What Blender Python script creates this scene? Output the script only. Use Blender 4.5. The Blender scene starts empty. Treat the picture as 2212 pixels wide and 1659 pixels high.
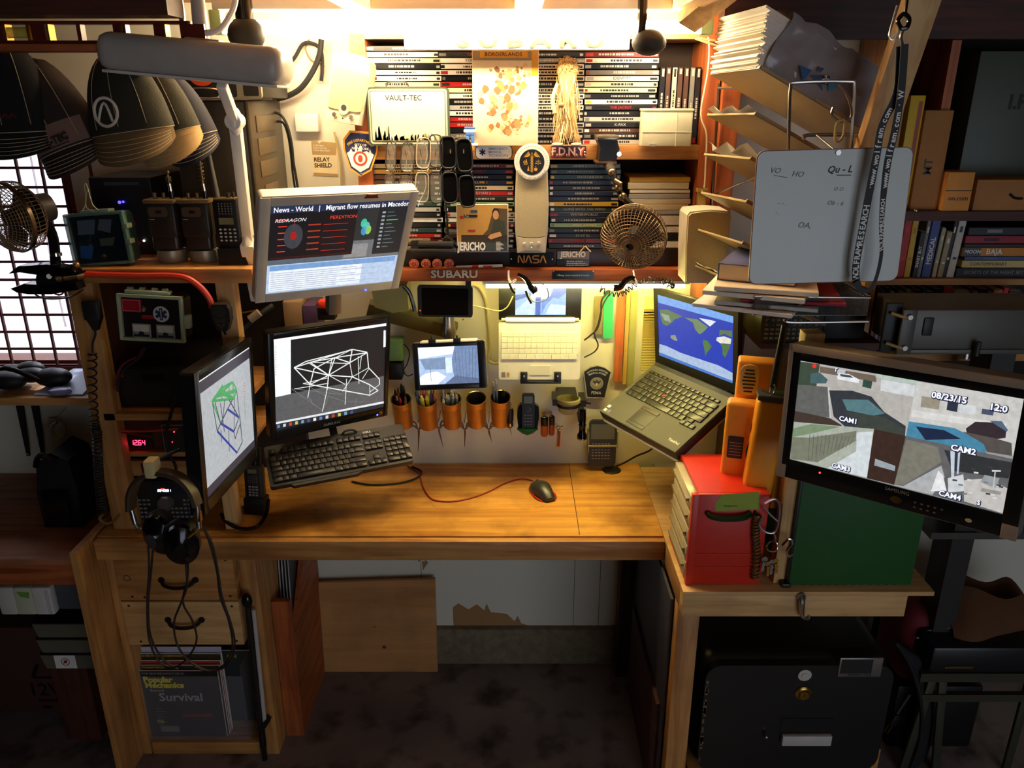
import bpy, bmesh, math, random
from mathutils import Matrix, Vector, Euler
random.seed(7)
S = bpy.context.scene
COL = S.collection
PI = math.pi
# ---------------------------------------------------------------- camera, world, sun, big lamps, exposure
FPX, PITCH, HC = 1720.0, math.radians(20), 1.91
cd = bpy.data.cameras.new('camera'); cam = bpy.data.objects.new('camera', cd); COL.objects.link(cam)
cam.location = (0, 0, HC); cam.rotation_euler = (PI/2-PITCH, 0, 0)
cd.sensor_width = 36; cd.lens = FPX/2212*36; cd.clip_start = .05
S.camera = cam
S.view_settings.view_transform = 'Standard'; S.view_settings.look = 'None'
S.view_settings.gamma = 1; S.view_settings.use_curve_mapping = False
S.view_settings.exposure = 0.6
w = bpy.data.worlds.new('world'); S.world = w; w.use_nodes = True
w.node_tree.nodes['Background'].inputs[0].default_value = (.78, .86, 1, 1)
w.node_tree.nodes['Background'].inputs[1].default_value = 1.6       # dull daylight through the open garage door
sl = bpy.data.lights.new('sun', 'SUN'); so = bpy.data.objects.new('sun', sl); COL.objects.link(so)
sl.energy = 7; sl.angle = .05; sl.color = (.86, .88, 1)
so.location = (-1.4, 6, 6); so.rotation_euler = (math.radians(-48), 0, math.radians(-6))
TUBE_E, UNDER_E, SCR = 78, 120, 0.7

def U(px, py, Y=None, Z=None):      # a point of the place from where it is seen and its distance from the camera's wall or its height
    a = (px-1106)/FPX; b = (829.5-py)/FPX
    d = Vector((a, math.cos(PITCH)+b*math.sin(PITCH), -math.sin(PITCH)+b*math.cos(PITCH)))
    t = Y/d.y if Y is not None else (Z-HC)/d.z
    return Vector((0, 0, HC))+d*t
def R4(px0, py0, px1, py1, Y):       # upright rectangle at distance Y: x0, x1, z0, z1
    a = U((px0+px1)/2, py1, Y); xm0 = (U(px0, py0, Y).x+U(px0, py1, Y).x)/2; xm1 = (U(px1, py0, Y).x+U(px1, py1, Y).x)/2
    return xm0, xm1, a.z, U(px0, py0, Y).z
# ---------------------------------------------------------------- materials
def lin(c):
    return tuple(((v/255)/12.92 if v/255 <= .04045 else ((v/255+.055)/1.055)**2.4) for v in c)
MC = {}
def mat(c, rough=.5, metal=0, var=.12, sc=25, bump=0, alpha=1, trans=0, emit=0, name=None):
    key = (tuple(c), rough, metal, var, sc, bump, alpha, trans, emit, name)
    if key in MC: return MC[key]
    m = bpy.data.materials.new(name or 'paint_%d_%d_%d' % tuple(c)); m.use_nodes = True
    nt = m.node_tree; b = nt.nodes['Principled BSDF']; L = lin(c)
    b.inputs['Roughness'].default_value = rough; b.inputs['Metallic'].default_value = metal
    b.inputs['Alpha'].default_value = alpha; b.inputs['Transmission Weight'].default_value = trans
    tc = nt.nodes.new('ShaderNodeTexCoord'); n = nt.nodes.new('ShaderNodeTexNoise'); n.inputs['Scale'].default_value = sc
    n.inputs['Detail'].default_value = 4
    nt.links.new(tc.outputs['Object'], n.inputs['Vector'])
    mx = nt.nodes.new('ShaderNodeMix'); mx.data_type = 'RGBA'
    mx.inputs[6].default_value = (*[v*(1-var) for v in L], 1); mx.inputs[7].default_value = (*[min(1, v*(1+var)) for v in L], 1)
    nt.links.new(n.outputs[0], mx.inputs[0]); nt.links.new(mx.outputs[2], b.inputs['Base Color'])
    if bump:
        bp = nt.nodes.new('ShaderNodeBump'); bp.inputs['Strength'].default_value = bump; bp.inputs['Distance'].default_value = .002
        nt.links.new(n.outputs[0], bp.inputs['Height']); nt.links.new(bp.outputs[0], b.inputs['Normal'])
    MC[key] = m; return m
def glow(c, e=1.0):                  # lit screens, lamps and readouts only
    key = ('glow', tuple(c), e)
    if key in MC: return MC[key]
    m = bpy.data.materials.new('lit_%d_%d_%d' % tuple(c)); m.use_nodes = True
    nt = m.node_tree; b = nt.nodes['Principled BSDF']
    b.inputs['Base Color'].default_value = (.01, .01, .01, 1); b.inputs['Roughness'].default_value = .35
    b.inputs['Emission Strength'].default_value = e*SCR; L = lin(c); k = .3 if e < 1.5 else 0
    tc = nt.nodes.new('ShaderNodeTexCoord'); n = nt.nodes.new('ShaderNodeTexNoise'); n.inputs['Scale'].default_value = 90; n.inputs['Detail'].default_value = 6
    mx = nt.nodes.new('ShaderNodeMix'); mx.data_type = 'RGBA'; mx.inputs[6].default_value = (*[v*(1-k) for v in L], 1); mx.inputs[7].default_value = (*[v*(1+k) for v in L], 1)
    nt.links.new(tc.outputs['Object'], n.inputs['Vector']); nt.links.new(n.outputs[0], mx.inputs[0]); nt.links.new(mx.outputs[2], b.inputs['Emission Color'])
    MC[key] = m; return m
def lamp(name, rgb, e):
    m = bpy.data.materials.new(name); m.use_nodes = True; b = m.node_tree.nodes['Principled BSDF']
    b.inputs['Emission Color'].default_value = (*rgb, 1); b.inputs['Emission Strength'].default_value = e
    return m
def wood(name, c1, c2, axis='x', sc=3.0, rough=.5, dark=None):
    m = bpy.data.materials.new(name); m.use_nodes = True; nt = m.node_tree; b = nt.nodes['Principled BSDF']
    b.inputs['Roughness'].default_value = rough
    tc = nt.nodes.new('ShaderNodeTexCoord'); mp = nt.nodes.new('ShaderNodeMapping')
    st = {'x': (1, 14, 14), 'y': (14, 1, 14), 'z': (14, 14, 1)}[axis]
    mp.inputs['Scale'].default_value = [s*sc for s in st]
    n = nt.nodes.new('ShaderNodeTexNoise'); n.inputs['Scale'].default_value = 1; n.inputs['Detail'].default_value = 6
    n.inputs['Distortion'].default_value = .8
    nt.links.new(tc.outputs['Object'], mp.inputs[0]); nt.links.new(mp.outputs[0], n.inputs['Vector'])
    r = nt.nodes.new('ShaderNodeValToRGB')
    r.color_ramp.elements[0].position = .33; r.color_ramp.elements[0].color = (*lin(c2), 1)
    r.color_ramp.elements[1].position = .62; r.color_ramp.elements[1].color = (*lin(c1), 1)
    nt.links.new(n.outputs[0], r.inputs[0])
    n2 = nt.nodes.new('ShaderNodeTexNoise'); n2.inputs['Scale'].default_value = 7; n2.inputs['Detail'].default_value = 8
    nt.links.new(tc.outputs['Object'], n2.inputs['Vector'])
    r2 = nt.nodes.new('ShaderNodeValToRGB'); r2.color_ramp.elements[0].position = .3; r2.color_ramp.elements[1].position = .55
    r2.color_ramp.elements[0].color = (*(lin(dark) if dark else (.6, .6, .6)), 1); r2.color_ramp.elements[1].color = (1, 1, 1, 1)
    nt.links.new(n2.outputs[0], r2.inputs[0])
    mx = nt.nodes.new('ShaderNodeMix'); mx.data_type = 'RGBA'; mx.blend_type = 'MULTIPLY'; mx.inputs[0].default_value = .7
    nt.links.new(r.outputs[0], mx.inputs[6]); nt.links.new(r2.outputs[0], mx.inputs[7]); nt.links.new(mx.outputs[2], b.inputs['Base Color'])
    bp = nt.nodes.new('ShaderNodeBump'); bp.inputs['Strength'].default_value = .15; bp.inputs['Distance'].default_value = .001
    nt.links.new(n.outputs[0], bp.inputs['Height']); nt.links.new(bp.outputs[0], b.inputs['Normal'])
    return m
W_DESK = wood('desk_plywood', (222, 164, 78), (184, 122, 48), 'x', 2.2, .38, (130, 100, 60))
W_PINE = {a: wood('pine_'+a, (205, 150, 85), (165, 108, 55), a, 3, .5) for a in 'xyz'}
W_PALE = {a: wood('pale_pine_'+a, (222, 180, 118), (195, 148, 90), a, 3, .55) for a in 'xyz'}
W_RED = {a: wood('redwood_'+a, (185, 100, 48), (135, 62, 28), a, 3, .5) for a in 'xyz'}
W_DARK = {a: wood('dark_wood_'+a, (85, 42, 26), (50, 24, 16), a, 3, .6) for a in 'xyz'}
W_CEIL = wood('loft_plywood', (190, 150, 105), (150, 108, 68), 'x', 1.4, .7)
W_PLY = wood('loose_plywood', (205, 150, 90), (180, 125, 70), 'x', 1.2, .6)
BLACK = mat((14, 14, 15), .45, name='black_plastic'); BLACKM = mat((22, 22, 24), .65, bump=.3, sc=60, name='black_rubber'); GLOSS = mat((10, 10, 12), .15, name='gloss_black')
DARK = mat((38, 36, 34), .5, name='charcoal_plastic'); GREY = mat((130, 128, 124), .5, name='grey_plastic')
LGREY = mat((190, 188, 182), .45, name='pale_grey_plastic'); WHITE = mat((235, 233, 226), .5, name='white_plastic')
STEEL = mat((170, 168, 165), .28, 1, name='steel'); CHROME = mat((225, 225, 225), .12, 1, name='chrome'); BRASS = mat((200, 160, 80), .28, 1, name='brass')
ALU = mat((150, 150, 152), .42, 1, name='aluminium'); RED = mat((200, 30, 20), .4, name='red_plastic')
PAPER = mat((232, 226, 212), .8, name='paper'); BEIGE = mat((205, 196, 172), .5, name='beige_plastic')
GLASS = mat((235, 240, 240), .08, alpha=.22, name='clear_plastic')
TEXTW = mat((235, 235, 230), .6, var=.02, name='white_print'); TEXTK = mat((20, 20, 20), .6, var=.02, name='black_print')
# ---------------------------------------------------------------- mesh builder
TXT = {}
class MB:
    def __init__(s): s.bm = bmesh.new(); s.mats = []; s.T = Matrix.Identity(4); s.mi = 0
    def m(s, mt):
        if mt not in s.mats: s.mats.append(mt)
        s.mi = s.mats.index(mt); return s
    def add(s, vs, fs):
        bv = [s.bm.verts.new(s.T @ Vector(v)) for v in vs]; out = []
        for f in fs:
            try: g = s.bm.faces.new([bv[i] for i in f]); g.material_index = s.mi; out.append(g)
            except ValueError: pass
        return bv, out
    def b(s, x0, x1, y0, y1, z0, z1, bev=0, seg=2):
        if x0 > x1: x0, x1 = x1, x0
        if y0 > y1: y0, y1 = y1, y0
        if z0 > z1: z0, z1 = z1, z0
        v = [(x, y, z) for x in (x0, x1) for y in (y0, y1) for z in (z0, z1)]
        bv, fs = s.add(v, [(0, 1, 3, 2), (4, 6, 7, 5), (0, 4, 5, 1), (2, 3, 7, 6), (0, 2, 6, 4), (1, 5, 7, 3)])
        if bev:
            es = list({e for f in fs for e in f.edges})
            r = bmesh.ops.bevel(s.bm, geom=es, offset=min(bev, .49*min(x1-x0, y1-y0, z1-z0)), segments=seg, profile=.5, affect='EDGES')
            for f in r['faces']: f.material_index = s.mi
        return s
    def prism(s, poly, y0, y1):       # outline in x,z pushed from y0 to y1
        n = len(poly); v = [(x, y0, z) for x, z in poly]+[(x, y1, z) for x, z in poly]
        s.add(v, [tuple(range(n)), tuple(range(2*n-1, n-1, -1))]+[(i, i+n, (i+1) % n+n, (i+1) % n) for i in range(n)]); return s
    def rr(s, x0, x1, z0, z1, r, y0, y1, seg=5):
        p = []
        for cx, cz, a in ((x1-r, z1-r, 0), (x0+r, z1-r, 90), (x0+r, z0+r, 180), (x1-r, z0+r, 270)):
            for k in range(seg+1):
                t = math.radians(a+90*k/seg); p.append((cx+r*math.cos(t), cz+r*math.sin(t)))
        return s.prism(p, y0, y1)
    def q(s, x0, x1, z0, z1, y=0): s.add([(x0, y, z0), (x1, y, z0), (x1, y, z1), (x0, y, z1)], [(0, 1, 2, 3)]); return s
    def poly(s, pts, y=0): s.add([(x, y, z) for x, z in pts], [tuple(range(len(pts)))]); return s
    def ln(s, a, b, wd, y=0):
        a = Vector(a); b = Vector(b); d = (b-a)
        if d.length < 1e-6: return s
        n = Vector((-d.y, d.x)).normalized()*wd/2
        return s.poly([tuple(a-n), tuple(b-n), tuple(b+n), tuple(a+n)], y)
    def disc(s, cx, cz, r, y=0, n=20, rz=None): return s.poly([(cx+r*math.cos(2*PI*i/n), cz+(rz or r)*math.sin(2*PI*i/n)) for i in range(n)], y)
    def ring(s, cx, cz, r0, r1, y=0, n=28):
        v = []; [v.extend([(cx+r0*math.cos(2*PI*i/n), y, cz+r0*math.sin(2*PI*i/n)), (cx+r1*math.cos(2*PI*i/n), y, cz+r1*math.sin(2*PI*i/n))]) for i in range(n)]
        s.add(v, [(2*i, 2*i+1, (2*i+3) % (2*n), (2*i+2) % (2*n)) for i in range(n)]); return s
    def cyl(s, p0, p1, r0, r1=None, n=16, cap=True):
        r1 = r0 if r1 is None else r1
        p0 = Vector(p0); p1 = Vector(p1); d = (p1-p0).normalized()
        u = d.orthogonal().normalized(); w_ = d.cross(u); v = []
        for p, r in ((p0, r0), (p1, r1)):
            for i in range(n):
                a = 2*PI*i/n; v.append(p+u*r*math.cos(a)+w_*r*math.sin(a))
        f = [(i, (i+1) % n, (i+1) % n+n, i+n) for i in range(n)]
        if cap: f += [tuple(range(n-1, -1, -1)), tuple(range(n, 2*n))]
        s.add(v, f); return s
    def tube(s, pts, r, n=8, sm=4, closed=False):
        P = [Vector(p) for p in pts]
        if sm > 1 and len(P) > 2:
            Q = []; m_ = len(P)
            for i in range(m_ if closed else m_-1):
                g = (lambda k: P[k % m_]) if closed else (lambda k: P[max(0, min(m_-1, k))])
                a, b_, c, d = g(i-1), g(i), g(i+1), g(i+2)
                for k in range(sm):
                    t = k/sm; Q.append(.5*((2*b_)+(c-a)*t+(2*a-5*b_+4*c-d)*t*t+(3*b_-a-3*c+d)*t**3))
            if not closed: Q.append(P[-1])
            P = Q
        k = len(P); v = []; u = None
        for i, p in enumerate(P):
            d = ((P[(i+1) % k]-P[i-1]) if closed else (P[min(k-1, i+1)]-P[max(0, i-1)]))
            d = d.normalized() if d.length > 1e-9 else Vector((0, 0, 1))
            if u is None: u = d.orthogonal().normalized()
            u = (u-d*u.dot(d)); u = u.normalized() if u.length > 1e-6 else d.orthogonal().normalized()
            w_ = d.cross(u); rr_ = r(i/(k-1)) if callable(r) else r
            for j in range(n):
                a = 2*PI*j/n; v.append(p+u*rr_*math.cos(a)+w_*rr_*math.sin(a))
        f = [(i*n+j, i*n+(j+1) % n, ((i+1) % k)*n+(j+1) % n, ((i+1) % k)*n+j) for i in range(k if closed else k-1) for j in range(n)]
        if not closed: f += [tuple(range(n-1, -1, -1)), tuple(range((k-1)*n, k*n))]
        s.add(v, f); return s
    def lathe(s, prof, n=20, M=None):  # (radius, height) along local z
        M = M or Matrix.Identity(4); v = []
        for r, z in prof:
            for i in range(n): a = 2*PI*i/n; v.append(M @ Vector((max(r, 1e-5)*math.cos(a), max(r, 1e-5)*math.sin(a), z)))
        k = len(prof); s.add(v, [(i*n+j, i*n+(j+1) % n, (i+1)*n+(j+1) % n, (i+1)*n+j) for i in range(k-1) for j in range(n)]); return s
    def ball(s, c, r, sx=1, sy=1, sz=1, n=16, half=None):
        pr = [(math.sin(PI*k/10*(1 if half is None else .5)), math.cos(PI*k/10*(1 if half is None else .5))) for k in range(11)]
        return s.lathe([(a*r, z*r) for a, z in pr], n, Matrix.Translation(c) @ Matrix.Diagonal((sx, sy, sz, 1)))
    def text(s, t, x, z, size, y=-.0006, rot=0, al='CENTER', bold=0, sx=1, arc=None, ext=0, shear=0):
        key = (t, al, bold, ext, shear)
        if key not in TXT:
            c = bpy.data.curves.new('t', 'FONT'); c.body = t; c.align_x = al; c.align_y = 'CENTER'; c.size = 1; c.offset = bold
            c.resolution_u = 2; c.extrude = ext; c.shear = shear
            o = bpy.data.objects.new('t', c); me = bpy.data.meshes.new_from_object(o)
            TXT[key] = ([tuple(v.co) for v in me.vertices], [tuple(p.vertices) for p in me.polygons])
            bpy.data.objects.remove(o); bpy.data.meshes.remove(me); bpy.data.curves.remove(c)
        vs, fs = TXT[key]; out = []
        ca, sa = math.cos(rot), math.sin(rot)
        for a, b_, c_ in vs:
            a *= size*sx; b_ *= size
            if arc:                     # arc = radius; text bends over a circle, negative bends under
                th = a/abs(arc)
                if arc > 0: a, b_ = (arc+b_)*math.sin(th), (arc+b_)*math.cos(th)
                else: a, b_ = (-arc-b_)*math.sin(th), -(-arc-b_)*math.cos(th)
            out.append((x+a*ca-b_*sa, y-c_*size, z+a*sa+b_*ca))
        s.add(out, fs); return s
    def build(s, name, mt=None, parent=None, origin=None, smooth=.6):
        me = bpy.data.meshes.new(name)
        if origin is not None: bmesh.ops.translate(s.bm, verts=s.bm.verts, vec=-Vector(origin))
        bmesh.ops.recalc_face_normals(s.bm, faces=s.bm.faces)
        s.bm.to_mesh(me); s.bm.free()
        for x in (s.mats or [mt]): me.materials.append(x)
        if smooth:
            for p in me.polygons: p.use_smooth = True
            me.set_sharp_from_angle(angle=smooth)
        o = bpy.data.objects.new(name, me); COL.objects.link(o)
        if origin is not None: o.location = origin
        if parent: o.parent = parent
        return o
def tag(o, label, cat, group=None, kind=None):
    if label: o['label'] = label
    if cat: o['category'] = cat
    if group: o['group'] = group
    if kind: o['kind'] = kind
    return o
def struct(o): o['kind'] = 'structure'; return o
def thing(name, label, cat, loc=(0, 0, 0), rot=(0, 0, 0), group=None, order='XYZ'):
    o = bpy.data.objects.new(name, None); COL.objects.link(o); o.empty_display_size = .05
    o.location = loc; o.rotation_euler = Euler(rot, order); return tag(o, label, cat, group)
def one(name, label, cat, mb, loc=None, rot=(0, 0, 0), group=None, mt=None):     # a thing that is one mesh, built in its own frame
    o = mb.build(name, mt); o.location = loc or (0, 0, 0); o.rotation_euler = rot
    return tag(o, label, cat, group)
def onew(name, label, cat, mb, org, group=None, mt=None):                        # same, built in room coordinates
    return tag(mb.build(name, mt, None, org), label, cat, group)
def B(mt, *a, **k):
    x = MB().m(mt); x.b(*a, **k); return x
def N(mt): return MB().m(mt)
def under(o, par):                                                               # makes o, built in room coordinates, a part of par
    o.parent = par; o.matrix_parent_inverse = par.matrix_basis.inverted(); [o.pop(k) for k in ('label', 'category', 'group') if k in o]; return o
ORD = ['topmost', 'second from the top', 'third from the top', 'fourth from the top', 'fifth from the top', 'sixth from the top', 'seventh from the top', 'eighth from the top', 'ninth from the top', 'tenth from the top', 'eleventh from the top', 'twelfth from the top', 'thirteenth from the top', 'fourteenth from the top', 'fifteenth from the top', 'sixteenth from the top', 'seventeenth from the top']
ORDN = ['first', 'second', 'third', 'fourth', 'fifth', 'sixth', 'seventh', 'eighth', 'ninth', 'tenth', 'eleventh', 'twelfth', 'thirteenth', 'fourteenth', 'fifteenth', 'sixteenth', 'seventeenth', 'eighteenth', 'nineteenth', 'twentieth']
# ================================================================ the room
YW = 2.35                                             # face of the back wall
def floor_mat():
    m = bpy.data.materials.new('stained_concrete'); m.use_nodes = True; nt = m.node_tree; b = nt.nodes['Principled BSDF']
    b.inputs['Roughness'].default_value = .75
    tc = nt.nodes.new('ShaderNodeTexCoord')
    def noise(sc, d, pos, c0, c1):
        n = nt.nodes.new('ShaderNodeTexNoise'); n.inputs['Scale'].default_value = sc; n.inputs['Detail'].default_value = d
        nt.links.new(tc.outputs['Object'], n.inputs['Vector']); r = nt.nodes.new('ShaderNodeValToRGB')
        r.color_ramp.elements[0].position = pos[0]; r.color_ramp.elements[1].position = pos[1]
        r.color_ramp.elements[0].color = (*lin(c0), 1); r.color_ramp.elements[1].color = (*lin(c1), 1)
        nt.links.new(n.outputs[0], r.inputs[0]); return r
    a = noise(2.2, 8, (.35, .65), (116, 104, 104), (150, 136, 128)); c = noise(9, 10, (.3, .5), (120, 110, 110), (255, 255, 255))
    mx = nt.nodes.new('ShaderNodeMix'); mx.data_type = 'RGBA'; mx.blend_type = 'MULTIPLY'; mx.inputs[0].default_value = .9
    nt.links.new(a.outputs[0], mx.inputs[6]); nt.links.new(c.outputs[0], mx.inputs[7]); nt.links.new(mx.outputs[2], b.inputs['Base Color'])
    return m
struct(B(floor_mat(), -3.2, 3.2, -2.5, YW+.2, -.1, 0).build('floor'))
WALLM = mat((222, 218, 200), .7, var=.05, sc=4, name='painted_panel')
wx0, wx1, wz0, wz1 = -2.05, U(187, 600, YW).x, U(60, 783, YW).z, U(60, 300, YW).z    # window opening
mb = N(WALLM)
for a in ((wx1, 3.2, .148, 2.6), (-3.2, wx0, .148, 2.6), (wx0, wx1, .148, wz0), (wx0, wx1, wz1, 2.6)): mb.b(a[0], a[1], YW, YW+.1, a[2], a[3])
mb.m(mat((120, 112, 95), .8, name='panel_seam'))
for px, z0, z1 in ((912, .148, .78), (1240, .148, .78), (1295, .148, .78)): x = U(px, 1280, YW).x; mb.b(x-.001, x+.001, YW-.001, YW+.01, z0, z1)
for px, py in ((905, 1211), (920, 1212), (1182, 1352), (800, 760), (1000, 690)): p = U(px, py, YW); mb.cyl((p.x, YW-.0008, p.z), (p.x, YW+.001, p.z), .003, n=8)
mb.m(mat((165, 125, 80), .9, sc=12, name='bare_panel'))
pl = [(980, 1358), (1140, 1360), (1144, 1352), (1126, 1346), (1118, 1330), (1112, 1342), (1095, 1326), (1060, 1322), (1051, 1303), (1046, 1318), (1030, 1305), (1012, 1316), (990, 1303), (978, 1312)]
mb.poly([(U(a, b_, YW).x, U(a, b_, YW).z) for a, b_ in pl], YW-.0006)
mb.poly([(U(a, b_, YW).x, U(a, b_, YW).z) for a, b_ in ((911, 1212), (926, 1214), (920, 1222), (914, 1232))], YW-.0006)
struct(mb.build('wall_back'))
struct(B(mat((120, 108, 84), .95, var=.5, sc=45, bump=.8, name='rough_concrete'), -3.2, 3.2, YW-.025, YW+.1, 0, .148, bev=.006).build('baseboard_back'))
struct(B(mat((60, 52, 45), .9, name='light_blocking_wall'), -3.3, -3.2, -2.5, YW+.2, 0, 2.6).build('wall_left_added'))  # unseen side wall, added dark to block light
struct(B(mat((60, 52, 45), .9, name='light_blocking_wall'), 3.2, 3.3, -2.5, YW+.2, 0, 2.6).build('wall_right_added'))  # opposite side wall, also out of view and added as a light block
DW = mat((60, 52, 45), .9, name='light_blocking_wall')                # unseen wall added behind the camera; its off-centre door opening limits the daylight
mb = MB().m(DW); mb.b(-3.2, .6, -2.6, -2.5, 0, 2.14); mb.b(3.0, 3.2, -2.6, -2.5, 0, 2.14); mb.b(.6, 3.0, -2.6, -2.5, 2.0, 2.14); struct(mb.build('wall_front_added'))
# loft above: plywood and joists
struct(B(W_CEIL, -3.2, 3.2, -2.5, YW+.2, 2.14, 2.2).build('ceiling'))
for px, wd, dx in ((775, .05, .0), (1140, .06, 0), (1478, .05, .02)):
    x = U(px, 40, 2.0).x; mb = N(W_PALE['y']); mb.b(x-wd/2, x+wd/2, -.2, 2.02, 2.09, 2.14)
    struct(mb.build('trim_%d' % px))
mb = B(W_DARK['x'], -3.1, U(395, 10, 1.7).x, 1.62, 1.70, U(395, 32, 1.62).z, 2.14); struct(mb.build('beam'))
mb = B(W_DARK['x'], U(1560, 40, 2.1).x, 3.1, 2.08, 2.13, 2.035, 2.14); struct(mb.build('beam'))
# window with blind and rusty grille
mb = N(mat((110, 60, 45), .6, name='window_wood')); 
mb.b(wx0, wx1, YW-.012, YW+.06, wz0-.02, wz0+.012); mb.b(wx0, wx1, YW, YW+.06, wz1-.03, wz1); mb.b(wx1-.012, wx1, YW-.005, YW+.06, wz0, wz1); mb.b(wx0, wx0+.03, YW, YW+.06, wz0, wz1)
wr = mb.build('window_1'); struct(wr)
gl = mat((240, 245, 245), .03, trans=1, alpha=.3, name='window_glass')
B(gl, wx0, wx1, YW+.085, YW+.09, wz0, wz1).build('pane', None, wr)
bl = bpy.data.materials.new('blind_cloth'); bl.use_nodes = True; nt = bl.node_tree; nt.nodes.clear()
o_ = nt.nodes.new('ShaderNodeOutputMaterial'); a_ = nt.nodes.new('ShaderNodeBsdfTranslucent'); d_ = nt.nodes.new('ShaderNodeBsdfDiffuse'); x_ = nt.nodes.new('ShaderNodeMixShader')
a_.inputs[0].default_value = (.9, .84, .86, 1); d_.inputs[0].default_value = (.8, .78, .76, 1); x_.inputs[0].default_value = .35
nt.links.new(a_.outputs[0], x_.inputs[1]); nt.links.new(d_.outputs[0], x_.inputs[2]); nt.links.new(x_.outputs[0], o_.inputs[0])
mb = N(bl); z = wz0
while z < wz1:
    mb.add([(wx0, YW+.063, z), (wx1, YW+.063, z), (wx1, YW+.071, z+.0118), (wx0, YW+.071, z+.0118)], [(0, 1, 2, 3)]); z += .0125
x = U(95, 600, YW).x; mb.tube([(x, YW+.055, wz1), (x+.0, YW+.055, (wz0+wz1)/2-.05), (x+.004, YW+.055, wz0+.1)], .003)
mb.build('blind', None, wr)
gr = MB().m(mat((95, 38, 32), .6, name='grille_paint'))
n = 0; pxs = [-24, 5, 35, 62, 88, 114, 140, 165]
for px in range(-130, 190, 53): p0 = U(px, 320, YW-.03); gr.b(p0.x-.003, p0.x+.003, YW-.036, YW-.028, wz0-.005, wz1-.02)
z = wz0
while z < wz1: gr.b(wx0, wx1+.004, YW-.030, YW-.024, z-.0035, z+.0035); z += .0535
gr.b(wx1, wx1+.008, YW-.036, YW-.0, wz0-.01, wz1); gr.b(wx0, wx1, YW-.036, YW, wz0-.016, wz0-.002)
gr.build('grille', None, wr)
# ================================================================ main desk
DZ = .78
dx0, dx1 = -1.13, U(1435, 1140, 1.90).x
dk = thing('workbench_desk', 'long plywood desk with pine edging under the monitors', 'desk', (0, 2.1, 0))
def DP(name, mb_, mt=None, par=None): o = mb_.build(name, mt, None, (0, 2.1, 0)); o.location = (0, 0, 0); o.parent = par or dk; return o
mb = N(W_DESK); mb.b(dx0, dx1-.002, 1.895, YW-.002, DZ-.018, DZ)
mb.m(mat((60, 40, 22), .7, name='desk_seam'))
for px in (1228, 1410): p = U(px, 1003, Z=DZ); q_ = U(px+18, 1150, Z=DZ); mb.add([(p.x, p.y, DZ+.0004), (p.x+.002, p.y, DZ+.0004), (p.x+.002, 1.9, DZ+.0004), (p.x, 1.9, DZ+.0004)], [(0, 1, 2, 3)])
for i in range(26):
    a = random.uniform(-.7, .35); c = random.uniform(1.95, 2.3); l = random.uniform(.004, .03); t = random.uniform(0, 3)
    mb.add([(a, c, DZ+.0003), (a+l*math.cos(t), c+l*math.sin(t), DZ+.0003), (a+l*math.cos(t), c+l*math.sin(t)+.0012, DZ+.0003), (a, c+.0012, DZ+.0003)], [(0, 1, 2, 3)])
DP('desktop', mb)
DP('apron', B(W_PINE['x'], dx0, dx1, 1.872, 1.894, DZ-.062, DZ-.004, bev=.002))
for x in (.36,): DP('leg', B(W_DARK['z'], x, x+.05, 2.26, 2.32, 0, DZ-.02))
p = U(1321, 1016, Z=DZ)
mb = N(BLACK); mb.lathe([(.0, .0), (.021, .001), (.027, .004), (.03, .001), (.03, 0)], 24, Matrix.Translation((p.x, p.y, DZ+.001)))
DP('cable_grommet', mb)['label'] = 'black round cable grommet'
# plywood end panel beside the desk
mb = N(W_PINE['z']); 
mb.add([(-1.155, 1.80, 0), (-1.137, 1.80, 0), (-1.137, YW-.03, 0), (-1.155, YW-.03, 0), (-1.155, 1.80, .785), (-1.137, 1.80, .785), (-1.137, YW-.03, .785), (-1.155, YW-.03, .785)], [(3, 2, 1, 0), (4, 5, 6, 7), (0, 1, 5, 4), (1, 2, 6, 5), (2, 3, 7, 6), (3, 0, 4, 7)])
onew('end_panel', 'upright pine plywood end panel between the desk and the darker bench', 'panel', mb, (-1.146, 1.8, 0))
# ================================================================ bench that juts forward, with the safe under it
bn = thing('side_bench', 'pine bench with legs standing over the black safe', 'bench', (.7, 1.8, 0))
def BP(name, mb_): o = mb_.build(name, None, None, (.7, 1.8, 0)); o.location = (0, 0, 0); o.parent = bn; return o
bx0, bx1, by0 = .415, 1.02, 1.637
BP('benchtop', B(W_PALE['x'], bx0-.002, bx1, by0-.004, YW-.03, DZ-.010, DZ+.002, bev=.001))
BP('apron', B(W_PALE['x'], bx0, bx1-.06, by0, by0+.035, DZ-.072, DZ-.011, bev=.002))
BP('side_rail', B(W_PINE['y'], bx0, bx0+.03, by0+.0355, YW-.04, DZ-.072, DZ-.011, bev=.002))
BP('side_rail', B(W_PINE['y'], bx1-.09, bx1-.06, by0+.036, YW-.04, DZ-.072, DZ-.011, bev=.002))
for x, y in ((bx0-.0, by0+.036), (bx0+.0, YW-.12), (bx1-.125, YW-.12)): BP('leg', B(W_PINE['z'], x+(.031 if y > 1.7 else .0), x+.055+(.031 if y > 1.7 else 0), y, y+.045, 0, DZ-(.012 if y > 1.7 else .073), bev=.002))
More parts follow.
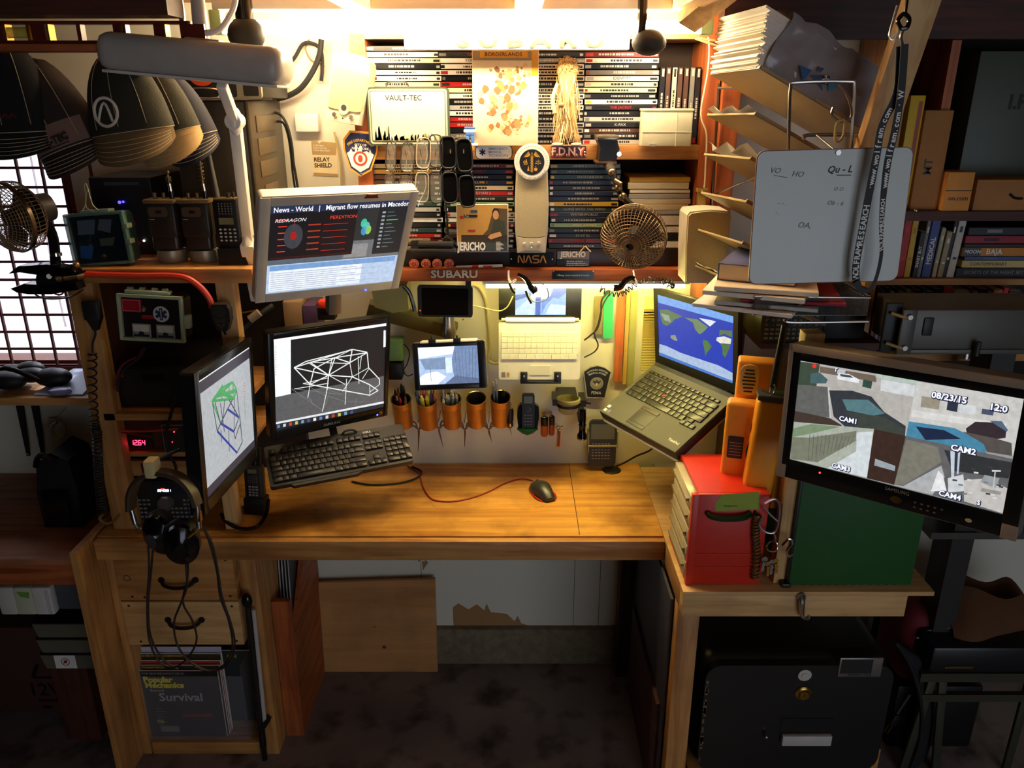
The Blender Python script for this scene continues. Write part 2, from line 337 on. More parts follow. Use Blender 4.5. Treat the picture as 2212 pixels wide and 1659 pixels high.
# base plinth under the safe
mb = N(W_PINE['x']); mb.b(.47, 1.0, 1.70, 1.73, 0, .13); mb.b(.47, 1.0, 2.1, 2.13, 0, .13); mb.b(.47, 1.0, 1.70, 2.13, .13, .148); mb.b(.478, .50, 1.66, 1.70, 0, .19); mb.b(1.0, 1.018, 1.72, 1.76, 0, .21)
onew('plinth', 'low pine plinth carrying the black safe', 'plinth', mb, (.73, 1.9, 0))
sx0, sx1, sz0, sz1 = R4(1505, 1400, 1918, 1650, 1.70); sx0 = U(1510, 1500, 1.70).x; sx1 = U(1925, 1500, 1.70).x; sz0 = .15; sz1 = .525
sf = thing('safe', 'black scuffed steel safe with brass lock and white pull', 'safe', ((sx0+sx1)/2, 1.70, sz0))
W_, H_ = (sx1-sx0), sz1-sz0
SB = mat((22, 21, 21), .42, var=.3, sc=8, bump=.1, name='safe_enamel')
mb = N(SB); mb.b(-W_/2, W_/2, 0.012, .40, 0, H_, bev=.045, seg=5)
mb.build('body', None, sf)
mb = N(SB); mb.rr(-W_/2+.012, W_/2-.004, .01, H_-.012, .045, -.004, .02, 7)
mb.m(mat((120, 95, 75), .7, name='worn_edge'))
random.seed(3)
for i in range(26): z = random.uniform(.03, H_-.06); mb.q(-W_/2+.013+random.uniform(0, .004), -W_/2+.014+random.uniform(.003, .010), z, z+random.uniform(.004, .02), -.0045)
mb.build('door', None, sf)
def at(px, py, Y=1.696): p = U(px, py, Y); return p.x-(sx0+sx1)/2, p.z-sz0
x, z = at(1738, 1458); mb = N(LGREY); mb.lathe([(0, .004), (.009, .004), (.010, .002), (.017, .001), (.018, 0)], 24, Matrix.Translation((x, -.006, z)) @ Matrix.Rotation(PI/2, 4, 'X')); mb.build('dial_plate', None, sf)
x, z = at(1735, 1497); mb = N(BRASS); mb.lathe([(0, .008), (.007, .008), (.009, .010), (.012, .010), (.015, .004), (.021, .001), (.022, 0)], 28, Matrix.Translation((x, -.006, z)) @ Matrix.Rotation(PI/2, 4, 'X')); mb.m(BLACK); mb.b(x-.001, x+.001, -.0165, -.015, z-.004, z+.004)
mb.build('key_lock', None, sf)
x0, z0 = at(1685, 1600); x1, z1 = at(1794, 1583)
mb = N(BLACK); mb.prism([(x0-.006, z1+.05), (x1-.0, z1+.05), (x1+.004, z1), (x0-.004, z1)], -.006, -.004); mb.m(LGREY); mb.b(x0, x1, -.02, -.006, z0-.004, z1+.002, bev=.003)
mb.build('pull_handle', None, sf)
x, z = at(1652, 1580); mb = N(STEEL); mb.cyl((x, -.004, z), (x, -.016, z-.004), .005); mb.ball((x, -.018, z-.005), .006); mb.build('key_latch', None, sf)
x0, z0 = at(1808, 1460); x1, z1 = at(1908, 1420)
mb = N(mat((150, 146, 140), .3, .7, name='badge_metal')); mb.b(x0, x1, -.008, -.004, z0, z1, bev=.001)
mb.m(TEXTK); mb.q(x0+.004, x1-.026, z0+.011, z1-.004, -.0084); mb.text('SENTRY FILE', (x0+x1)/2, z0+.006, .009, -.0084, bold=.02, sx=1.25)
mb.m(GREY); mb.ring(x1-.013, z1-.012, .004, .006, -.0085)
mb.build('badge', None, sf)
# crank on the bench apron
p = U(1727, 1300, by0); cr = MB().m(STEEL)
cr.tube([(0, -.002, .025), (0.0, -.014, .012), (.002, -.014, -.012), (.006, -.016, -.03), (.016, -.022, -.032), (.018, -.022, -.022)], lambda t: .0085-.005*t, 10)
cr.cyl((0, 0, .02), (0, -.01, .02), .011)
one('crank_handle', 'small steel crank handle hooked on the front of the pale bench edge', 'crank', cr, (p.x, by0-.001, p.z))
# ================================================================ shelf unit on the wall behind the desk
def path(pts, Y=None): return [U(p[0], p[1], p[2] if len(p) > 2 else Y) for p in pts]
def cord(name, label, pts, Y, r, mt, cat='cable', group=None, sm=5, n=8):
    P = path(pts, Y); mb_ = N(mt); mb_.tube(P, r, n, sm); return onew(name, label, cat, mb_, P[0], group)
YF = 2.17
hx0, hx1 = U(800, 300, YF).x, U(1512, 300, YF).x
hu = thing('wall_shelf', 'tall open pine wall shelf full of DVD cases above the desk', 'shelf', (.05, 2.2, 1.42))
def HP(name, mb_): o = mb_.build(name, None, None, (.05, 2.2, 1.42)); o.location = (0, 0, 0); o.parent = hu; return o
HP('side_board', B(W_RED['z'], hx0-.038, hx0, YF, YW-.004, 1.425, 2.06))
HP('side_board', B(W_RED['z'], hx1, hx1+.04, YF, YW-.004, 1.46, 2.14))
HP('shelf_board', B(W_PINE['x'], hx0, hx1, YF, YW-.004, 1.748, 1.785, bev=.002))
HP('shelf_board', B(mat((34, 22, 20), .4, name='dark_varnish'), hx0, hx1, 2.19, YW-.004, 1.462, 1.51, bev=.002))
HP('ledge', B(W_RED['x'], U(800, 590, 2.15).x, hx1+.03, 2.15, YW-.004, 1.427, 1.460, bev=.003))
HP('top_board', B(W_PINE['x'], hx0, hx1, YF, YW-.004, 2.04, 2.06))
HP('back_panel', B(mat((48, 34, 26), .8, name='dark_hardboard'), hx0, hx1, YW-.012, YW-.004, 1.51, 2.04))
onew('post', 'rough redwood stud at the edge of the tall shelf behind the paper sorter', 'post', B(W_RED['z'], hx1+.045, hx1+.092, 2.15, YW-.004, 1.15, 2.14, bev=.003), (hx1+.07, 2.2, 1.15))
# -------- DVD cases
PAL = {'black': (16, 16, 18), 'dark blue': (26, 34, 62), 'white': (225, 222, 214), 'red': (165, 30, 26), 'grey': (110, 108, 104), 'dark green': (38, 62, 48), 'yellow': (205, 165, 50), 'brown': (74, 48, 34), 'pale green': (130, 160, 120), 'cream': (215, 200, 165), 'dark red': (90, 22, 22), 'silver': (165, 165, 162), 'teal': (34, 62, 66)}
def case(col, title=None, tc=None, L=.19, T=.0142, D=.135, seed=0, tsz=.0095, tx=0):
    rnd = random.Random(seed); mb_ = N(BLACK); mb_.b(-L/2, L/2, .0015, D, 0, T-.0006, bev=.0012, seg=1)
    c = mat(PAL[col], .3, var=.08); mb_.m(c); mb_.b(-L/2+.001, L/2-.001, 0, .004, .0012, T-.0018)
    light = sum(PAL[col]) > 380; ink = tc or (mat(PAL['black'] if light else PAL['silver'], .5, var=.05))
    acc = mat(PAL[rnd.choice(['red', 'white', 'yellow', 'silver', 'grey', 'black'])], .4, var=.05)
    a = -L/2+.004; mb_.m(acc).q(a, a+rnd.uniform(.006, .02), .003, T-.004, -.0004)
    a = L/2-.004; mb_.m(ink).q(a-rnd.uniform(.006, .02), a, .0035, T-.005, -.0004)
    if title: mb_.m(ink).text(title, tx, T/2, tsz, -.0006, bold=.01, sx=1.1)
    else:
        x = rnd.uniform(-.06, -.02); z0 = T*rnd.uniform(.30, .36); z1 = T*rnd.uniform(.6, .7)
        mb_.m(ink)
        while x < rnd.uniform(.01, .07):
            wd = rnd.uniform(.002, .008); mb_.q(x, x+wd, z0, z1, -.0005); x += wd+rnd.uniform(.001, .003)
    return mb_
ALLC = ['black', 'black', 'white', 'silver', 'dark blue', 'grey', 'brown', 'black', 'red', 'cream', 'dark green', 'dark red', 'teal']
def stack(cx, z0, n, where, group, titles={}, cols=None, pal=ALLC, T=.0142, seed=0, jit=.003, Y=2.19):
    rnd = random.Random(seed)
    for i in range(n):                       # i counts from the top
        t = titles.get(i); col = (cols or {}).get(i) or rnd.choice(pal); ink = None
        if isinstance(t, tuple): t, ic = t; ink = mat(PAL[ic], .5, var=.05)
        lab = f'{col} DVD case, {ORD[i]} in the {where}'
        if t: lab = f'{col} DVD case titled {t.title()} in the {where}'
        one('dvd_case', lab, 'dvd case', case(col, t, ink, seed=seed*50+i), (cx+rnd.uniform(-jit, jit), Y+rnd.uniform(0, .004), z0+(n-1-i)*T), group=group)
LIT = ['white', 'cream', 'silver', 'black', 'white', 'grey', 'black', 'cream', 'red', 'white']
G1, G2 = 'DVD cases on the upper shelf', 'DVD cases on the lower shelf'
sx = [U(874, 200, 2.19).x, U(1029, 200, 2.19).x, U(1183, 200, 2.19).x, U(1341, 200, 2.19).x]
stack(sx[0], 1.785, 17, 'upper stack above the tin lunch box', G1, {}, {0: 'black', 1: 'white'}, LIT, seed=1)
stack(sx[1], 1.785, 17, 'upper stack by the game box', G1, {0: 'CAPITALISM A LOVE STORY', 1: ('CARLOS', 'red'), 2: 'TOP SECRET'}, {0: 'black', 1: 'black', 2: 'white'}, LIT, seed=2)
stack(sx[2], 1.785, 16, 'upper stack behind the straw figure', G1, {}, {0: 'black', 15: 'black'}, LIT, seed=3)
stack(sx[3], 1.785, 16, 'upper stack beside the straw figure', G1, {4: 'IDENTITY', 9: ('THE JACKET', 'red'), 12: 'K-PAX'}, {0: 'dark red', 1: 'white', 2: 'black', 3: 'grey', 4: 'white', 5: 'cream', 6: 'cream', 7: 'black', 8: 'white', 9: 'black', 10: 'black', 11: 'silver', 12: 'black', 13: 'brown', 14: 'black', 15: 'silver'}, seed=4)
DK = ['black', 'brown', 'dark green', 'dark red', 'cream', 'grey', 'black', 'silver', 'yellow']
lx = [U(878, 450, 2.19).x, U(1035, 450, 2.19).x, U(1262, 450, 2.19).x]
stack(lx[0], 1.51, 16, 'lower stack behind the hanging glasses', G2, {10: '1 1 6', 11: 'VINE'}, {10: 'white', 11: 'black', 12: 'teal', 13: 'red'}, DK, seed=5)
stack(lx[1], 1.51, 16, 'lower stack behind the Jericho case', G2, {1: ('PATRIOT', 'red'), 3: ('VOLUME 1', 'yellow'), 5: ('SPIDER-MAN 3', 'silver'), 8: ('SHORT CIRCUIT', 'yellow'), 9: ('STATE OF EMERGENCY', 'brown')}, {0: 'dark red', 1: 'dark blue', 2: 'black', 3: 'dark blue', 4: 'cream', 5: 'red', 6: 'black', 7: 'pale green', 8: 'black', 9: 'silver', 10: 'white', 11: 'dark red', 12: 'grey', 13: 'brown'}, seed=6)
stack(lx[2], 1.51, 16, 'lower stack behind the mesh fan', G2, {8: 'GONE WITH THE WIND', 9: 'WATERWORLD', 11: ('WIDE AWAKE', 'cream'), 13: 'ZODIAC', 14: ('ZOMBIELAND', 'red')}, {0: 'dark green', 1: 'teal', 2: 'teal', 3: 'dark blue', 4: 'black', 5: 'dark blue', 6: 'dark blue', 7: 'yellow', 8: 'teal', 9: 'dark blue', 10: 'black', 11: 'pale green', 12: 'black', 13: 'black', 14: 'dark red', 15: 'black'}, seed=7)
# upright cases at the end of the upper shelf
vc = ['black', 'brown', 'cream', 'brown', 'brown', 'grey', 'black']
for i, px in enumerate((1424, 1436, 1449, 1461, 1474, 1487, 1499)):
    c = case(vc[i], seed=80+i); x = U(px, 300, 2.19).x
    one('dvd_case', f'{vc[i]} DVD case standing upright, {ORDN[i]} in the row behind the translucent box', 'dvd case', c, (x+.0065, 2.19, 1.785+.095), (0, -PI/2, 0), G1)
# flat magazines and books low on the shelf's end
bz = 1.51; bc = [('brown', .022), ('black', .02), ('grey', .02), ('brown', .03), ('silver', .012), ('cream', .016), ('cream', .014), ('silver', .014), ('grey', .012), ('cream', .018), ('yellow', .014)]
bxm = U(1425, 400, 2.2).x
for i, (c, t) in enumerate(bc):
    mb = N(mat(PAL[c], .5)); mb.b(-.082, .082, 0, .13, 0, t-.0008, bev=.001, seg=1); mb.m(PAPER); mb.b(-.080, .0815, -.0004, .12, .002, t-.003) if c in ('grey', 'brown') else None
    one('flat_book', f'{c} book lying flat, {ORD[len(bc)-1-i]} of the pile behind the mesh fan', 'book', mb, (bxm+random.uniform(-.004, .004), 2.195, bz), group='books lying beside the lower DVD cases'); bz += t
# -------- things on the upper shelf
x0, x1, z0, z1 = R4(795, 184, 970, 310, 2.155)
mb = N(mat((70, 84, 66), .5, .3, name='worn_green_tin')); mb.rr(0, x1-x0, 0, z1-z0, .01, 0, .034)
mb.m(mat((200, 205, 175), .45, .2, name='worn_tin_rim')); mb.rr(.004, x1-x0-.004, .004, z1-z0-.004, .008, -.001, 0)
mb.m(mat((90, 96, 70), .5)); mb.rr(.008, x1-x0-.008, .010, z1-z0-.008, .006, -.002, -.001)
mb.m(mat((196, 196, 176), .4, name='printed_tin')); mb.rr(.010, x1-x0-.010, .012, z1-z0-.010, .005, -.003, -.002)
mb.m(mat((34, 38, 34), .6)); mb.text('VAULT-TEC', (x1-x0)/2-.01, z1-z0-.026, .018, -.0035, bold=.01)
rr = random.Random(5)
for i in range(60):
    a = rr.uniform(.014, x1-x0-.016); h = rr.uniform(.004, .03)*(1.3 if a < .05 else .7); c0 = rr.choice([(120, 130, 100), (150, 160, 150), (190, 170, 110), (80, 96, 76), (150, 190, 190)])
    mb.m(mat(c0, .6)); mb.poly([(a, .013), (a+rr.uniform(.003, .012), .013), (a+rr.uniform(.002, .008), .013+h), (a+.001, .013+h*.8)], -.0032)
lb = thing('lunch_box', 'green worn tin lunch box with a pale printed front on the upper shelf', 'lunch box', (x0, 2.15, 1.785), (-.0, 0, 0))
mb.build('tin', None, lb)
mb = N(STEEL); mb.tube([(.05, .015, z1-z0), (.055, .012, z1-z0+.012), (.1, .012, z1-z0+.012), (.105, .015, z1-z0)], .002); mb.build('carry_handle', None, lb)
x0, x1, z0, z1 = R4(1021, 108, 1163, 310, 2.15); W = x1-x0; Hh = z1-1.785
mb = N(mat((228, 214, 180), .35, name='game_box')); mb.b(0, W, 0, .034, 0, Hh, bev=.001)
mb.m(mat((150, 130, 90), .5)); mb.q(.002, W-.018, Hh-.024, Hh-.002, -.0004)
mb.m(mat((214, 160, 40), .5)); mb.q(.020, W-.028, Hh-.018, Hh-.003, -.0008); mb.q(W-.018, W-.002, Hh-.06, Hh-.001, -.0005)
mb.m(mat((70, 50, 24), .5)); mb.text('BORDERLANDS', (W-.01)/2, Hh-.0105, .0128, -.0012, bold=.015, sx=1.05)
rr = random.Random(9)
for i in range(110):
    t = rr.uniform(0, 1); a = .03+.1*rr.random()+.02*math.sin(t*9); a = min(max(a, .008), W-.022); c = .03+t*(Hh-.07); s_ = rr.uniform(.003, .011)
    mb.m(mat(rr.choice([(170, 120, 70), (200, 160, 105), (135, 92, 55), (215, 185, 140)]), .6))
    mb.poly([(a+s_*rr.uniform(.6, 1.2)*math.cos(2*PI*k/7), c+s_*rr.uniform(.6, 1.3)*math.sin(2*PI*k/7)) for k in range(7)], -.0006-i*.000004)
one('game_box', 'tall cream game box with a brown splashed front and yellow title strip', 'game box', mb, (x0, 2.145, 1.785))
# small blue and white stand
p = U(1016, 308, 2.15); mb = N(mat((60, 110, 190), .5)); mb.b(-.011, -.002, -.004, .004, .006, .026, bev=.002); mb.b(.002, .011, -.004, .004, .006, .026, bev=.002); mb.b(-.011, .011, -.004, .004, .024, .034, bev=.002)
mb.m(WHITE); mb.b(-.016, .016, -.004, .006, .032, .041, bev=.003); mb.b(-.02, .02, -.008, .01, 0, .006, bev=.001); mb.m(mat((60, 110, 190), .5)); mb.b(-.014, .014, -.004, .006, .041, .047, bev=.002)
one('toy_stand', 'small blue and white toy stand in front of the cream game box', 'toy', mb, (p.x, 2.136, 1.785))
# straw figure
p = U(1222, 305, 2.155); fg = thing('straw_figure', 'figure of pale dried straw with a bushy head standing before DVD cases', 'figure', (p.x, 2.150, 1.785))
STR = [mat(c, .8) for c in ((225, 200, 145), (200, 170, 110), (240, 222, 175), (150, 115, 75))]
rr = random.Random(4); zt = U(1222, 122, 2.15).z-1.785; mb = MB()
mb.m(STR[1]); mb.lathe([(.012, .02), (.024, .05), (.026, .09), (.018, .12), (.022, .16), (.028, .19), (.02, zt-.01), (0, zt)], 14, Matrix.Diagonal((1, .7, 1, 1)))
for i in range(150):
    a = rr.uniform(0, 2*PI); up = rr.random() < .5; z0_ = rr.uniform(.11, .17) if up else rr.uniform(.04, .12); l = rr.uniform(.04, .08); r_ = .026
    q0 = Vector((r_*math.cos(a), -abs(.018*math.sin(a))-.002, z0_)); q1 = q0+Vector((rr.uniform(-.014, .014), rr.uniform(-.006, .002), -l if z0_ > l else -z0_+.01))
    mb.m(rr.choice(STR)); mb.tube([q0, (q0+q1)/2+Vector((rr.uniform(-.004, .004), -.004, 0)), q1], .0009, 4, 2)
for i in range(190):
    a = rr.uniform(0, 2*PI); b_ = rr.uniform(-.6, 1.5); c = Vector((.026*math.cos(a)*math.cos(b_), -abs(.02*math.sin(a)*math.cos(b_)), zt-.025+.02*math.sin(b_))); d = Vector((rr.uniform(-1, 1), rr.uniform(-1, .2), rr.uniform(-1, 1)))*.009
    mb.m(rr.choice(STR)); mb.tube([c, c+d], .0008, 4, 1)
mb.build('straw_body', None, fg)
mb = N(STR[3]); mb.ball((-.022, -.008, .016), .013, 1, .8, 1.3); mb.ball((.026, -.008, .016), .011, 1, .8, 1.3); mb.m(STR[2]); mb.ball((-.022, -.014, .004), .013, 1.2, 1.2, .35); mb.ball((.026, -.014, .004), .012, 1.2, 1.2, .35)
mb.build('foot', None, fg)
mb = N(STR[0]); mb.tube([(-.024, -.008, .15), (-.036, -.012, .115), (-.03, -.016, .08)], .005, 8); mb.m(STR[3]); mb.ball((-.014, -.022, .10), .006, 1.4, .8, 1)
mb.build('arm', None, fg)
# translucent organiser box
x0, x1, z0, z1 = R4(1390, 227, 1499, 308, 2.10)
tb = thing('storage_box', 'translucent plastic storage box on the end of the upper shelf', 'box', (x0, 2.115, 1.785))
FR = mat((226, 224, 196), .35, alpha=.72, name='frosted_plastic'); W = x1-x0
mb = N(FR); mb.b(0, W, 0, .05, 0, .085, bev=.003); mb.m(mat((200, 200, 180), .4, alpha=.8, name='frosted_rib')); mb.b(W*.68, W*.69, -.001, .01, .0, .085); mb.b(0, W, -.001, .01, .034, .036); mb.build('box_body', None, tb)
mb = N(FR); mb.b(-.002, W+.002, -.002, .052, .085, .091, bev=.002); mb.build('lid', None, tb)
mb = N(GREY); mb.b(.02, .036, -.004, 0, .0, .006); mb.build('latch', None, tb)
# white name plate below the tube
x0, x1, z0, z1 = R4(873, 76, 1360, 108, 2.09)
mb = N(mat((236, 232, 220), .35, name='white_bar')); mb.b(0, x1-x0, 0, .03, 0, z1-z0+.006, bev=.004); mb.m(mat((60, 50, 36), .5)); mb.text('S U B A R U', (x1-x0)*.56, (z1-z0)*.5+.002, .040, -.002, bold=.04, sx=1.75, ext=.02)
onew_ = one('name_plate', 'long white plate with raised car maker lettering under the light tube', 'sign', mb, (x0, 2.085, z0))
B(STEEL, .02, .03, .01, .014, (z1-z0), 2.14-z0).build('hanger', None, onew_); B(STEEL, x1-x0-.03, x1-x0-.02, .01, .014, (z1-z0), 2.14-z0).build('hanger', None, onew_)
# -------- the light tube
x0, x1 = U(468, 60, 2.04).x, U(1528, 60, 2.04).x; tz = 2.058
tl = thing('light_tube', 'long glowing warm fluorescent tube under the loft', 'light', ((x0+x1)/2, 2.04, tz), group=None)
L = (x1-x0)/2
mb = N(lamp('tube_glow', (1, .77, .46), TUBE_E)); mb.cyl((-L+.02, 0, 0), (L-.02, 0, 0), .014, n=16); mb.build('tube', None, tl)
mb = N(LGREY); mb.b(-L, L, -.02, .03, .035, .082, bev=.004); mb.build('housing', None, tl)
for s_ in (-1, 1): mb = N(mat((150, 180, 130), .5)); mb.b(s_*L-.018*s_, s_*L+.01*s_, -.018, .018, -.017, .036, bev=.003); mb.build('lamp_holder', None, tl)
# yellow-green lamp tucked under the shelf
p0, p1 = U(1050, 612, 2.17), U(1480, 612, 2.17)
ul = thing('under_shelf_light', 'short yellow-green light bar fixed under the shelf ledge', 'light', ((p0.x+p1.x)/2, 2.172, 1.409))
L = (p1.x-p0.x)/2; mb = N(lamp('underlight_glow', (1, .84, .24), UNDER_E)); mb.cyl((-L, 0, 0), (L, 0, 0), .005); mb.build('tube', None, ul)
mb = N(WHITE); mb.b(-L-.01, L+.01, -.012, .018, .008, .017); mb.build('housing', None, ul)
# -------- badges on the shelf edges
p = U(777, 333, 2.15)
def outline(pts, s): return [(a*s, b_*s) for a, b_ in pts]
PB = [(-1, .75), (-.62, 1.25), (.62, 1.25), (1, .75), (.98, .2), (.62, -.9), (0, -1.28), (-.62, -.9), (-.98, .2)]
mb = N(mat((226, 160, 50), .7, name='gold_stitch')); mb.prism(outline(PB, .0455), -.004, 0)
mb.m(mat((30, 36, 84), .8, name='navy_cloth')); mb.poly(outline(PB, .041), -.0045)
mb.m(mat((215, 225, 235), .8)); mb.poly(outline([(-.86, .0), (-.7, .1), (-.6, .3), (-.5, .1), (-.35, .1), (-.35, .55), (-.2, .55), (-.2, .1), (-.05, .5), (.1, .5), (.1, .1), (.4, .2), (.55, .1), (.6, .35), (.7, .1), (.86, 0), (.55, -.8), (0, -1.14), (-.55, -.8)], .041), -.005)
mb.m(mat((220, 60, 40), .7)); mb.ring(0, -.012, .013, .0185, -.0054); mb.m(mat((240, 230, 225), .7)); mb.ring(0, -.012, .010, .0135, -.0054); mb.m(mat((220, 60, 40), .7)); mb.disc(0, -.012, .006, -.0056, rz=.009)
mb.m(mat((235, 190, 70), .7)); mb.text('FIRE DEPARTMENT', 0, -.012, .0088, -.0055, arc=.046, bold=.02)
mb.m(TEXTW); mb.text('CITY OF', 0, .022, .0085, -.0055, bold=.02); mb.text('NEW YORK', 0, .013, .0085, -.0055, bold=.02)
mb.m(mat((40, 90, 190), .4)); mb.ball((0, -.005, .051), .003); mb.ball((.002, -.005, -.051), .003)
one('shoulder_patch', 'navy fire department patch with gold border pinned on the post of the tall shelf', 'patch', mb, (p.x, YF-.0045, p.z), (0, math.radians(4), 0))
x0, x1, z0, z1 = R4(1027, 313, 1107, 344, 2.165); W, Hh = x1-x0, z1-z0
mb = N(mat((30, 40, 90), .6)); mb.rr(-W/2, W/2, -Hh/2, Hh/2, .012, -.004, 0); mb.m(mat((238, 240, 245), .6)); mb.rr(-W/2+.002, W/2-.002, -Hh/2+.002, Hh/2-.002, .010, -.005, -.004)
mb.m(mat((30, 50, 120), .6))
for k in range(3): a = k*PI/3+PI/2; mb.ln((-.030-.0085*math.cos(a), -.0085*math.sin(a)), (-.030+.0085*math.cos(a), .0085*math.sin(a)), .004, -.0055)
mb.m(mat((120, 150, 190), .6))
for k, t in enumerate(('EMERGENCY', 'MEDICAL', 'TECHNICIAN')): mb.text(t, -.014, .0085-.0085*k, .0085, -.0055, al='LEFT', bold=.01)
one('name_plate', 'white emergency medical technician plate with a blue star on the shelf edge', 'sign', mb, ((x0+x1)/2, 2.165, (z0+z1)/2))
x0, x1, z0, z1 = R4(1190, 315, 1266, 341, 2.165); W, Hh = x1-x0, z1-z0
mb = N(mat((60, 30, 60), .6)); mb.rr(-W/2, W/2, -Hh/2, Hh/2, .003, -.004, 0); mb.m(mat((215, 90, 60), .6)); mb.text('F.D.N.Y.', .001, -.001, .030, -.0045, bold=.04, sx=.9); mb.m(mat((240, 215, 200), .6)); mb.text('F.D.N.Y.', 0, .0008, .027, -.0052, bold=.01, sx=.95)
mb.m(WHITE); mb.ball((-W/2+.004, -.004, 0), .0025); mb.ball((W/2-.004, -.004, 0), .0025)
one('name_plate', 'small dark plate with red and white F.D.N.Y. letters on the shelf edge', 'sign', mb, ((x0+x1)/2, 2.165, (z0+z1)/2))
x0, x1, z0, z1 = R4(1102, 545, 1197, 574, 2.186); W, Hh = x1-x0, z1-z0
mb = N(GLOSS); mb.rr(-W/2, W/2, -Hh/2, Hh/2, .003, -.003, 0)
mb.m(mat((226, 150, 40), .5))
def strokes(mb_, L_, x, z, w_, h, t, y=-.0036):
    for s in L_:
        for a, b_ in zip(s[:-1], s[1:]): mb_.ln((x+a[0]*w_, z+a[1]*h), (x+b_[0]*w_, z+b_[1]*h), t, y); mb_.disc(x+b_[0]*w_, z+b_[1]*h, t/2, y-.0001, 8)
NN = [[(0, 0), (0, .85), (.12, 1), (.25, .9), (.75, .1), (.88, 0), (1, .15), (1, 1)]]; AA = [[(0, 0), (.38, .9), (.5, 1), (.62, .9), (1, 0)]]; SS = [[(0, 0), (.8, 0), (1, .15), (1, .38), (.8, .5), (.2, .5), (0, .65), (0, .85), (.2, 1), (1, 1)]]
for k, g in enumerate((NN, AA, SS, AA)): strokes(mb, g, -.038+k*.0200, -.0095, .0158, .019, .0036)
mb.m(CHROME); mb.ball((-W/2+.003, -.003, 0), .003); mb.ball((W/2-.005, -.003, 0), .003)
one('name_plate', 'gloss black plate with orange NASA letters between two screws', 'sign', mb, ((x0+x1)/2, 2.186, (z0+z1)/2))
x0, x1, z0, z1 = R4(1203, 542, 1273, 577, 2.182); W, Hh = x1-x0, z1-z0
mb = N(GLOSS); mb.b(-W/2, W/2, -.002, 0, -Hh/2, Hh/2); mb.m(mat((120, 120, 122), .5)); mb.q(-W/2+.001, W/2-.001, .0, Hh/2-.001, -.0024); mb.m(TEXTW); mb.text('JERICHO', 0, Hh*.27, .0215, -.0032, bold=.045, sx=.82)
for k, t in enumerate(('the story continues....', 'www.savingjericho.com', 'facebook.com/savejericho')): mb.text(t, -.018, -.006-.0055*k, .0058, -.0028, al='LEFT')
one('sticker', 'black and grey Jericho show card below the lower DVD cases', 'card', mb, ((x0+x1)/2, 2.1845, (z0+z1)/2))
x0, x1, z0, z1 = R4(922, 582, 1041, 604, 2.147); W = x1-x0
mb = N(mat((205, 198, 182), .45, .2, name='chrome_letter')); mb.text('SUBARU', 0, 0, .0285, 0, bold=.03, sx=1.22, ext=.05)
mb.m(BLACK); mb.text('SUBARU', 0, 0, .0285, .001, bold=.05, sx=1.22, ext=.02)
one('car_badge', 'raised chrome car maker letters on the orange shelf ledge', 'badge', mb, ((x0+x1)/2, 2.1475, (z0+z1)/2))
x0, x1, z0, z1 = R4(1193, 583, 1283, 601, 2.147); W, Hh = x1-x0, z1-z0
mb = N(GLOSS); mb.b(-W/2, W/2, -.002, 0, -Hh/2-.002, Hh/2-.002); mb.m(TEXTW); mb.text('• Deep, heat-treated ball tracks', 0, -.003, .0070, -.0026); mb.m(CHROME); mb.ball((-W/2+.003, -.002, Hh/2-.004), .0022); mb.ball((W/2-.003, -.002, Hh/2-.004), .0022)
one('sticker', 'narrow black plate reading deep, heat-treated ball tracks on the ledge', 'sign', mb, ((x0+x1)/2, 2.1475, (z0+z1)/2))
for i, px in enumerate((894, 920, 944, 970)):
    p = U(px, 566, 2.165); mb = N(mat((205, 85, 55), .6)); M = Matrix.Rotation(PI/2, 4, 'X')
    mb.lathe([(0, .006), (.008, .006), (.0125, .003), (.013, 0)], 20, M); mb.m(mat((225, 150, 70), .5)); mb.ring(0, 0, .0115, .0134, -.0034, 24); mb.m(mat((160, 50, 35), .6)); mb.ring(0, 0, .004, .006, -.0064); mb.m(TEXTW)
    for k in range(5): mb.disc(.008*math.cos(k*1.26), .008*math.sin(k*1.26), .0012, -.0062, 6)
    one('bottle_cap', f'round orange bottle cap on the shelf ledge, {ORDN[i]} of four from the white monitor', 'bottle cap', mb, (p.x, 2.168, 1.4735), (.12, 0, 0), 'orange caps on the shelf ledge')
p = U(985, 572, 2.17); mb = N(LGREY); mb.cyl((0, 0, 0), (.045, 0, .001), .003); mb.m(RED); mb.cyl((.045, 0, .001), (.062, 0, .001), .0042); mb.m(WHITE); mb.cyl((.062, 0, .001), (.128, 0, .003), .0042); mb.m(RED); mb.b(.075, .1, -.0046, -.0040, -.001, .004)
one('marker_pen', 'red and white marker pen lying along the shelf ledge', 'pen', mb, (p.x, 2.168, 1.4642))
# medallion
p = U(1149, 350, 2.10); mb = N(WHITE); M = Matrix.Rotation(PI/2, 4, 'X'); mb.lathe([(0, .006), (.044, .006), (.0455, .004), (.0455, 0)], 40, M)
mb.m(mat((20, 18, 16), .4)); mb.disc(0, 0, .032, -.0064, 36); mb.m(TEXTK); mb.text('COUNTY OF LOS ANGELES', 0, 0, .0072, -.0066, arc=-.0415, bold=.01)
for k in range(24): a = -.2+k*3.5/23; mb.disc(.039*math.cos(a), .039*math.sin(a), .0009, -.0066, 6)
GO = mat((214, 165, 70), .4, .4, name='gold_print'); mb.m(GO)
mb.ln((0, -.026), (0, .024), .0018, -.0068)
for k in range(6): mb.ring(0, -.021+.0065*k, .0022, .0036, -.007, 10)
for s_ in (-1, 1):
    for k in range(7): mb.ln((s_*.002, .014), (s_*(.010+.0018*k), .026-.0022*k), .0014, -.0069)
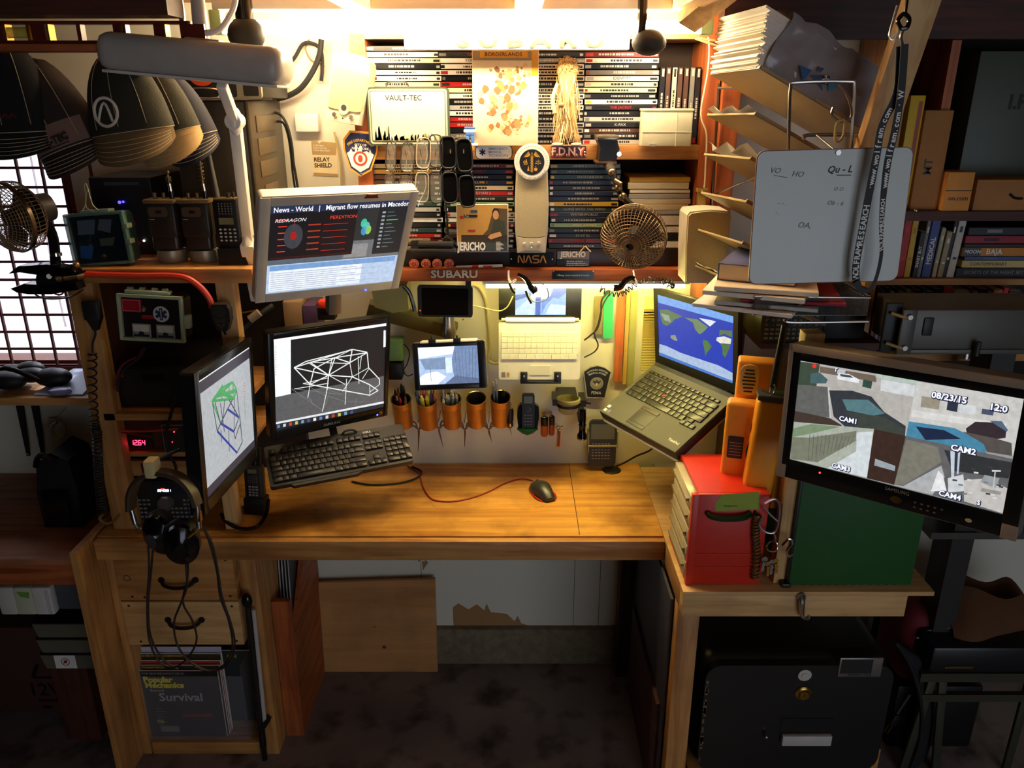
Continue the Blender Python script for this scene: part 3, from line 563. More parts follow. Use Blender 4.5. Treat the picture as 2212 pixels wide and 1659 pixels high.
mb.ln((.010, .002), (.022, .002), .0012, -.0068); mb.ln((.016, .006), (.016, -.007), .0012, -.0068); mb.disc(.011, -.003, .003, -.0068, 10, .0012); mb.disc(.021, -.003, .003, -.0068, 10, .0012)
mb.ring(-.018, .0, .002, .004, -.0068, 12); mb.ln((-.021, -.006), (-.012, -.006), .0014, -.0068); mb.ln((-.015, .008), (-.012, -.005), .0016, -.0068); mb.poly([(-.012, -.022), (-.006, -.022), (-.009, -.008)], -.0068); mb.disc(.010, -.018, .0045, -.0068); mb.ln((.010, -.012), (.010, -.009), .0014, -.0068)
one('medallion', 'round white medallion with gold winged staff on black, above the beige speaker', 'medallion', mb, (U(1149, 350, 2.115).x, 2.1185, U(1149, 350, 2.115).z))
# beige desk speaker
p0 = U(1148, 538, 2.12); sp = thing('desk_speaker', 'beige slim desktop speaker with three knobs under the round medallion', 'speaker', (p0.x, 2.125, 1.5105))
hh = U(1148, 352, 2.12).z-1.5105
mb = N(BEIGE); mb.prism([(-.038, 0), (.038, 0), (.0435, .06), (.0445, .13), (.040, hh-.01), (.036, hh), (-.036, hh), (-.040, hh-.01), (-.0445, .13), (-.0435, .06)], 0, .06)
mb.build('cabinet', None, sp)
mb = N(mat((186, 176, 140), .8, sc=300, var=.2, name='speaker_cloth')); mb.prism([(-.0375, .047), (-.02, .043), (.02, .043), (.0375, .047), (.0395, .13), (.036, hh-.004), (-.036, hh-.004), (-.0395, .13)], -.006, 0); mb.build('grille_cloth', None, sp)
mb = N(BEIGE); mb.prism([(-.0345, .002), (-.02, .008), (.02, .008), (.0345, .002), (.0365, .044), (.02, .040), (-.02, .040), (-.0365, .044)], -.008, 0); mb.build('control_panel', None, sp)
for k in (-1, 0, 1): mb = N(LGREY); mb.cyl((k*.019, -.008, .026+.001*k), (k*.019, -.015, .026+.001*k), .0045, .004); mb.build('knob', None, sp)
mb = N(glow((120, 255, 90), 2)); mb.ball((0, -.0085, .016), .0016); mb.build('power_light', None, sp)
# right speaker, in front of the posts
x0, x1, z0, z1 = R4(1480, 455, 1574, 612, 2.03); W = x1-x0
s2 = thing('desk_speaker', 'beige cloth-fronted speaker hanging by the redwood post above the laptop', 'speaker', ((x0+x1)/2, 2.03, z0))
mb = N(BEIGE); Z = z1-z0; mb.prism([(-W/2+.008, 0), (W/2-.008, 0), (W/2-.002, Z*.5), (W/2, Z-.015), (W/2-.008, Z-.002), (0, Z+.002), (-W/2+.006, Z-.003), (-W/2, Z-.012), (-W/2+.002, Z*.5)], .004, .1); mb.build('cabinet', None, s2)
mb = N(mat((206, 192, 150), .8, sc=300, var=.2, name='speaker_cloth_2')); mb.prism([(-W/2+.01, .004), (W/2-.01, .004), (W/2-.004, Z*.5), (W/2-.003, Z-.014), (W/2-.01, Z-.006), (0, Z-.001), (-W/2+.01, Z-.007), (-W/2+.003, Z-.014), (-W/2+.004, Z*.5)], -.001, .004); mb.build('grille_cloth', None, s2)
mb = N(GREY); mb.b(-.02, .02, .1, .118, .05, .09); mb.build('bracket', None, s2)
# speaker high on the wall, tilted
c = U(748, 196, 2.12); s3 = thing('desk_speaker', 'grey cloth speaker with two silver knobs tilted on the cream wall', 'speaker', (c.x, 2.14, c.z), (-.1, math.radians(9), -.15))
s_ = 1/930.
mb = N(mat((200, 190, 160), .5, name='speaker_shell')); mb.prism([(-.050, -.078), (.036, -.078), (.050, .05), (.048, .075), (.03, .088), (-.03, .088), (-.046, .078), (-.048, .05)], .0, .09); mb.build('cabinet', None, s3)
mb = N(mat((150, 138, 104), .8, sc=300, var=.2, name='speaker_cloth_3')); mb.prism([(-.046, -.046), (-.03, -.048), (.03, -.048), (.042, -.044), (.047, .045), (-.044, .058)], -.004, 0); mb.build('grille_cloth', None, s3)
mb = N(mat((185, 176, 150), .5)); mb.disc(-.004, -.046, .013, -.0048); mb.m(DARK); mb.disc(-.004, -.042, .0075, -.0054); mb.m(glow((120, 255, 80), 1.5)); mb.disc(-.006, -.059, .0018, -.0055, 8); mb.m(DARK); mb.disc(-.005, -.068, .002, -.001, 8); mb.build('bass_port', None, s3)
for a in (-.026, .018): mb = N(CHROME); mb.cyl((a, 0, -.062), (a, -.009, -.062), .0065, .0055); mb.build('knob', None, s3)
one('wall_box', 'small white socket box on the cream wall beside the tilted speaker', 'socket', B(WHITE, 0, .065, -.03, 0, 0, .05, bev=.004), (U(640, 280, 2.33).x, YW-.001, U(640, 285, 2.33).z))
# car cover case: DVD set standing open
x0, x1, z0, z1 = R4(986, 442, 1098, 540, 2.13); W = x1-x0; Hh = z1-1.5105
mb = N(WHITE); mb.b(0, W, 0, .014, 0, Hh, bev=.001); mb.m(mat((205, 160, 80), .45, var=.4, sc=12)); mb.q(.002, W-.002, .026, Hh-.002, -.0005); mb.m(mat((96, 80, 50), .45, var=.3, sc=14)); mb.poly([(.05, .026), (W-.002, .026), (W-.002, Hh-.012), (W*.72, Hh-.01), (W*.6, .06)], -.0008)
mb.m(mat((60, 48, 34), .5)); mb.q(.012, W-.002, .026, .046, -.001); mb.m(mat((30, 24, 20), .5)); mb.disc(W*.76, Hh-.022, .010, -.0012, 14, .012); mb.m(mat((214, 160, 110), .5)); mb.disc(W*.76, Hh-.028, .008, -.0014, 14, .012)
mb.m(mat((60, 66, 50), .5)); mb.poly([(W*.66, .05), (W*.95, .046), (W*.93, Hh-.045), (W*.8, Hh-.038), (W*.72, Hh-.042)], -.0013); mb.m(mat((214, 160, 110), .5)); mb.poly([(W*.6, .04), (W*.66, .034), (W*.88, .044), (W*.84, .055), (W*.66, .048)], -.0016)
mb.m(mat((200, 50, 40), .5)); mb.disc(.014, Hh-.034, .006, -.0012, 12, .004); mb.q(.03, .05, .055, .060, -.0012); mb.m(mat((60, 80, 120), .5)); mb.q(.038, .056, Hh-.022, Hh-.015, -.0012); mb.m(TEXTK); mb.q(.02, .056, Hh-.034, Hh-.027, -.0012); mb.m(TEXTW); mb.text('Pop', .028, Hh-.0305, .007, -.0016)
mb.m(mat((60, 70, 74), .5)); mb.q(0.002, W-.002, .002, .027, -.0009); mb.m(TEXTW); mb.text('JERICHO', .0395, .0145, .030, -.0018, bold=.04, sx=.64)
for k in range(7): mb.q(W-.033, W-.033+.012+.004*((k*7) % 3), .026-.0035*k, .0278-.0035*k, -.0016)
one('dvd_box_set', 'white-edged Jericho case with a person leaning out of a car window', 'dvd case', mb, (x0, 2.135, 1.5105), (-.03, 0, 0))
# glasses hanging
def glasses(px, py, wpx, hpx, kind, lab, tilt=0, Y=2.12, dark=False, fr=None):
    c = U(px, py, Y); k = 1/850.; w_, h_ = wpx*k, hpx*k; g = thing('sunglasses' if dark else 'eyeglasses', lab, 'glasses', (c.x, Y, c.z), (0, tilt, 0), 'glasses hanging from the shelf edge')
    fm = fr or (mat((60, 50, 42), .35)); n = 16; pts = []
    for i in range(n):
        t = 2*PI*i/n; e = .55; pts.append((w_/2*math.copysign(abs(math.cos(t))**e, math.cos(t)), 0, h_/2*math.copysign(abs(math.sin(t))**e, math.sin(t))))
    zs = (h_*.53+.003)
    for sg in (1, -1):
        mb_ = N(fm); mb_.tube([(a, b_-.0, c_+sg*zs) for a, b_, c_ in pts], .0016 if not dark else .0022, 6, 2, closed=True)
        o_ = mb_.build('rim', None, g)
        mb_ = N(mat((12, 12, 14), .08, name='smoked_lens') if dark else mat((225, 228, 220), .05, alpha=.16, name='clear_lens')); mb_.poly([(a*.97, c_*.97+sg*zs) for a, b_, c_ in pts], .0005); mb_.build('lens', None, g)
    mb_ = N(fm); mb_.tube([(w_/2-.002, 0, .006), (w_/2-.006, -.003, 0), (w_/2-.002, 0, -.006)], .0016, 6); mb_.build('bridge', None, g)
    for sg in (1, -1):
        mb_ = N(fm); mb_.tube([(-w_*.3, .001, sg*(h_*1.06+.002)), (-w_*.1, .012, sg*(h_*1.0)), (w_*.2, .030, sg*(h_*.6)), (w_*.1, .034, sg*(h_*.2))], .0014, 6); mb_.build('temple', None, g)
glasses(843, 372, 22, 62, 0, 'thin clear eyeglasses hanging nearest the fire department patch', .1)
glasses(878, 376, 30, 62, 0, 'brown framed clear eyeglasses hanging second from the fire department patch', .12)
glasses(913, 368, 30, 64, 0, 'pale framed clear eyeglasses hanging third from the fire department patch', .08, fr=mat((170, 160, 140), .4))
glasses(942, 366, 30, 68, 0, 'black framed clear eyeglasses hanging beside the first sunglasses', .02, fr=BLACK)
glasses(970, 368, 34, 66, 1, 'dark wraparound sunglasses hanging nearer the clear eyeglasses', -.02, dark=True, fr=BLACK)
glasses(1006, 375, 34, 68, 1, 'dark wraparound sunglasses hanging under the medical technician plate', -.06, dark=True, fr=BLACK)
wr_ = MB().m(STEEL); a = U(826, 338, 2.158); b2 = U(1020, 342, 2.158)
for px in (845, 880, 912, 944, 976, 1004): q0 = U(px, 328, 2.164); wr_.tube([q0, q0+Vector((0, -.03, -.006)), q0+Vector((0, -.046, 0)), q0+Vector((0, -.048, .01))], .0016, 6); wr_.tube([q0+Vector((0, -.03, -.006)), q0+Vector((0, -.03, -.045))], .0014, 6); wr_.tube([q0+Vector((-.011, -.03, -.045)), q0+Vector((.011, -.03, -.045))], .0014, 6)
onew('glasses_rail', 'row of small white metal hooks holding the glasses on the shelf edge', 'hook rail', wr_, a)
# stapler-like things behind the white monitor
for i, (px, py, sx_, c0, lb_) in enumerate(((905, 500, .09, (120, 110, 90), 'brown stapler lying behind the corner of the white monitor'), (915, 530, .12, (40, 38, 36), 'long dark stapler lying in front of the brown stapler'))):
    x = U(px, py, 2.16).x; mb = N(mat(c0, .4)); mb.b(-sx_/2, sx_/2, -.015, .015, 0, .012, bev=.003); mb.b(-sx_/2, sx_/2*.9, -.012, .012, .014, .03, bev=.006)
    mb.m(BLACK); mb.b(-sx_/2, -sx_/2+.02, -.012, .012, .012, .03); one('stapler', lb_, 'stapler', mb, (x-.01, 2.172-.045*i+.0, 1.5105 if i == 0 else 1.5105), (0, 0, .1)) if i == 0 else one('stapler', lb_, 'stapler', mb, (x+.03, 2.14-.01, 1.5105), (0, 0, -.05))
p = U(985, 505, 2.15); mb = N(BLACK); mb.tube([(0, 0, 0), (.0, 0, .03), (-.006, 0, .17)], .003, 6); mb.tube([(-.012, 0, .0), (0, -.006, .02), (.03, -.01, -.008), (.034, -.01, -.016)], .006, 8); mb.ball((0, 0, .015), .012)
one('mini_tripod', 'black folding mini tripod standing beside the Jericho case', 'tripod', mb, (p.x-.022, 2.15, 1.5285))
p = U(1265, 530, 2.13); mb = N(DARK); mb.cyl((0, 0, .012), (0, 0, .055), .0016); mb.m(mat((190, 150, 100), .4)); [mb.cyl((0, 0, .014), (.024*math.cos(a), .024*math.sin(a), .0015), .0016) for a in (-.9, -2.2, 1.6)]
one('small_stand', 'little three-legged wire stand on the shelf before the lower cases', 'stand', mb, (p.x, 2.150, 1.5105))
# -------- clip-on fans
CG = mat((150, 122, 90), .45, .6, name='bronze_mesh')
def fan_head(fn, c, nrm, r):
    M = Vector(nrm).normalized().to_track_quat('Z', 'Y').to_matrix().to_4x4(); M.translation = c
    mb_ = N(CG); mb_.T = fn.matrix_world.inverted() @ M if 0 else M
    pr = [(r*math.sin(t), .55*r*math.cos(t)) for t in [PI/2*k/13 for k in range(1, 14)]]
    mb_.lathe(pr, 52); o = mb_.build('cage', None, fn, smooth=0); md = o.modifiers.new('wire', 'WIREFRAME'); md.thickness = .0018
    mb_ = N(CG); mb_.T = M; mb_.lathe([(r, 0), (r, -.014), (r*.95, -.032), (r*.7, -.05)], 52); o = mb_.build('back_cage', None, fn, smooth=0); md = o.modifiers.new('wire', 'WIREFRAME'); md.thickness = .0018
    mb_ = N(mat((120, 105, 85), .25, .9, name='cage_band')); mb_.T = M; mb_.lathe([(r+.001, -.006), (r+.002, .003), (r-.001, .006), (r-.002, -.006), (r+.001, -.006)], 48); mb_.build('band', None, fn)
    mb_ = N(BLACKM); mb_.T = M; mb_.lathe([(0, .012), (.018, .01), (.02, -.03)], 20)
    for k in range(3):
        a0 = 2*PI*k/3
        mb_.add([(.018*math.cos(a0), .018*math.sin(a0), .006), (r*.85*math.cos(a0+.2), r*.85*math.sin(a0+.2), .01), (r*.9*math.cos(a0+.7), r*.9*math.sin(a0+.7), -.008), (r*.6*math.cos(a0+1.1), r*.6*math.sin(a0+1.1), -.014), (.018*math.cos(a0+1.1), .018*math.sin(a0+1.1), -.008)], [(0, 1, 2, 3, 4)])
    mb_.build('fan_blades', None, fn)
    mb_ = N(DARK); mb_.T = M; mb_.lathe([(r*.7, -.045), (r*.68, -.052), (.034, -.055), (.030, -.095), (.0, -.098)], 28); mb_.build('motor', None, fn)
fa = thing('clip_fan', 'bronze mesh-caged clip fan hanging from the upper shelf edge', 'fan', (0, 0, 0))
c = U(1368, 515, 1.99); fan_head(fa, c, (-.30, -.86, -.30), .082)
mb = N(STEEL); q0, q1, q2, q3 = U(1318, 300, 2.08), U(1322, 372, 2.07), U(1345, 425, 2.05), U(1382, 455, 2.04)
mb.m(BLACK); mb.tube([q1, q2, q3], .008, 8); mb.m(mat((150, 130, 100), .3, .9)); mb.ball(q1, .011); mb.ball(U(1336, 405, 2.045), .010); mb.ball(q2, .011); mb.ball(q3, .010); mb.cyl(U(1328, 390, 2.04), U(1342, 398, 2.03), .006)
mb.build('hinge_arm', None, fa)
mb = N(mat((170, 160, 140), .25, .9, name='clip_metal')); x0, x1, z0, z1 = R4(1287, 292, 1342, 350, 2.10)
mb.b(x0, x1-.008, 2.08, 2.17, z1-.012, z1, bev=.004); mb.m(BLACK); mb.prism([(x0+.004, z1-.012), (x1-.012, z1-.012), (x1-.004, (z0+z1)/2), (x1-.012, z0+.002), (x0+.008, z0+.002), (x0+.012, (z0+z1)/2)], 2.10, 2.165); mb.m(mat((150, 110, 80), .3, .8)); mb.b(x0, x1-.01, 2.09, 2.165, z0-.004, z0+.002, bev=.002); mb.m(CHROME); mb.cyl((x1-.006, 2.10, z0+.02), (x1-.006, 2.09, z0+.02), .006)
mb.m(DARK); mb.cyl(((x0+x1)/2, 2.12, z0), q1, .012)
mb.build('clamp', None, fa)
fb = thing('clip_fan', 'black mesh-caged clip fan clamped at the shelf end before the barred window', 'fan', (0, 0, 0))
c = U(22, 470, 1.80); fan_head(fb, c, (-.45, -.88, -.12), .078)
mb = N(mat((90, 84, 80), .3, .8)); q0 = U(95, 455, 1.86); mb.cyl(U(55, 455, 1.85), U(105, 440, 1.90), .034, .026); mb.build('motor_cover', None, fb)
mb = N(GLOSS); mb.tube(path([(95, 480, 1.87), (112, 505, 1.88), (118, 540, 1.89), (120, 575, 1.89)]), .012, 10); mb.m(CHROME); mb.cyl(U(120, 545, 1.888), U(121, 552, 1.888), .0135); mb.build('neck', None, fb)
mb = N(GLOSS)
for sg, pts in ((1, [(28, 588), (48, 572), (110, 568), (160, 578), (178, 590), (150, 594), (100, 592), (52, 585)]), (-1, [(32, 620), (60, 610), (110, 612), (170, 606), (178, 622), (120, 632), (70, 632), (45, 628)])):
    P = [U(a, b_, 1.88) for a, b_ in pts]; mb.prism([(v.x, v.z) for v in P], 1.862, 1.898)
mb.m(BLACK); P = [U(a, b_, 1.88) for a, b_ in [(90, 570), (125, 570), (125, 632), (88, 632), (84, 600)]]; mb.prism([(v.x, v.z) for v in P], 1.866, 1.894); mb.m(CHROME); mb.cyl(U(106, 597, 1.86)-Vector((0, .0, 0)), U(106, 597, 1.90), .006)
mb.build('clamp_jaw', None, fb)
# -------- ceiling things
p = U(1402, 92, 1.98); cm = thing('web_camera', 'round black ball camera hanging below the loft near the light tube end', 'camera', (p.x, 1.98, p.z))
mb = N(BLACKM); mb.ball((0, 0, 0), .040, 1, .8, .72); mb.build('body', None, cm); mb = N(GLOSS); mb.tube([(-.02, 0, .02), (-.018, 0, .045), (-.02, 0, 2.14-p.z)], .011, 8); mb.build('stalk', None, cm)
p = U(532, 75, 1.95); cm = thing('web_camera', 'black ball camera hanging by the light tube end above the lamp hood', 'camera', (p.x, 1.95, p.z))
mb = N(BLACKM); mb.ball((0, 0, 0), .042, 1, .8, .9); mb.build('body', None, cm); mb = N(GLOSS); mb.cyl((-.0, 0, .02), (0, 0, 2.14-p.z), .02); mb.build('stalk', None, cm)
for i, (px, py) in enumerate(((700, 25), (1335, 28))):
    p = U(px, py, 1.98); mb = N(mat((205, 190, 160), .6)); mb.b(-.022, .022, -.016, .016, -.012, 0, bev=.002); mb.m(DARK); mb.b(-.006, .006, -.0165, -.010, -.01, -.003)
    one('ceiling_plate', ['white clip plate on the loft above the tilted grey speaker', 'white clip plate on the loft above the straw figure'][i], 'clip', mb, (p.x, 1.98, 2.14), group='clip plates on the loft')
# ================================================================ screens and the things under the shelf
import numpy as np
def kpos(l, k): return (l[0]*k, l[1]*k, HC+(l[2]-HC)*k)
def qmap(src, x0, x1, z0, z1):                # source quad TL TR BR BL -> flat panel coordinates
    dst = [(x0, z1), (x1, z1), (x1, z0), (x0, z0)]; A = []; b_ = []
    for (u, v), (x, z) in zip(src, dst):
        A.append([u, v, 1, 0, 0, 0, -u*x, -v*x]); b_.append(x); A.append([0, 0, 0, u, v, 1, -u*z, -v*z]); b_.append(z)
    h = np.linalg.solve(np.array(A, float), np.array(b_, float))
    def f(u, v): w_ = h[6]*u+h[7]*v+1; return (float((h[0]*u+h[1]*v+h[2])/w_), float((h[3]*u+h[4]*v+h[5])/w_))
    return f
def monitor(label, loc, rot, W, H, bz, T, shell, name='monitor', rnd=.012, cat='monitor', front=None):
    r = thing(name, label, cat, loc, rot); l, r_, t, b_ = bz
    sx0, sx1, sz0, sz1 = -W/2+l, W/2-r_, -H/2+b_, H/2-t
    mb_ = N(shell); mb_.rr(-W/2, W/2, -H/2, H/2, rnd, 0, T*.55); mb_.b(-W*.36, W*.36, T*.5, T, -H*.34, H*.34, bev=.01)
    mb_.build('casing', None, r)
    mb_ = N(front or shell); mb_.b(-W/2+.001, sx0, -.004, 0, -H/2+.002, H/2-.002, bev=.0015); mb_.b(sx1, W/2-.001, -.004, 0, -H/2+.002, H/2-.002, bev=.0015); mb_.b(sx0, sx1, -.004, 0, sz1, H/2-.002, bev=.0015); mb_.b(sx0, sx1, -.004, 0, -H/2+.002, sz0, bev=.0015)
    mb_.build('bezel', None, r)
    return r, (sx0, sx1, sz0, sz1)
def screen(r, rect, fill, draw, name='display'):
    mb_ = N(fill); mb_.q(*rect, -.0008); draw(mb_); o = mb_.build(name, None, r, smooth=0); return o
G = glow
# ---- white news monitor
wm, R_ = monitor('white monitor showing a news headline and dark red program windows', kpos((-.452, 2.042, 1.541), .94), (.518, .016, .524), .40*.94, .33*.94, (.025, .022, .025, .028), .05, mat((214, 206, 190), .4, name='silver_bezel'), rnd=.01)
def dr(mb_):
    x0, x1, z0, z1 = R_; w_ = x1-x0; h_ = z1-z0
    P = lambda a, b_: (x0+a*w_, z0+b_*h_)
    def q(a0, b0, a1, b1, c, e=1, y=-.0012): p, s = P(a0, b0), P(a1, b1); mb_.m(G(c, e)); mb_.q(p[0], s[0], p[1], s[1], y)
    q(0, .0, 1, .34, (176, 196, 222), 1.1); q(.02, .02, .72, .27, (225, 232, 240), 1.1, -.0014); q(.02, .27, .98, .33, (120, 160, 210), 1, -.0014)
    for k in range(9): q(.03, .035+.025*k, .03+.5+.15*((k*5) % 3), .042+.025*k, (170, 180, 200), 1, -.0016)
    q(.55, .34, 1, .93, (120, 124, 128), .8); q(.56, .36, .74, .52, (150, 150, 150), .9, -.0014)
    q(.0, .40, .62, .92, (20, 20, 26), 1, -.0016); q(.01, .41, .61, .43, (60, 22, 20), 1, -.0018)
    q(.62, .56, .80, .92, (40, 46, 48), 1, -.0018); q(.78, .38, 1, .93, (24, 32, 40), 1, -.0020)
    q(0, .92, 1, 1, (36, 48, 78), 1, -.0018)
    mb_.m(G((240, 240, 240), 1.3)); p = P(.02, .955); mb_.text('News - World   |   Migrant flow resumes in Macedonia   |', p[0], p[1], h_*.075, -.0024, al='LEFT', bold=.01, sx=.78)
    for k in range(6): q(.06 if k else .05, .84-.07*k, .12, .85-.07*k, (220, 60, 40), 1.2, -.002)
    mb_.m(G((220, 60, 40), 1.3)); p = P(.52, .845); mb_.text('PERDITION', p[0], p[1], .013, -.0024); mb_.m(G((240, 240, 240), 1)); p = P(.14, .84); mb_.text('REDRAGON', p[0], p[1], .013, -.0024, shear=.3)
    for k in range(5): q(.27, .77-.07*k, .36, .785-.07*k, (170, 60, 40), 1, -.002); q(.38, .77-.075*k, .56, .775-.075*k, (200, 40, 30), 1.2, -.002)
    p = P(.17, .66); mb_.m(G((60, 62, 70), 1)); mb_.disc(p[0], p[1], .022, -.0021, 20, .036); mb_.m(G((150, 30, 24), 1.2)); mb_.disc(p[0], p[1]+.002, .008, -.0023, 12, .012); mb_.ln((p[0], p[1]+.03), (p[0], p[1]+.05), .002, -.0023)
    for a, b_, c in ((.68, .76, (70, 190, 150)), (.705, .72, (90, 190, 200)), (.69, .67, (60, 140, 190)), (.72, .68, (150, 200, 80))): p = P(a, b_); mb_.m(G(c, 1)); mb_.disc(p[0], p[1], .008, -.0022, 9, .014)
    for k in range(10): q(.81, .86-.045*k, .835, .882-.045*k, (150, 160, 160), 1, -.0023); q(.85, .865-.045*k, .85+.05+.02*(k % 3), .875-.045*k, (90, 110, 110) if k != 2 else (110, 190, 110), 1, -.0023)
screen(wm, R_, G((90, 100, 110)), dr)
mb = N(glow((60, 80, 255), 6)); mb.ball((.094, -.005, -.146), .0025); mb.build('power_light', None, wm)
mb = N(mat((110, 20, 16), .5)); mb.prism([(.050, .142), (.056, .153), (.068, .150), (.080, .153), (.085, .142)], -.006, -.004); mb.build('sticker', None, wm)
mb = N(ALU); mb.T = Matrix.Rotation(-.3, 4, 'X'); mb.b(-.03, .03, .03, .08, -.03, .03, bev=.008); mb.b(.0, .035, .05, .085, -.21, -.0, bev=.006); mb.build('stand_arm', None, wm)
# ---- desk lamp with wide hood and white folding arm
lc = U(424, 128, 1.72); dl = thing('hood_lamp', 'wide grey-white hooded lamp hanging over the caps on a white folding arm', 'lamp', lc, (0, math.radians(5.0), 0))
HM = mat((176, 172, 164), .35, name='lamp_enamel')
mb = N(HM); mb.b(-.182, .182, -.05, .07, -.036, .036, bev=.026, seg=4); mb.build('hood', None, dl)
mb = N(mat((215, 212, 205), .3)); mb.b(-.172, .172, -.040, .058, -.040, -.034, bev=.002); mb.build('diffuser', None, dl)
mb = N(HM); mb.b(-.02, .05, -.01, .03, .02, .04, bev=.004); mb.cyl((.01, .01, .03), (0, .01, 2.14-lc.z), .016, .012); mb.m(WHITE); mb.tube([(.02, 0, .05), (.05, 0, .06), (.07, .02, .10), (.075, .03, .14)], .006); mb.build('neck', None, dl)
am = thing('folding_stand', 'white folding steel arm running down past the dark computer to the white monitor', 'arm', (0, 0, 0))
mb = N(WHITE); a, b2, c2, d2 = U(478, 180, 1.76), U(508, 262, 1.85), U(537, 520, 1.97), U(560, 640, 2.04)
def bar(mb_, p, q_, wd, dp):
    d = (q_-p); L_ = d.length; x = Vector((1, 0, 0)); z = d.normalized(); x = (x-z*x.dot(z)).normalized(); y = z.cross(x)
    M = Matrix((x, y, z)).transposed().to_4x4(); M.translation = p; T_ = mb_.T; mb_.T = M; mb_.b(-wd/2, wd/2, -dp/2, dp/2, 0, L_, bev=.003); mb_.T = T_
bar(mb, a, b2, .020, .022); mb.build('upper_arm', None, am)
mb = N(WHITE); mb.ball(b2, .026, .6, .8, 1.2); mb.cyl(b2-Vector((.0, .018, 0)), b2+Vector((0, .018, 0)), .018); mb.build('elbow', None, am)
mb = N(WHITE); bar(mb, b2, c2, .024, .026); mb.build('lower_arm', None, am)
mb = N(WHITE); mb.ball(c2, .024, .6, 1, 1.3); bar(mb, c2, d2, .034, .05); mb.build('bracket', None, am)
mb = N(STEEL); mb.cyl(c2+Vector((.0, 0, .01)), c2+Vector((.06, .01, .01)), .005); mb.build('pin', None, am)
# ---- Samsung monitor with truss model
K = .94
SMB = mat((20, 20, 22), .25, name='piano_black')
sm, R_ = monitor('black monitor showing a white wireframe truss model on dark grey', kpos((-.526, 2.188, 1.134), K), (.112, .035, .637), .375*K, .33*K, (.016, .014, .018, .032), .05, SMB)
f = qmap([(655, 375), (1350, 275), (1332, 790), (670, 950)], *R_)
def dr(mb_):
    def pq(pts, c, e=1, y=-.0012): mb_.m(G(c, e)); mb_.poly([f(*p) for p in pts], y)
    pq([(655, 378), (1350, 276), (1350, 292), (655, 396)], (235, 235, 235), 1.2, -.0014)
    pq([(665, 742), (1335, 600), (1332, 790), (670, 950)], (92, 92, 94), 1)
    pq([(657, 392), (765, 376), (765, 722), (666, 746)], (226, 232, 236), 1.25, -.0015)
    pq([(667, 905), (1334, 755), (1334, 768), (667, 918)], (220, 222, 225), 1.1, -.0016)
    pq([(668, 918), (1334, 768), (1332, 790), (670, 950)], (40, 44, 50), 1, -.0015)
    for k in range(13):
        a = 685+k*38; b_ = 932-k*8.6; pq([(a-8, b_-9), (a+9, b_-13), (a+9, b_+6), (a-8, b_+10)], [(90, 130, 190), (210, 210, 210), (190, 70, 50), (200, 190, 90), (120, 160, 190), (60, 90, 150), (230, 230, 230)][k % 7], 1, -.0018)
    pq([(1334, 320), (1346, 318), (1346, 420), (1332, 424)], (230, 235, 240), 1.2, -.0018)
    for k in range(12): pq([(668, 422+16*k), (671, 422+16*k), (671, 430+16*k), (668, 430+16*k)], (70, 70, 90), 1, -.0018)
    L1 = [(785, 555, 1145, 437), (1145, 437, 1235, 455), (785, 555, 860, 515), (860, 515, 1145, 440), (785, 555, 885, 660), (885, 660, 1250, 720), (1250, 720, 1300, 690), (1300, 690, 1250, 655), (1250, 655, 1145, 608), (1145, 608, 1000, 600), (1000, 600, 785, 555), (1000, 600, 885, 520), (885, 520, 1040, 490), (1040, 490, 1235, 457), (1000, 600, 1040, 490), (1000, 600, 1130, 520), (1130, 520, 1145, 437), (1130, 520, 1235, 457), (1040, 490, 1130, 520), (885, 660, 1000, 600), (885, 660, 910, 560), (910, 560, 1040, 490), (1000, 600, 990, 690), (1235, 457, 1243, 550), (1243, 550, 1308, 620), (1308, 620, 1308, 652), (1308, 652, 1250, 700), (1145, 608, 1243, 550), (1145, 608, 1130, 520), (1145, 608, 1085, 700), (840, 655, 885, 660), (840, 655, 1000, 615), (870, 520, 1000, 600), (885, 520, 1130, 525), (1200, 480, 1190, 560), (1180, 480, 1185, 650), (1205, 620, 1245, 555), (1250, 655, 1250, 720), (785, 690, 1000, 650), (990, 690, 960, 830), (885, 660, 870, 745), (1000, 600, 1100, 655), (885, 520, 785, 555), (1145, 437, 1040, 490), (1020, 500, 1000, 600), (1110, 620, 1100, 780)]
    mb_.m(G((225, 228, 225), 1.15))
    for i, (a, b_, c, d) in enumerate(L1): mb_.ln(f(a, b_), f(c, d), .0029 if i < 26 else .0019, -.0020-i*.00001)
    mb_.m(G((130, 132, 132), 1))
    for a, b_, c, d in ((770, 690, 960, 820), (790, 690, 1090, 720), (960, 720, 1110, 765), (1110, 765, 1240, 760), (880, 740, 905, 790), (960, 830, 1010, 700), (1170, 740, 1160, 790), (1290, 740, 1285, 765), (890, 680, 980, 730), (1085, 720, 900, 660)): mb_.ln(f(a, b_), f(c, d), .0011, -.0017)
screen(sm, R_, G((30, 30, 33)), dr)
mb = N(mat((150, 150, 150), .4)); mb.text('SAMSUNG', .0, -.33*K/2+.015, .011, -.0046, bold=.01); mb.m(glow((70, 90, 255), 5)); mb.disc(.30*K/2+.0, -.33*K/2+.012, .003, -.0048, 10); mb.m(BRASS); mb.disc(.31*K/2+.006, -.33*K/2+.016, .006, -.0046, 14); mb.build('lettering', None, sm)
mb = N(DARK); mb.b(-.03, .03, .04, .10, -.04, .04, bev=.005); mb.cyl((0, .08, 0), (0, .16, -.10), .02); mb.build('wall_mount', None, sm)
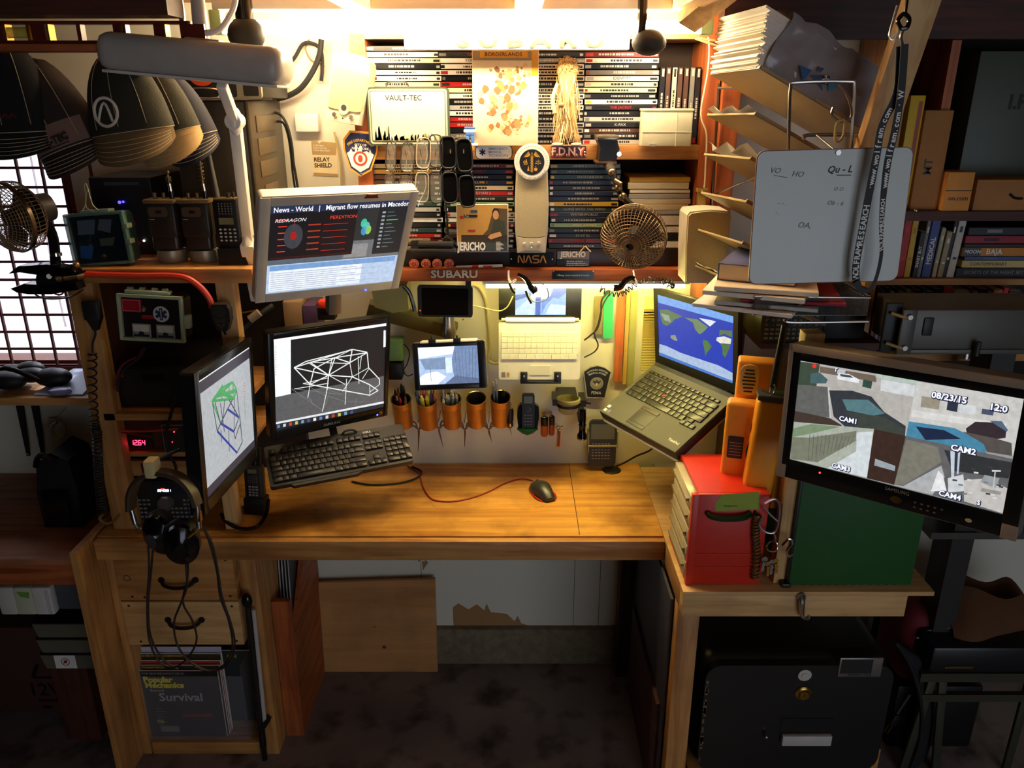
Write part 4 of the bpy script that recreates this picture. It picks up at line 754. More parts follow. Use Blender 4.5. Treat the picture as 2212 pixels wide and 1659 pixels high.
# ---- side-on monitor
lm, R_ = monitor('black monitor turned side-on showing a green and blue wireframe on pale grey', kpos((-.683, 1.774, 1.173), .975), (.027, .092, 1.581), .39, .322, (.026, .020, .024, .034), .05, SMB)
f = qmap([(212, 665), (505, 415), (527, 1000), (250, 1300)], *R_)
def dr(mb_):
    def pq(pts, c, e=1, y=-.0012): mb_.m(G(c, e)); mb_.poly([f(*p) for p in pts], y)
    pq([(212, 662), (505, 412), (505, 424), (212, 674)], (225, 230, 235), 1.2, -.0015)
    pq([(213, 674), (505, 424), (507, 480), (216, 738)], (58, 52, 64), 1, -.0014)
    pq([(249, 1250), (526, 960), (527, 1000), (250, 1300)], (58, 52, 64), 1, -.0014)
    GL = [(285, 765, 332, 690), (332, 690, 403, 640), (403, 640, 425, 680), (425, 680, 410, 735), (410, 735, 285, 765), (332, 690, 410, 735), (285, 765, 403, 640), (340, 720, 425, 680), (300, 740, 425, 690), (332, 690, 340, 750), (380, 660, 385, 740), (403, 640, 410, 735), (285, 765, 330, 885), (345, 665, 300, 755), (320, 710, 395, 735)]
    mb_.m(G((70, 160, 90), 1))
    for i, l in enumerate(GL): mb_.ln(f(*l[:2]), f(*l[2:]), .0060, -.0016-i*.00001)
    BL = [(285, 765, 310, 930), (310, 930, 420, 1045), (420, 1045, 452, 980), (452, 980, 425, 680), (330, 885, 405, 925), (370, 800, 435, 840), (330, 885, 370, 800), (405, 925, 435, 840), (310, 930, 330, 885), (405, 925, 410, 965), (335, 960, 420, 1045), (330, 770, 350, 930), (375, 920, 375, 1040), (355, 750, 340, 880), (400, 740, 330, 885), (410, 735, 405, 925), (380, 745, 435, 840), (300, 770, 330, 890), (440, 830, 452, 980), (410, 965, 440, 880), (330, 920, 332, 990)]
    for i, l in enumerate(BL):
        mb_.m(G((50, 60, 150) if i in (1, 4, 5, 10) else (70, 74, 88), 1)); mb_.ln(f(*l[:2]), f(*l[2:]), .0062 if i in (1, 4, 5) else .0042, -.0016-i*.00001)
    for k in range(12): mb_.m(G((190, 120, 110) if k < 5 else (110, 150, 110), 1)); mb_.ln(f(468, 640+16*k), f(476, 634+16*k), .002, -.0016)
    mb_.m(G((110, 120, 110), 1)); mb_.ln(f(474, 790), f(472, 862), .0012, -.0016)
screen(lm, R_, G((176, 180, 184)), dr)
mb = N(DARK); mb.b(.06, .15, .045, .085, -.05, .05, bev=.01); mb.build('wall_mount', None, lm)
# ---- Dell keyboard on its arm
K = .86; W, Hh = .455*K, .165*K
kb = thing('keyboard', 'black full-size keyboard tilted on a hidden tray over the desk', 'keyboard', kpos((-.560, 2.350, .810), K), (-1.047, -.036, .356))
mb = N(mat((28, 27, 26), .45, name='keyboard_shell')); mb.rr(-W/2, W/2, -Hh/2+.006, Hh/2, .008, 0, .016); mb.prism([(-W/2+.05, -Hh/2+.008), (-W/2+.06, -Hh/2-.002), (W/2-.16, -Hh/2-.002), (W/2-.14, -Hh/2+.008)], .001, .014); mb.build('casing', None, kb)
KM = mat((40, 36, 31), .3, name='key_cap'); mb = N(KM); u = W/23.2
def key(a, r, w_=1, h_=1): x = -W/2+u*.6+a*u; z = Hh/2-u*1.0-r*u*1.02; mb.b(x+.0006, x+w_*u-.0006, -.0065, -.0, z-h_*u*1.02+.0014, z-.0004, bev=.0013, seg=2)
for a in (0, 2, 3, 4, 5, 6.5, 7.5, 8.5, 9.5, 11, 12, 13, 14): key(a, 0)
for a in range(13): key(a, 1.4)
key(13, 1.4, 2)
key(0, 2.4, 1.5); [key(1.5+a, 2.4) for a in range(12)]; key(13.5, 2.4, 1.5)
key(0, 3.4, 1.75); [key(1.75+a, 3.4) for a in range(11)]; key(12.75, 3.4, 2.25)
key(0, 4.4, 2.25); [key(2.25+a, 4.4) for a in range(10)]; key(12.25, 4.4, 2.75)
for a, w_ in ((0, 1.5), (1.5, 1), (2.5, 1.25), (3.75, 6), (9.75, 1.25), (11, 1), (12, 1.25), (13.25, 1.75)): key(a, 5.4, w_)
for r in (1.4, 2.4): [key(15.3+a, r) for a in range(3)]
for a in range(3): key(15.3+a, 5.4)
key(16.3, 4.4)
for a in range(3): key(15.3+a, 0)
for r in (1.4, 2.4, 3.4, 4.4): [key(18.6+a, r) for a in range(3)]
key(18.6, 5.4, 2); key(20.6, 5.4); key(21.6, 1.4); key(21.6, 2.4, 1, 2); key(21.6, 4.4, 1, 2)
kk = mb.build('key_field', None, kb); kk['label'] = 'black key caps of the keyboard'
mb = N(TEXTW); mb.text('DELL', -W/2+W*.73, Hh/2-.010, .009, -.0005, bold=.05, sx=1.2); mb.m(DARK); mb.tube([(.02, -.001, Hh/2-.004), (.03, -.012, Hh/2-.002), (.05, -.012, Hh/2-.002), (.062, -.001, Hh/2-.004)], .003); mb.build('lettering', None, kb)
kt = thing('keyboard_tray', 'dark steel arm carrying the tilted keyboard out from the wall', 'bracket', kpos((-.560, 2.350, .810), K), (-1.047, -.036, .356))
mb = N(DARK); mb.b(-W/2+.04, W/2-.05, .0165, .020, -.05, .05); mb.build('plate', None, kt)
mb = N(DARK); mb.cyl((0, .02, .03), (0, -.02, .28), .011); mb.build('support_arm', None, kt)
# ---- laptop, base + lid + stand
tp = thing('laptop', 'open black business laptop showing a blue world map', 'laptop', (.427, 2.067, 1.098), (-1.038, -.003, -1.053))
W, Hh = .336, .238; TPM = mat((34, 34, 32), .55, name='laptop_shell')
mb = N(TPM); mb.b(-W/2, W/2, 0, .028, -Hh/2, Hh/2, bev=.004)
mb.m(mat((60, 59, 54), .6, name='palm_rest')); mb.b(-W/2+.002, W/2-.002, -.0012, .001, -Hh/2+.002, Hh/2-.016, bev=.001, seg=1)
mb.build('base', None, tp)
u = (W-.036)/15; mb = N(mat((20, 20, 20), .35, name='laptop_key')); zt = Hh/2-.048
def key(a, r, w_=1, h_=1, m_=0): x = -W/2+.018+a*u; z = zt-r*u*.93; mb.b(x+.0008, x+w_*u-.0008, -.0052, -.0010, z-h_*u*.93+.0014, z-.0004, bev=.0011, seg=2)
for a in [k*.98 for k in range(15)]: key(a, -.55, .9, .62)
for r, (st, n_, en) in enumerate(((0, 13, 2), (1.5, 12, 1.5), (1.75, 11, 2.25), (2.25, 10, 2.75))):
    if st: key(0, r+.25, st)
    for k in range(n_): key(st+k, r+.25)
    key(st+n_, r+.25, en)
for a, w_ in ((0, 1.1), (1.1, 1.1), (2.2, 1.1), (3.3, 1.1), (4.4, 5), (9.4, 1), (10.4, 1), (11.4, 1)): key(a, 4.25, w_)
for k in range(3): key(12.2+.93*k, 4.95, .9, .8)
key(13.13, 4.2, .9, .7)
mb.build('keyboard', None, tp)
mb = N(RED); mb.cyl((-W/2+.018+6.4*u, -.001, zt-2.6*u), (-W/2+.018+6.4*u, -.0075, zt-2.6*u), .0042); mb.build('pointing_stick', None, tp)['label'] = 'red pointing stick'
mb = N(mat((40, 40, 38), .5)); cx = -W/2+.018+6.6*u; z = zt-5.5*u
mb.b(cx-.036, cx+.036, -.003, -.001, z-.008, z+.004, bev=.0015); mb.b(cx-.036, cx+.036, -.002, -.001, z-.055, z-.012, bev=.0008); mb.b(cx-.036, cx+.036, -.003, -.001, z-.067, z-.057, bev=.0015)
mb.m(mat((120, 40, 30), .5)); mb.q(cx-.034, cx-.012, z-.0075, z-.0060, -.0032); mb.q(cx+.012, cx+.034, z-.0075, z-.0060, -.0032); mb.build('track_pad', None, tp)
mb = N(TEXTW); mb.text('ThinkPad', W/2-.035, -Hh/2+.028, .011, -.0016, bold=.02); mb.m(mat((190, 200, 215), .4)); mb.q(-W/2+.008, -W/2+.02, -Hh/2+.010, -Hh/2+.020, -.0016); mb.q(-W/2+.008, -W/2+.020, -Hh/2+.026, -Hh/2+.036, -.0016); mb.m(mat((90, 90, 140), .4)); mb.q(-W/2+.024, -W/2+.036, -Hh/2+.010, -Hh/2+.022, -.0016); mb.build('palm_stickers', None, tp)
ML = Matrix.LocRotScale(Vector((.510, 2.140, 1.266)), Euler((.101, -.014, -1.035)), None); MBs = Matrix.LocRotScale(Vector((.427, 2.067, 1.098)), Euler((-1.038, -.003, -1.053)), None)
TL = MBs.inverted() @ ML
Wd, Hl = .336, .235; R_ = (-Wd/2+.018, Wd/2-.018, -Hl/2+.028, Hl/2-.018)
mb = N(TPM); mb.T = TL; mb.b(-Wd/2, Wd/2, 0, .014, -Hl/2, Hl/2, bev=.004); mb.m(mat((18, 18, 18), .5)); mb.b(-Wd/2+.001, R_[0], -.002, 0, -Hl/2+.001, Hl/2-.001); mb.b(R_[1], Wd/2-.001, -.002, 0, -Hl/2+.001, Hl/2-.001); mb.b(R_[0], R_[1], -.002, 0, R_[3], Hl/2-.001); mb.b(R_[0], R_[1], -.002, 0, -Hl/2+.001, R_[2]); ld = mb.build('lid', None, tp)
f = qmap([(820, 180), (1408, 340), (1412, 868), (845, 665)], *R_)
mb = N(G((30, 60, 180))); mb.T = TL; mb.q(*R_, -.0006)
def pq(pts, c, e=1, y=-.0010): mb.m(G(c, e)); mb.poly([f(*p) for p in pts], y)
pq([(820, 180), (1408, 340), (1408, 395), (826, 245)], (110, 160, 225), 1.1); pq([(843, 640), (1412, 850), (1412, 868), (845, 665)], (70, 120, 200), 1, -.0011)
pq([(845, 575), (900, 590), (1010, 640), (1200, 700), (1300, 730), (1412, 790), (1412, 852), (843, 642)], (170, 190, 220), 1, -.0009)
LAND = [((92, 120, 90), [(840, 300), (900, 300), (1020, 352), (960, 375), (940, 400), (900, 430), (870, 420), (850, 370)]), ((150, 165, 150), [(850, 330), (910, 345), (930, 400), (880, 385)]), ((140, 150, 130), [(930, 505), (965, 500), (985, 545), (960, 545), (930, 525)]), ((110, 135, 100), [(1035, 360), (1130, 370), (1215, 430), (1190, 460), (1170, 480), (1150, 490), (1115, 450), (1100, 400)]), ((225, 230, 235), [(1145, 360), (1240, 375), (1275, 385), (1230, 425), (1190, 395)]), ((80, 120, 70), [(1180, 530), (1215, 540), (1248, 585), (1215, 630), (1200, 665), (1190, 600), (1178, 560)]), ((90, 115, 80), [(1305, 450), (1400, 455), (1400, 510), (1340, 480), (1300, 500)]), ((225, 222, 212), [(1285, 510), (1340, 500), (1395, 520), (1390, 560), (1310, 555), (1280, 535)]), ((80, 115, 70), [(1310, 557), (1392, 562), (1372, 620), (1350, 672), (1330, 640), (1328, 590)])]
for i, (c, p) in enumerate(LAND): pq(p, c, 1, -.0012-i*.00001)
mb.build('display', None, ld, smooth=0)
mb = N(STEEL); mb.T = TL
for a in (-.12, .12): mb.cyl((a-.012, .006, -Hl/2-.002), (a+.012, .006, -Hl/2-.002), .007)
mb.build('hinge', None, tp)
ls = thing('laptop_stand', 'pale grey tilted plate and arm carrying the black laptop', 'stand', (.427, 2.067, 1.098), (-1.038, -.003, -1.053))
mb = N(mat((200, 198, 190), .4)); mb.b(-W/2+.004, W/2-.004, .029, .037, -Hh/2-.004, Hh/2-.02, bev=.003); mb.build('plate', None, ls)
mb = N(DARK); mb.cyl((0, .037, .02), (-.02, .16, .08), .02); mb.build('support_arm', None, ls)
# ---- small white laptop fixed to the wall
ee = thing('netbook', 'small white netbook on the wall showing a pale blue camera picture', 'laptop', kpos((.076, 2.09, 1.245), 1.05), (-.101, .005, .015)); W, Hh = .225*1.05, .16*1.05
EW = mat((238, 236, 222), .35, name='netbook_white'); mb = N(EW); mb.rr(-W/2, W/2, -Hh/2, Hh/2, .008, 0, .024); mb.build('base', None, ee)
mb = N(mat((246, 244, 232), .4, name='netbook_key'));
for r in range(5):
    for k in range(13 if r < 4 else 9): u = W/13.8; mb.b(-W/2+.007+k*u*(1 if r < 4 else 1.42)+.0005, -W/2+.007+(k+1)*u*(1 if r < 4 else 1.42)-.0005, -.002, 0, Hh/2-.026-.0165*(r+1)+.001, Hh/2-.026-.0165*r, bev=.0006, seg=1)
mb.build('keyboard', None, ee)
mb = N(mat((225, 222, 205), .4)); mb.b(-.028, .03, -.001, 0, -Hh/2+.014, -Hh/2+.042); mb.m(GREY); mb.q(-W/2+.008, -W/2+.019, -Hh/2+.008, -Hh/2+.022, -.0008); mb.m(mat((190, 150, 60), .4)); mb.q(-W/2+.023, -W/2+.031, -Hh/2+.009, -Hh/2+.021, -.0008); mb.build('track_pad', None, ee)
mb = N(BLACK); z = Hh/2; zt = 1.424-kpos((.076, 2.09, 1.245), 1.05)[2]
mb.m(EW); mb.cyl((-W/2+.02, .006, z+.005), (W/2-.018, .006, z+.005), .0085); mb.m(GREY); mb.cyl((-W/2+.008, .006, z+.006), (-W/2+.02, .006, z+.006), .006); mb.cyl((W/2-.018, .006, z+.006), (W/2-.006, .006, z+.006), .006); mb.build('hinge', None, ee)
Rz = (-W/2*.60, W/2*.62, z+.022, zt-.012)
mb = N(SMB); mb.T = Matrix.Translation((0, .016, 0)) @ Matrix.Rotation(.101, 4, 'X'); mb.b(-W/2, W/2, 0, .012, z+.006, zt, bev=.003); ld = mb.build('lid', None, ee)
mb = N(G((150, 185, 245), 1.3)); mb.T = Matrix.Translation((0, .016, 0)) @ Matrix.Rotation(.101, 4, 'X'); mb.q(*Rz, -.0006)
def S_(a, b_): return (Rz[0]+a*(Rz[1]-Rz[0]), Rz[2]+b_*(Rz[3]-Rz[2]))
for c, p in (((80, 110, 180), [(0, .45), (.12, .5), (.3, .6), (.3, .68), (0, .62)]), ((220, 235, 255), [(.3, .5), (.7, .5), (.68, .95), (.35, .95)]), ((190, 210, 250), [(0, 0), (.38, 0), (.4, .5), (.3, .55), (0, .15)]), ((70, 100, 180), [(.4, 0), (.5, 0), (.5, .55), (.4, .55)]), ((110, 140, 210), [(.52, 0), (.6, .3), (.75, .55), (.85, .5), (1, .7), (1, .95), (.78, .95), (.7, .6), (.52, .45)]), ((200, 220, 250), [(.6, .02), (1, .02), (1, .3), (.7, .34)]), ((60, 90, 170), [(.78, .72), (.88, .74), (.9, .86), (.8, .86)])):
    mb.m(G(c, 1.3)); mb.poly([S_(*q_) for q_ in p], -.0010-.00001*len(p)-.000003*p[0][0])
mb.build('display', None, ld, smooth=0)
mb = N(BLACK)
for a in (-.045, .053): mb.b(a-.010, a+.010, -.012, 0, -Hh/2-.006, -Hh/2+.024, bev=.001)
mb.b(-.055, .063, -.012, .004, -Hh/2-.010, -Hh/2-.003, bev=.001); mb.b(-.055, .063, -.002, .05, -Hh/2-.012, -Hh/2-.006); mb.m(CHROME); [mb.ball((a, -.012, -Hh/2+.012), .003) for a in (-.045, .053)]
mb.b(-.1, .1, .0245, .07, -.05, .05) ; mb.build('wall_clamp', None, ee)
# ---- grey framed security picture
K = 1.04
sc_, R_ = monitor('small grey-framed monitor showing a pale camera view of a yard', kpos((-.165, 1.998, 1.235), 1.06), (-.197, -.06, -.05), .19*K*1.04, .128*K*1.02, (.016, .022, .014, .016), .04, mat((104, 98, 88), .4, name='bronze_grey'), rnd=.008, front=mat((16, 18, 24), .3))
def dr(mb_):
    x0, x1, z0, z1 = R_; P = lambda a, b_: (x0+a*(x1-x0), z0+b_*(z1-z0))
    for i, (c, p) in enumerate((((225, 235, 250), [(0, .7), (.6, .8), (.62, 1), (0, 1)]), ((110, 130, 165), [(.6, 0), (1, 0), (1, 1), (.62, 1), (.55, .6)]), ((120, 140, 170), [(.1, .4), (.45, .4), (.45, .72), (.02, .68)]), ((205, 220, 245), [(.45, .3), (.56, .3), (.56, .7), (.45, .7)]), ((235, 240, 250), [(0, .0), (.3, .0), (.45, .2), (.3, .35), (.1, .3), (0, .2)]), ((90, 105, 135), [(.42, 0), (1, .0), (1, .12), (.6, .22)]))):
        mb_.m(G(c, 1.25)); mb_.poly([P(*q_) for q_ in p], -.0011-i*.00003)
    mb_.m(G((60, 70, 90), 1)); [mb_.ln(P(.64+.05*k, .1), P(.62+.06*k, .95), .0006, -.0014) for k in range(7)]; mb_.ln(P(.19, .1), P(.19, .45), .001, -.0015)
screen(sc_, R_, G((170, 190, 225), 1.2), dr)
mb = N(BLACK); z = .128*K*1.02/2
for a in (-.045, .025): mb.b(a-.010, a+.010, -.006, .006, z-.004, z+.008, bev=.001); mb.cyl((a, 0, z+.008), (a, 0, z+.016), .003)
mb.build('clip', None, sc_)
mb = N(mat((225, 220, 200), .5)); mb.b(-.08, .08, -.002, .034, z-.014, z+.0035, bev=.003); mb.build('top_cover', None, sc_); mb = N(DARK); mb.cyl((0, .03, 0), (0, .225, -.03), .012); mb.build('wall_mount', None, sc_)
p = U(968, 715, 2.24); mb = N(STEEL); M = Matrix.Translation((p.x, 2.27, p.z-.01)); mb.lathe([(0, .05), (.016, .05), (.018, .02), (.022, 0), (.020, -.012), (.012, -.014), (.012, -.034), (0, -.034)], 20, M); mb.m(DARK); mb.b(p.x-.008, p.x+.008, 2.28, YW-.002, p.z-.01, p.z+.01)
onew('wall_spotlight', 'small brushed steel cone fitting on the wall under the black phone', 'fitting', mb, (p.x, 2.27, p.z))
# ---- phone hanging under the ledge
x0, x1, z0, z1 = R4(902, 618, 1021, 685, 2.16); W, Hh = x1-x0, z1-z0
ph = thing('smartphone', 'black phone held sideways under the shelf ledge with a tiny red light', 'phone', ((x0+x1)/2, 2.16, (z0+z1)/2), (0, .02, 0))
mb = N(BLACKM); mb.rr(-W/2, W/2, -Hh/2, Hh/2, .008, 0, .014); mb.build('case', None, ph); mb = N(mat((20, 17, 16), .12, name='dark_screen')); mb.rr(-W/2+.012, W/2-.012, -Hh/2+.006, Hh/2-.006, .004, -.001, 0); mb.build('screen', None, ph)
mb = N(glow((255, 40, 30), 5)); mb.disc(-W/2+.007, -Hh/2+.018, .0016, -.0012, 8); mb.build('indicator_light', None, ph)
mb = N(BLACK); mb.b(W/2-.02, W/2-.005, .002, .012, Hh/2, 1.427-(z0+z1)/2); mb.build('clip', None, ph)
# ---- cans on the wall and what is in them
cans = [(866, 862), (921, 864), (974, 862), (1028, 860), (1081, 858)]
COP = mat((205, 150, 78), .35, .75, name='copper_can'); CIN = mat((90, 78, 48), .4, .6, name='can_inside')
what = ['copper coloured can of brown and red pens nearest the truss monitor', 'copper coloured can of bright marker pens on the wall', 'copper coloured can of silver tipped pens on the wall', 'empty copper coloured can with a domed bottom showing on the wall', 'copper coloured can of dark tools beside the cordless phone']
MCAN = []
for i, (px, py) in enumerate(cans):
    p = U(px, py, 2.235); M = Matrix.Translation(p) @ Matrix.Rotation(math.radians(22), 4, 'X'); MCAN.append(M)
    cn = thing('wall_can', what[i], 'can', p, (math.radians(22), 0, 0), 'copper cans along the wall')
    mb = N(COP); mb.lathe([(.0305, 0), (.0305, -.004), (.029, -.006), (.029, -.022), (.0296, -.024), (.029, -.026), (.029, -.10), (.0295, -.104), (0, -.104)], 28); mb.m(CIN); mb.lathe([(.0305, 0), (.0285, -.001), (.0275, -.1)], 28)
    mb.lathe([(.0275, -.06), (.018, -.045), (0, -.040)] if i == 3 else [(.0275, -.098), (0, -.098)], 28)
    mb.build('can_body', None, cn)
    mb = N(mat((190, 160, 100), .25, .9)); mb.lathe([(.0295, .0005), (.0315, .0012), (.0315, -.002), (.0295, -.002)], 28); mb.build('rim', None, cn)
    mb = N(DARK); mb.T = Matrix.Rotation(-math.radians(22), 4, 'X'); mb.b(-.01, .01, .028, YW-p.y-.001, -.05, -.03); mb.build('wall_clip', None, cn)
rr = random.Random(11)
def pens(i, spec):
    for k, (cname, c, ox, oz, L_, r_, tip, what_) in enumerate(spec):
        mb = N(mat(c, .4)); mb.cyl((0, 0, 0), (0, 0, L_), r_, n=10); mb.m(mat(tip, .4)); mb.cyl((0, 0, L_), (0, 0, L_+.012), r_*.95, r_*.5, n=10); mb.cyl((0, 0, L_-.003), (0, 0, L_), r_*1.08, n=10)
        o = one(what_, f'{cname} {what_.replace("_", " ")} in ' + ['the can nearest the truss monitor', 'the can of bright markers', 'the can of silver tipped pens', '', 'the can beside the cordless phone'][i] + (', ' + ORDN[k] + ' across it'), 'pen' if what_ != 'screwdriver' else 'tool', mb, group=f'pens in {["the dark pens", "the bright markers", "the silver tipped pens", "", "the dark tools"][i]} can')
        o.matrix_world = MCAN[i] @ Matrix.Translation((ox, oz, -.094)) @ Euler((rr.uniform(-.12, .05), rr.uniform(-.1, .1), 0)).to_matrix().to_4x4()
BK = (30, 26, 24)
pens(0, [('brown', (90, 50, 35), -.018, .006, .11, .004, BK, 'pen'), ('dark brown', (60, 36, 28), -.009, -.008, .105, .004, (150, 110, 80), 'pen'), ('red', (190, 30, 30), -.002, -.014, .095, .004, (220, 60, 60), 'pen'), ('black', BK, .002, .008, .125, .005, BK, 'pen'), ('tan', (190, 150, 110), .009, -.012, .1, .004, (120, 80, 60), 'pen'), ('black', BK, .014, .004, .12, .0045, (60, 60, 60), 'pen'), ('brown', (110, 70, 50), -.014, -.004, .12, .0035, (60, 30, 24), 'pen')])
pens(1, [('grey', (120, 130, 150), -.018, .008, .112, .0065, (80, 90, 110), 'marker_pen'), ('lime', (200, 200, 60), -.004, .014, .122, .0065, (220, 220, 90), 'marker_pen'), ('lilac', (120, 110, 160), .008, .012, .115, .0065, (100, 90, 150), 'marker_pen'), ('pink', (215, 50, 90), .006, .0, .116, .0075, (235, 90, 130), 'marker_pen'), ('yellow', (225, 205, 50), -.002, -.014, .106, .0055, (235, 225, 90), 'marker_pen'), ('golden', (215, 190, 40), .008, -.014, .104, .0055, (235, 225, 90), 'marker_pen'), ('purple', (90, 70, 130), .016, -.006, .11, .005, (70, 50, 110), 'marker_pen'), ('orange', (230, 120, 50), .018, .003, .112, .005, (240, 150, 60), 'marker_pen'), ('clear grey', (170, 170, 165), -.016, -.008, .102, .007, (200, 200, 190), 'marker_pen'), ('green', (120, 170, 60), .02, .011, .114, .004, (90, 150, 50), 'marker_pen')])
SV = (205, 200, 185); pens(2, [(['silver', 'pale silver', 'dull silver'][k % 3], [(150, 145, 130), (170, 165, 150), (130, 125, 115)][k % 3], -.019+.0095*(k % 5), .010-.011*(k//5), .112-.006*(k//5), .0042, SV, 'pen') for k in range(12)])
pens(4, [('steel', (150, 150, 145), -.014, .010, .135, .003, (200, 200, 200), 'screwdriver'), ('chrome', (190, 190, 190), -.008, .012, .13, .0035, (220, 220, 220), 'screwdriver'), ('black', BK, .004, .006, .10, .006, BK, 'screwdriver'), ('dark grey', (50, 50, 50), .013, .0, .10, .005, (30, 30, 30), 'screwdriver'), ('steel', (140, 140, 140), -.012, -.002, .118, .003, (190, 190, 190), 'screwdriver')])
# ---- scissors hanging under the cans
for i, (px, py, tx, ty) in enumerate(((904, 922, 903, 976), (948, 920, 957, 966), (1004, 922, 1003, 966), (1056, 922, 1062, 954))):
    c = U(px, py, 2.27); t = U(tx, ty, 2.29); g = thing('scissors', f'small steel scissors with clear loop handles hanging under the cans, {ORDN[i]} from the truss monitor', 'scissors', c, (0, 0, 0), 'scissors hanging under the cans')
    d = t-c
    mb = N(mat((150, 120, 100), .3, .6)); mb.add([(-.004, 0, -.008), (.0, -.001, -.008), tuple(d), (-.003, .001, -.02)], [(0, 1, 2, 3)]); mb.add([(.004, 0, -.008), (.0, .001, -.008), (d.x+.001, d.y, d.z), (.003, .001, -.02)], [(0, 1, 2, 3)]); mb.cyl((0, -.003, -.010), (0, .003, -.010), .004)
    mb.cyl((0, 0, -.012), tuple(d), .0022, .0005, n=6); mb.build('blades', None, g)
    for sg in (-1, 1):
        mb = N(mat((150, 125, 100), .2, .3, alpha=.8, name='smoky_handle')); mb.tube([(sg*.004, 0, -.006), (sg*.010, 0, .001), (sg*.020, 0, .004), (sg*.026, 0, .012), (sg*.018, 0, .018), (sg*.008, 0, .012)], .0028, 6, closed=True); mb.build('handle', None, g)
    mb = N(STEEL); mb.tube([(0, YW-c.y-.002, .02), (0, 0, .016), (0, -.006, .02), (0, -.006, .028)], .0015, 6); mb.build('hook', None, g)
# ---- cordless phone, bottles, lighter, flashlight, calculator
c = U(1141, 893, 2.25); cp = thing('cordless_phone', 'black cordless phone handset upright in a cradle with a green base', 'phone', c, (-.15, 0, 0))
mb = N(GLOSS); mb.prism([(-.030, -.045), (.028, -.048), (.034, -.01), (.032, .020), (.022, .028), (-.024, .028), (-.032, .018), (-.034, -.01)], -.0, .03); mb.build('cradle', None, cp)
mb = N(BLACK); mb.rr(-.019, .019, -.044, .062, .006, -.012, .01); mb.m(mat((110, 125, 110), .3)); mb.q(-.013, .013, .034, .056, -.0125); mb.m(CHROME); mb.ring(0, .016, .0055, .0075, -.0128, 16); mb.ln((-.015, .016), (-.007, .016), .001, -.0126); mb.ln((.007, .016), (.015, .016), .001, -.0126)
mb.m(GREY)
for r in range(4): [mb.q(-.012+.009*k, -.007+.009*k, -.004-.010*r, -.0015-.010*r, -.0125) for k in range(3)]
mb.build('handset', None, cp)
mb = N(mat((30, 110, 50), .25, name='green_base')); mb.lathe([(.002, -.020), (.020, -.012), (.033, 0), (.03, .006), (0, .01)], 24, Matrix.Translation((-.002, .006, -.050))); mb.build('base', None, cp)['label'] = 'round green base'
for i, (px, py, h_, col, r_, lab) in enumerate(((1176, 918, .034, (190, 90, 30), .012, 'amber'), (1192, 916, .03, (170, 70, 30), .009, 'darker amber'))):
    c = U(px, py, 2.27); g = thing('small_bottle', f'{lab} small bottle with a dark cap on the wall beside the green phone base', 'bottle', c, (0, 0, 0), 'small bottles by the phone')
    mb = N(mat(col, .15, alpha=.85, name='amber_glass')); mb.lathe([(0, -.036), (r_*.8, -.036), (r_, -.03), (r_, 0), (r_*.5, .004)], 18); mb.build('bottle_body', None, g); mb = N(BLACK); mb.lathe([(r_*.95, -.004), (r_*1.0, .024), (r_*.6, .028), (0, .028)], 18); mb.m(CHROME); mb.lathe([(r_*.6, .0284), (r_*.75, .0275)], 18); mb.build('cap', None, g)
    mb = N(STEEL); mb.b(-.004, .004, r_, YW-c.y, .0, .01); mb.build('wall_clip', None, g)
c = U(1101, 900, 2.25); g = thing('screwdriver', 'stubby black and gold screwdriver hanging between the can and the phone', 'screwdriver', c)
mb = N(BLACK); mb.lathe([(0, .028), (.010, .026), (.012, .02), (.011, -.012), (.009, -.02)], 16); mb.m(BRASS); mb.lathe([(.0, .0285), (.008, .0275)], 16); mb.lathe([(.010, -.02), (.011, -.03), (.007, -.036), (.002, -.038)], 16); mb.build('handle', None, g); mb = N(STEEL); mb.cyl((0, 0, -.036), (.006, 0, -.062), .002, .0008); mb.build('shaft', None, g)
mb = N(STEEL); mb.b(-.004, .004, .01, YW-c.y, .0, .008); mb.build('wall_clip', None, g)
c = U(1207, 940, 2.27); g = thing('lighter', 'slim gold lighter with a jewelled top clipped to the wall', 'lighter', c, (0, .04, 0))
mb = N(mat((200, 140, 70), .3, .6)); mb.b(-.0065, .0065, -.004, .004, -.04, .02, bev=.002); mb.m(mat((110, 50, 20), .4)); mb.q(-.003, .004, -.036, .016, -.0042); mb.build('lighter_body', None, g); mb = N(CHROME); [mb.ball((a, 0, .025+.004*(k % 2)), .0042) for k, a in enumerate((-.007, -.002, .003, .008))]; mb.b(-.004, .004, 0, YW-c.y, .0, .006); mb.build('jewelled_top', None, g)
c = U(1228, 866, 2.23); g = thing('pipe_collar', 'olive plastic ring collar projecting from the wall above the lighter', 'holder', c)
OL = mat((150, 142, 90), .5, name='olive_plastic'); mb = N(OL); mb.lathe([(.031, .010), (.036, .008), (.037, 0), (.034, -.004), (.030, -.006), (.030, .0), (.031, .010)], 32); mb.m(mat((175, 165, 120), .5)); mb.lathe([(.030, -.006), (.0295, -.03), (.022, -.038), (0, -.04)], 28); mb.build('ring', None, g)
mb = N(BLACK); mb.lathe([(.0325, -.014), (.036, -.014), (.036, -.008), (.0325, -.008)], 28); mb.b(-.048, -.032, -.01, .06, -.012, .008); mb.b(.034, .052, -.012, .06, -.014, .006); mb.cyl((.05, -.0, -.004), (.066, -.006, -.004), .005); mb.b(-.03, .03, .034, YW-c.y, -.014, .0); mb.build('clamp', None, g)
c = U(1258, 915, 2.24); g = thing('flashlight', 'black pocket flashlight hanging lens down beside the olive collar', 'flashlight', c)
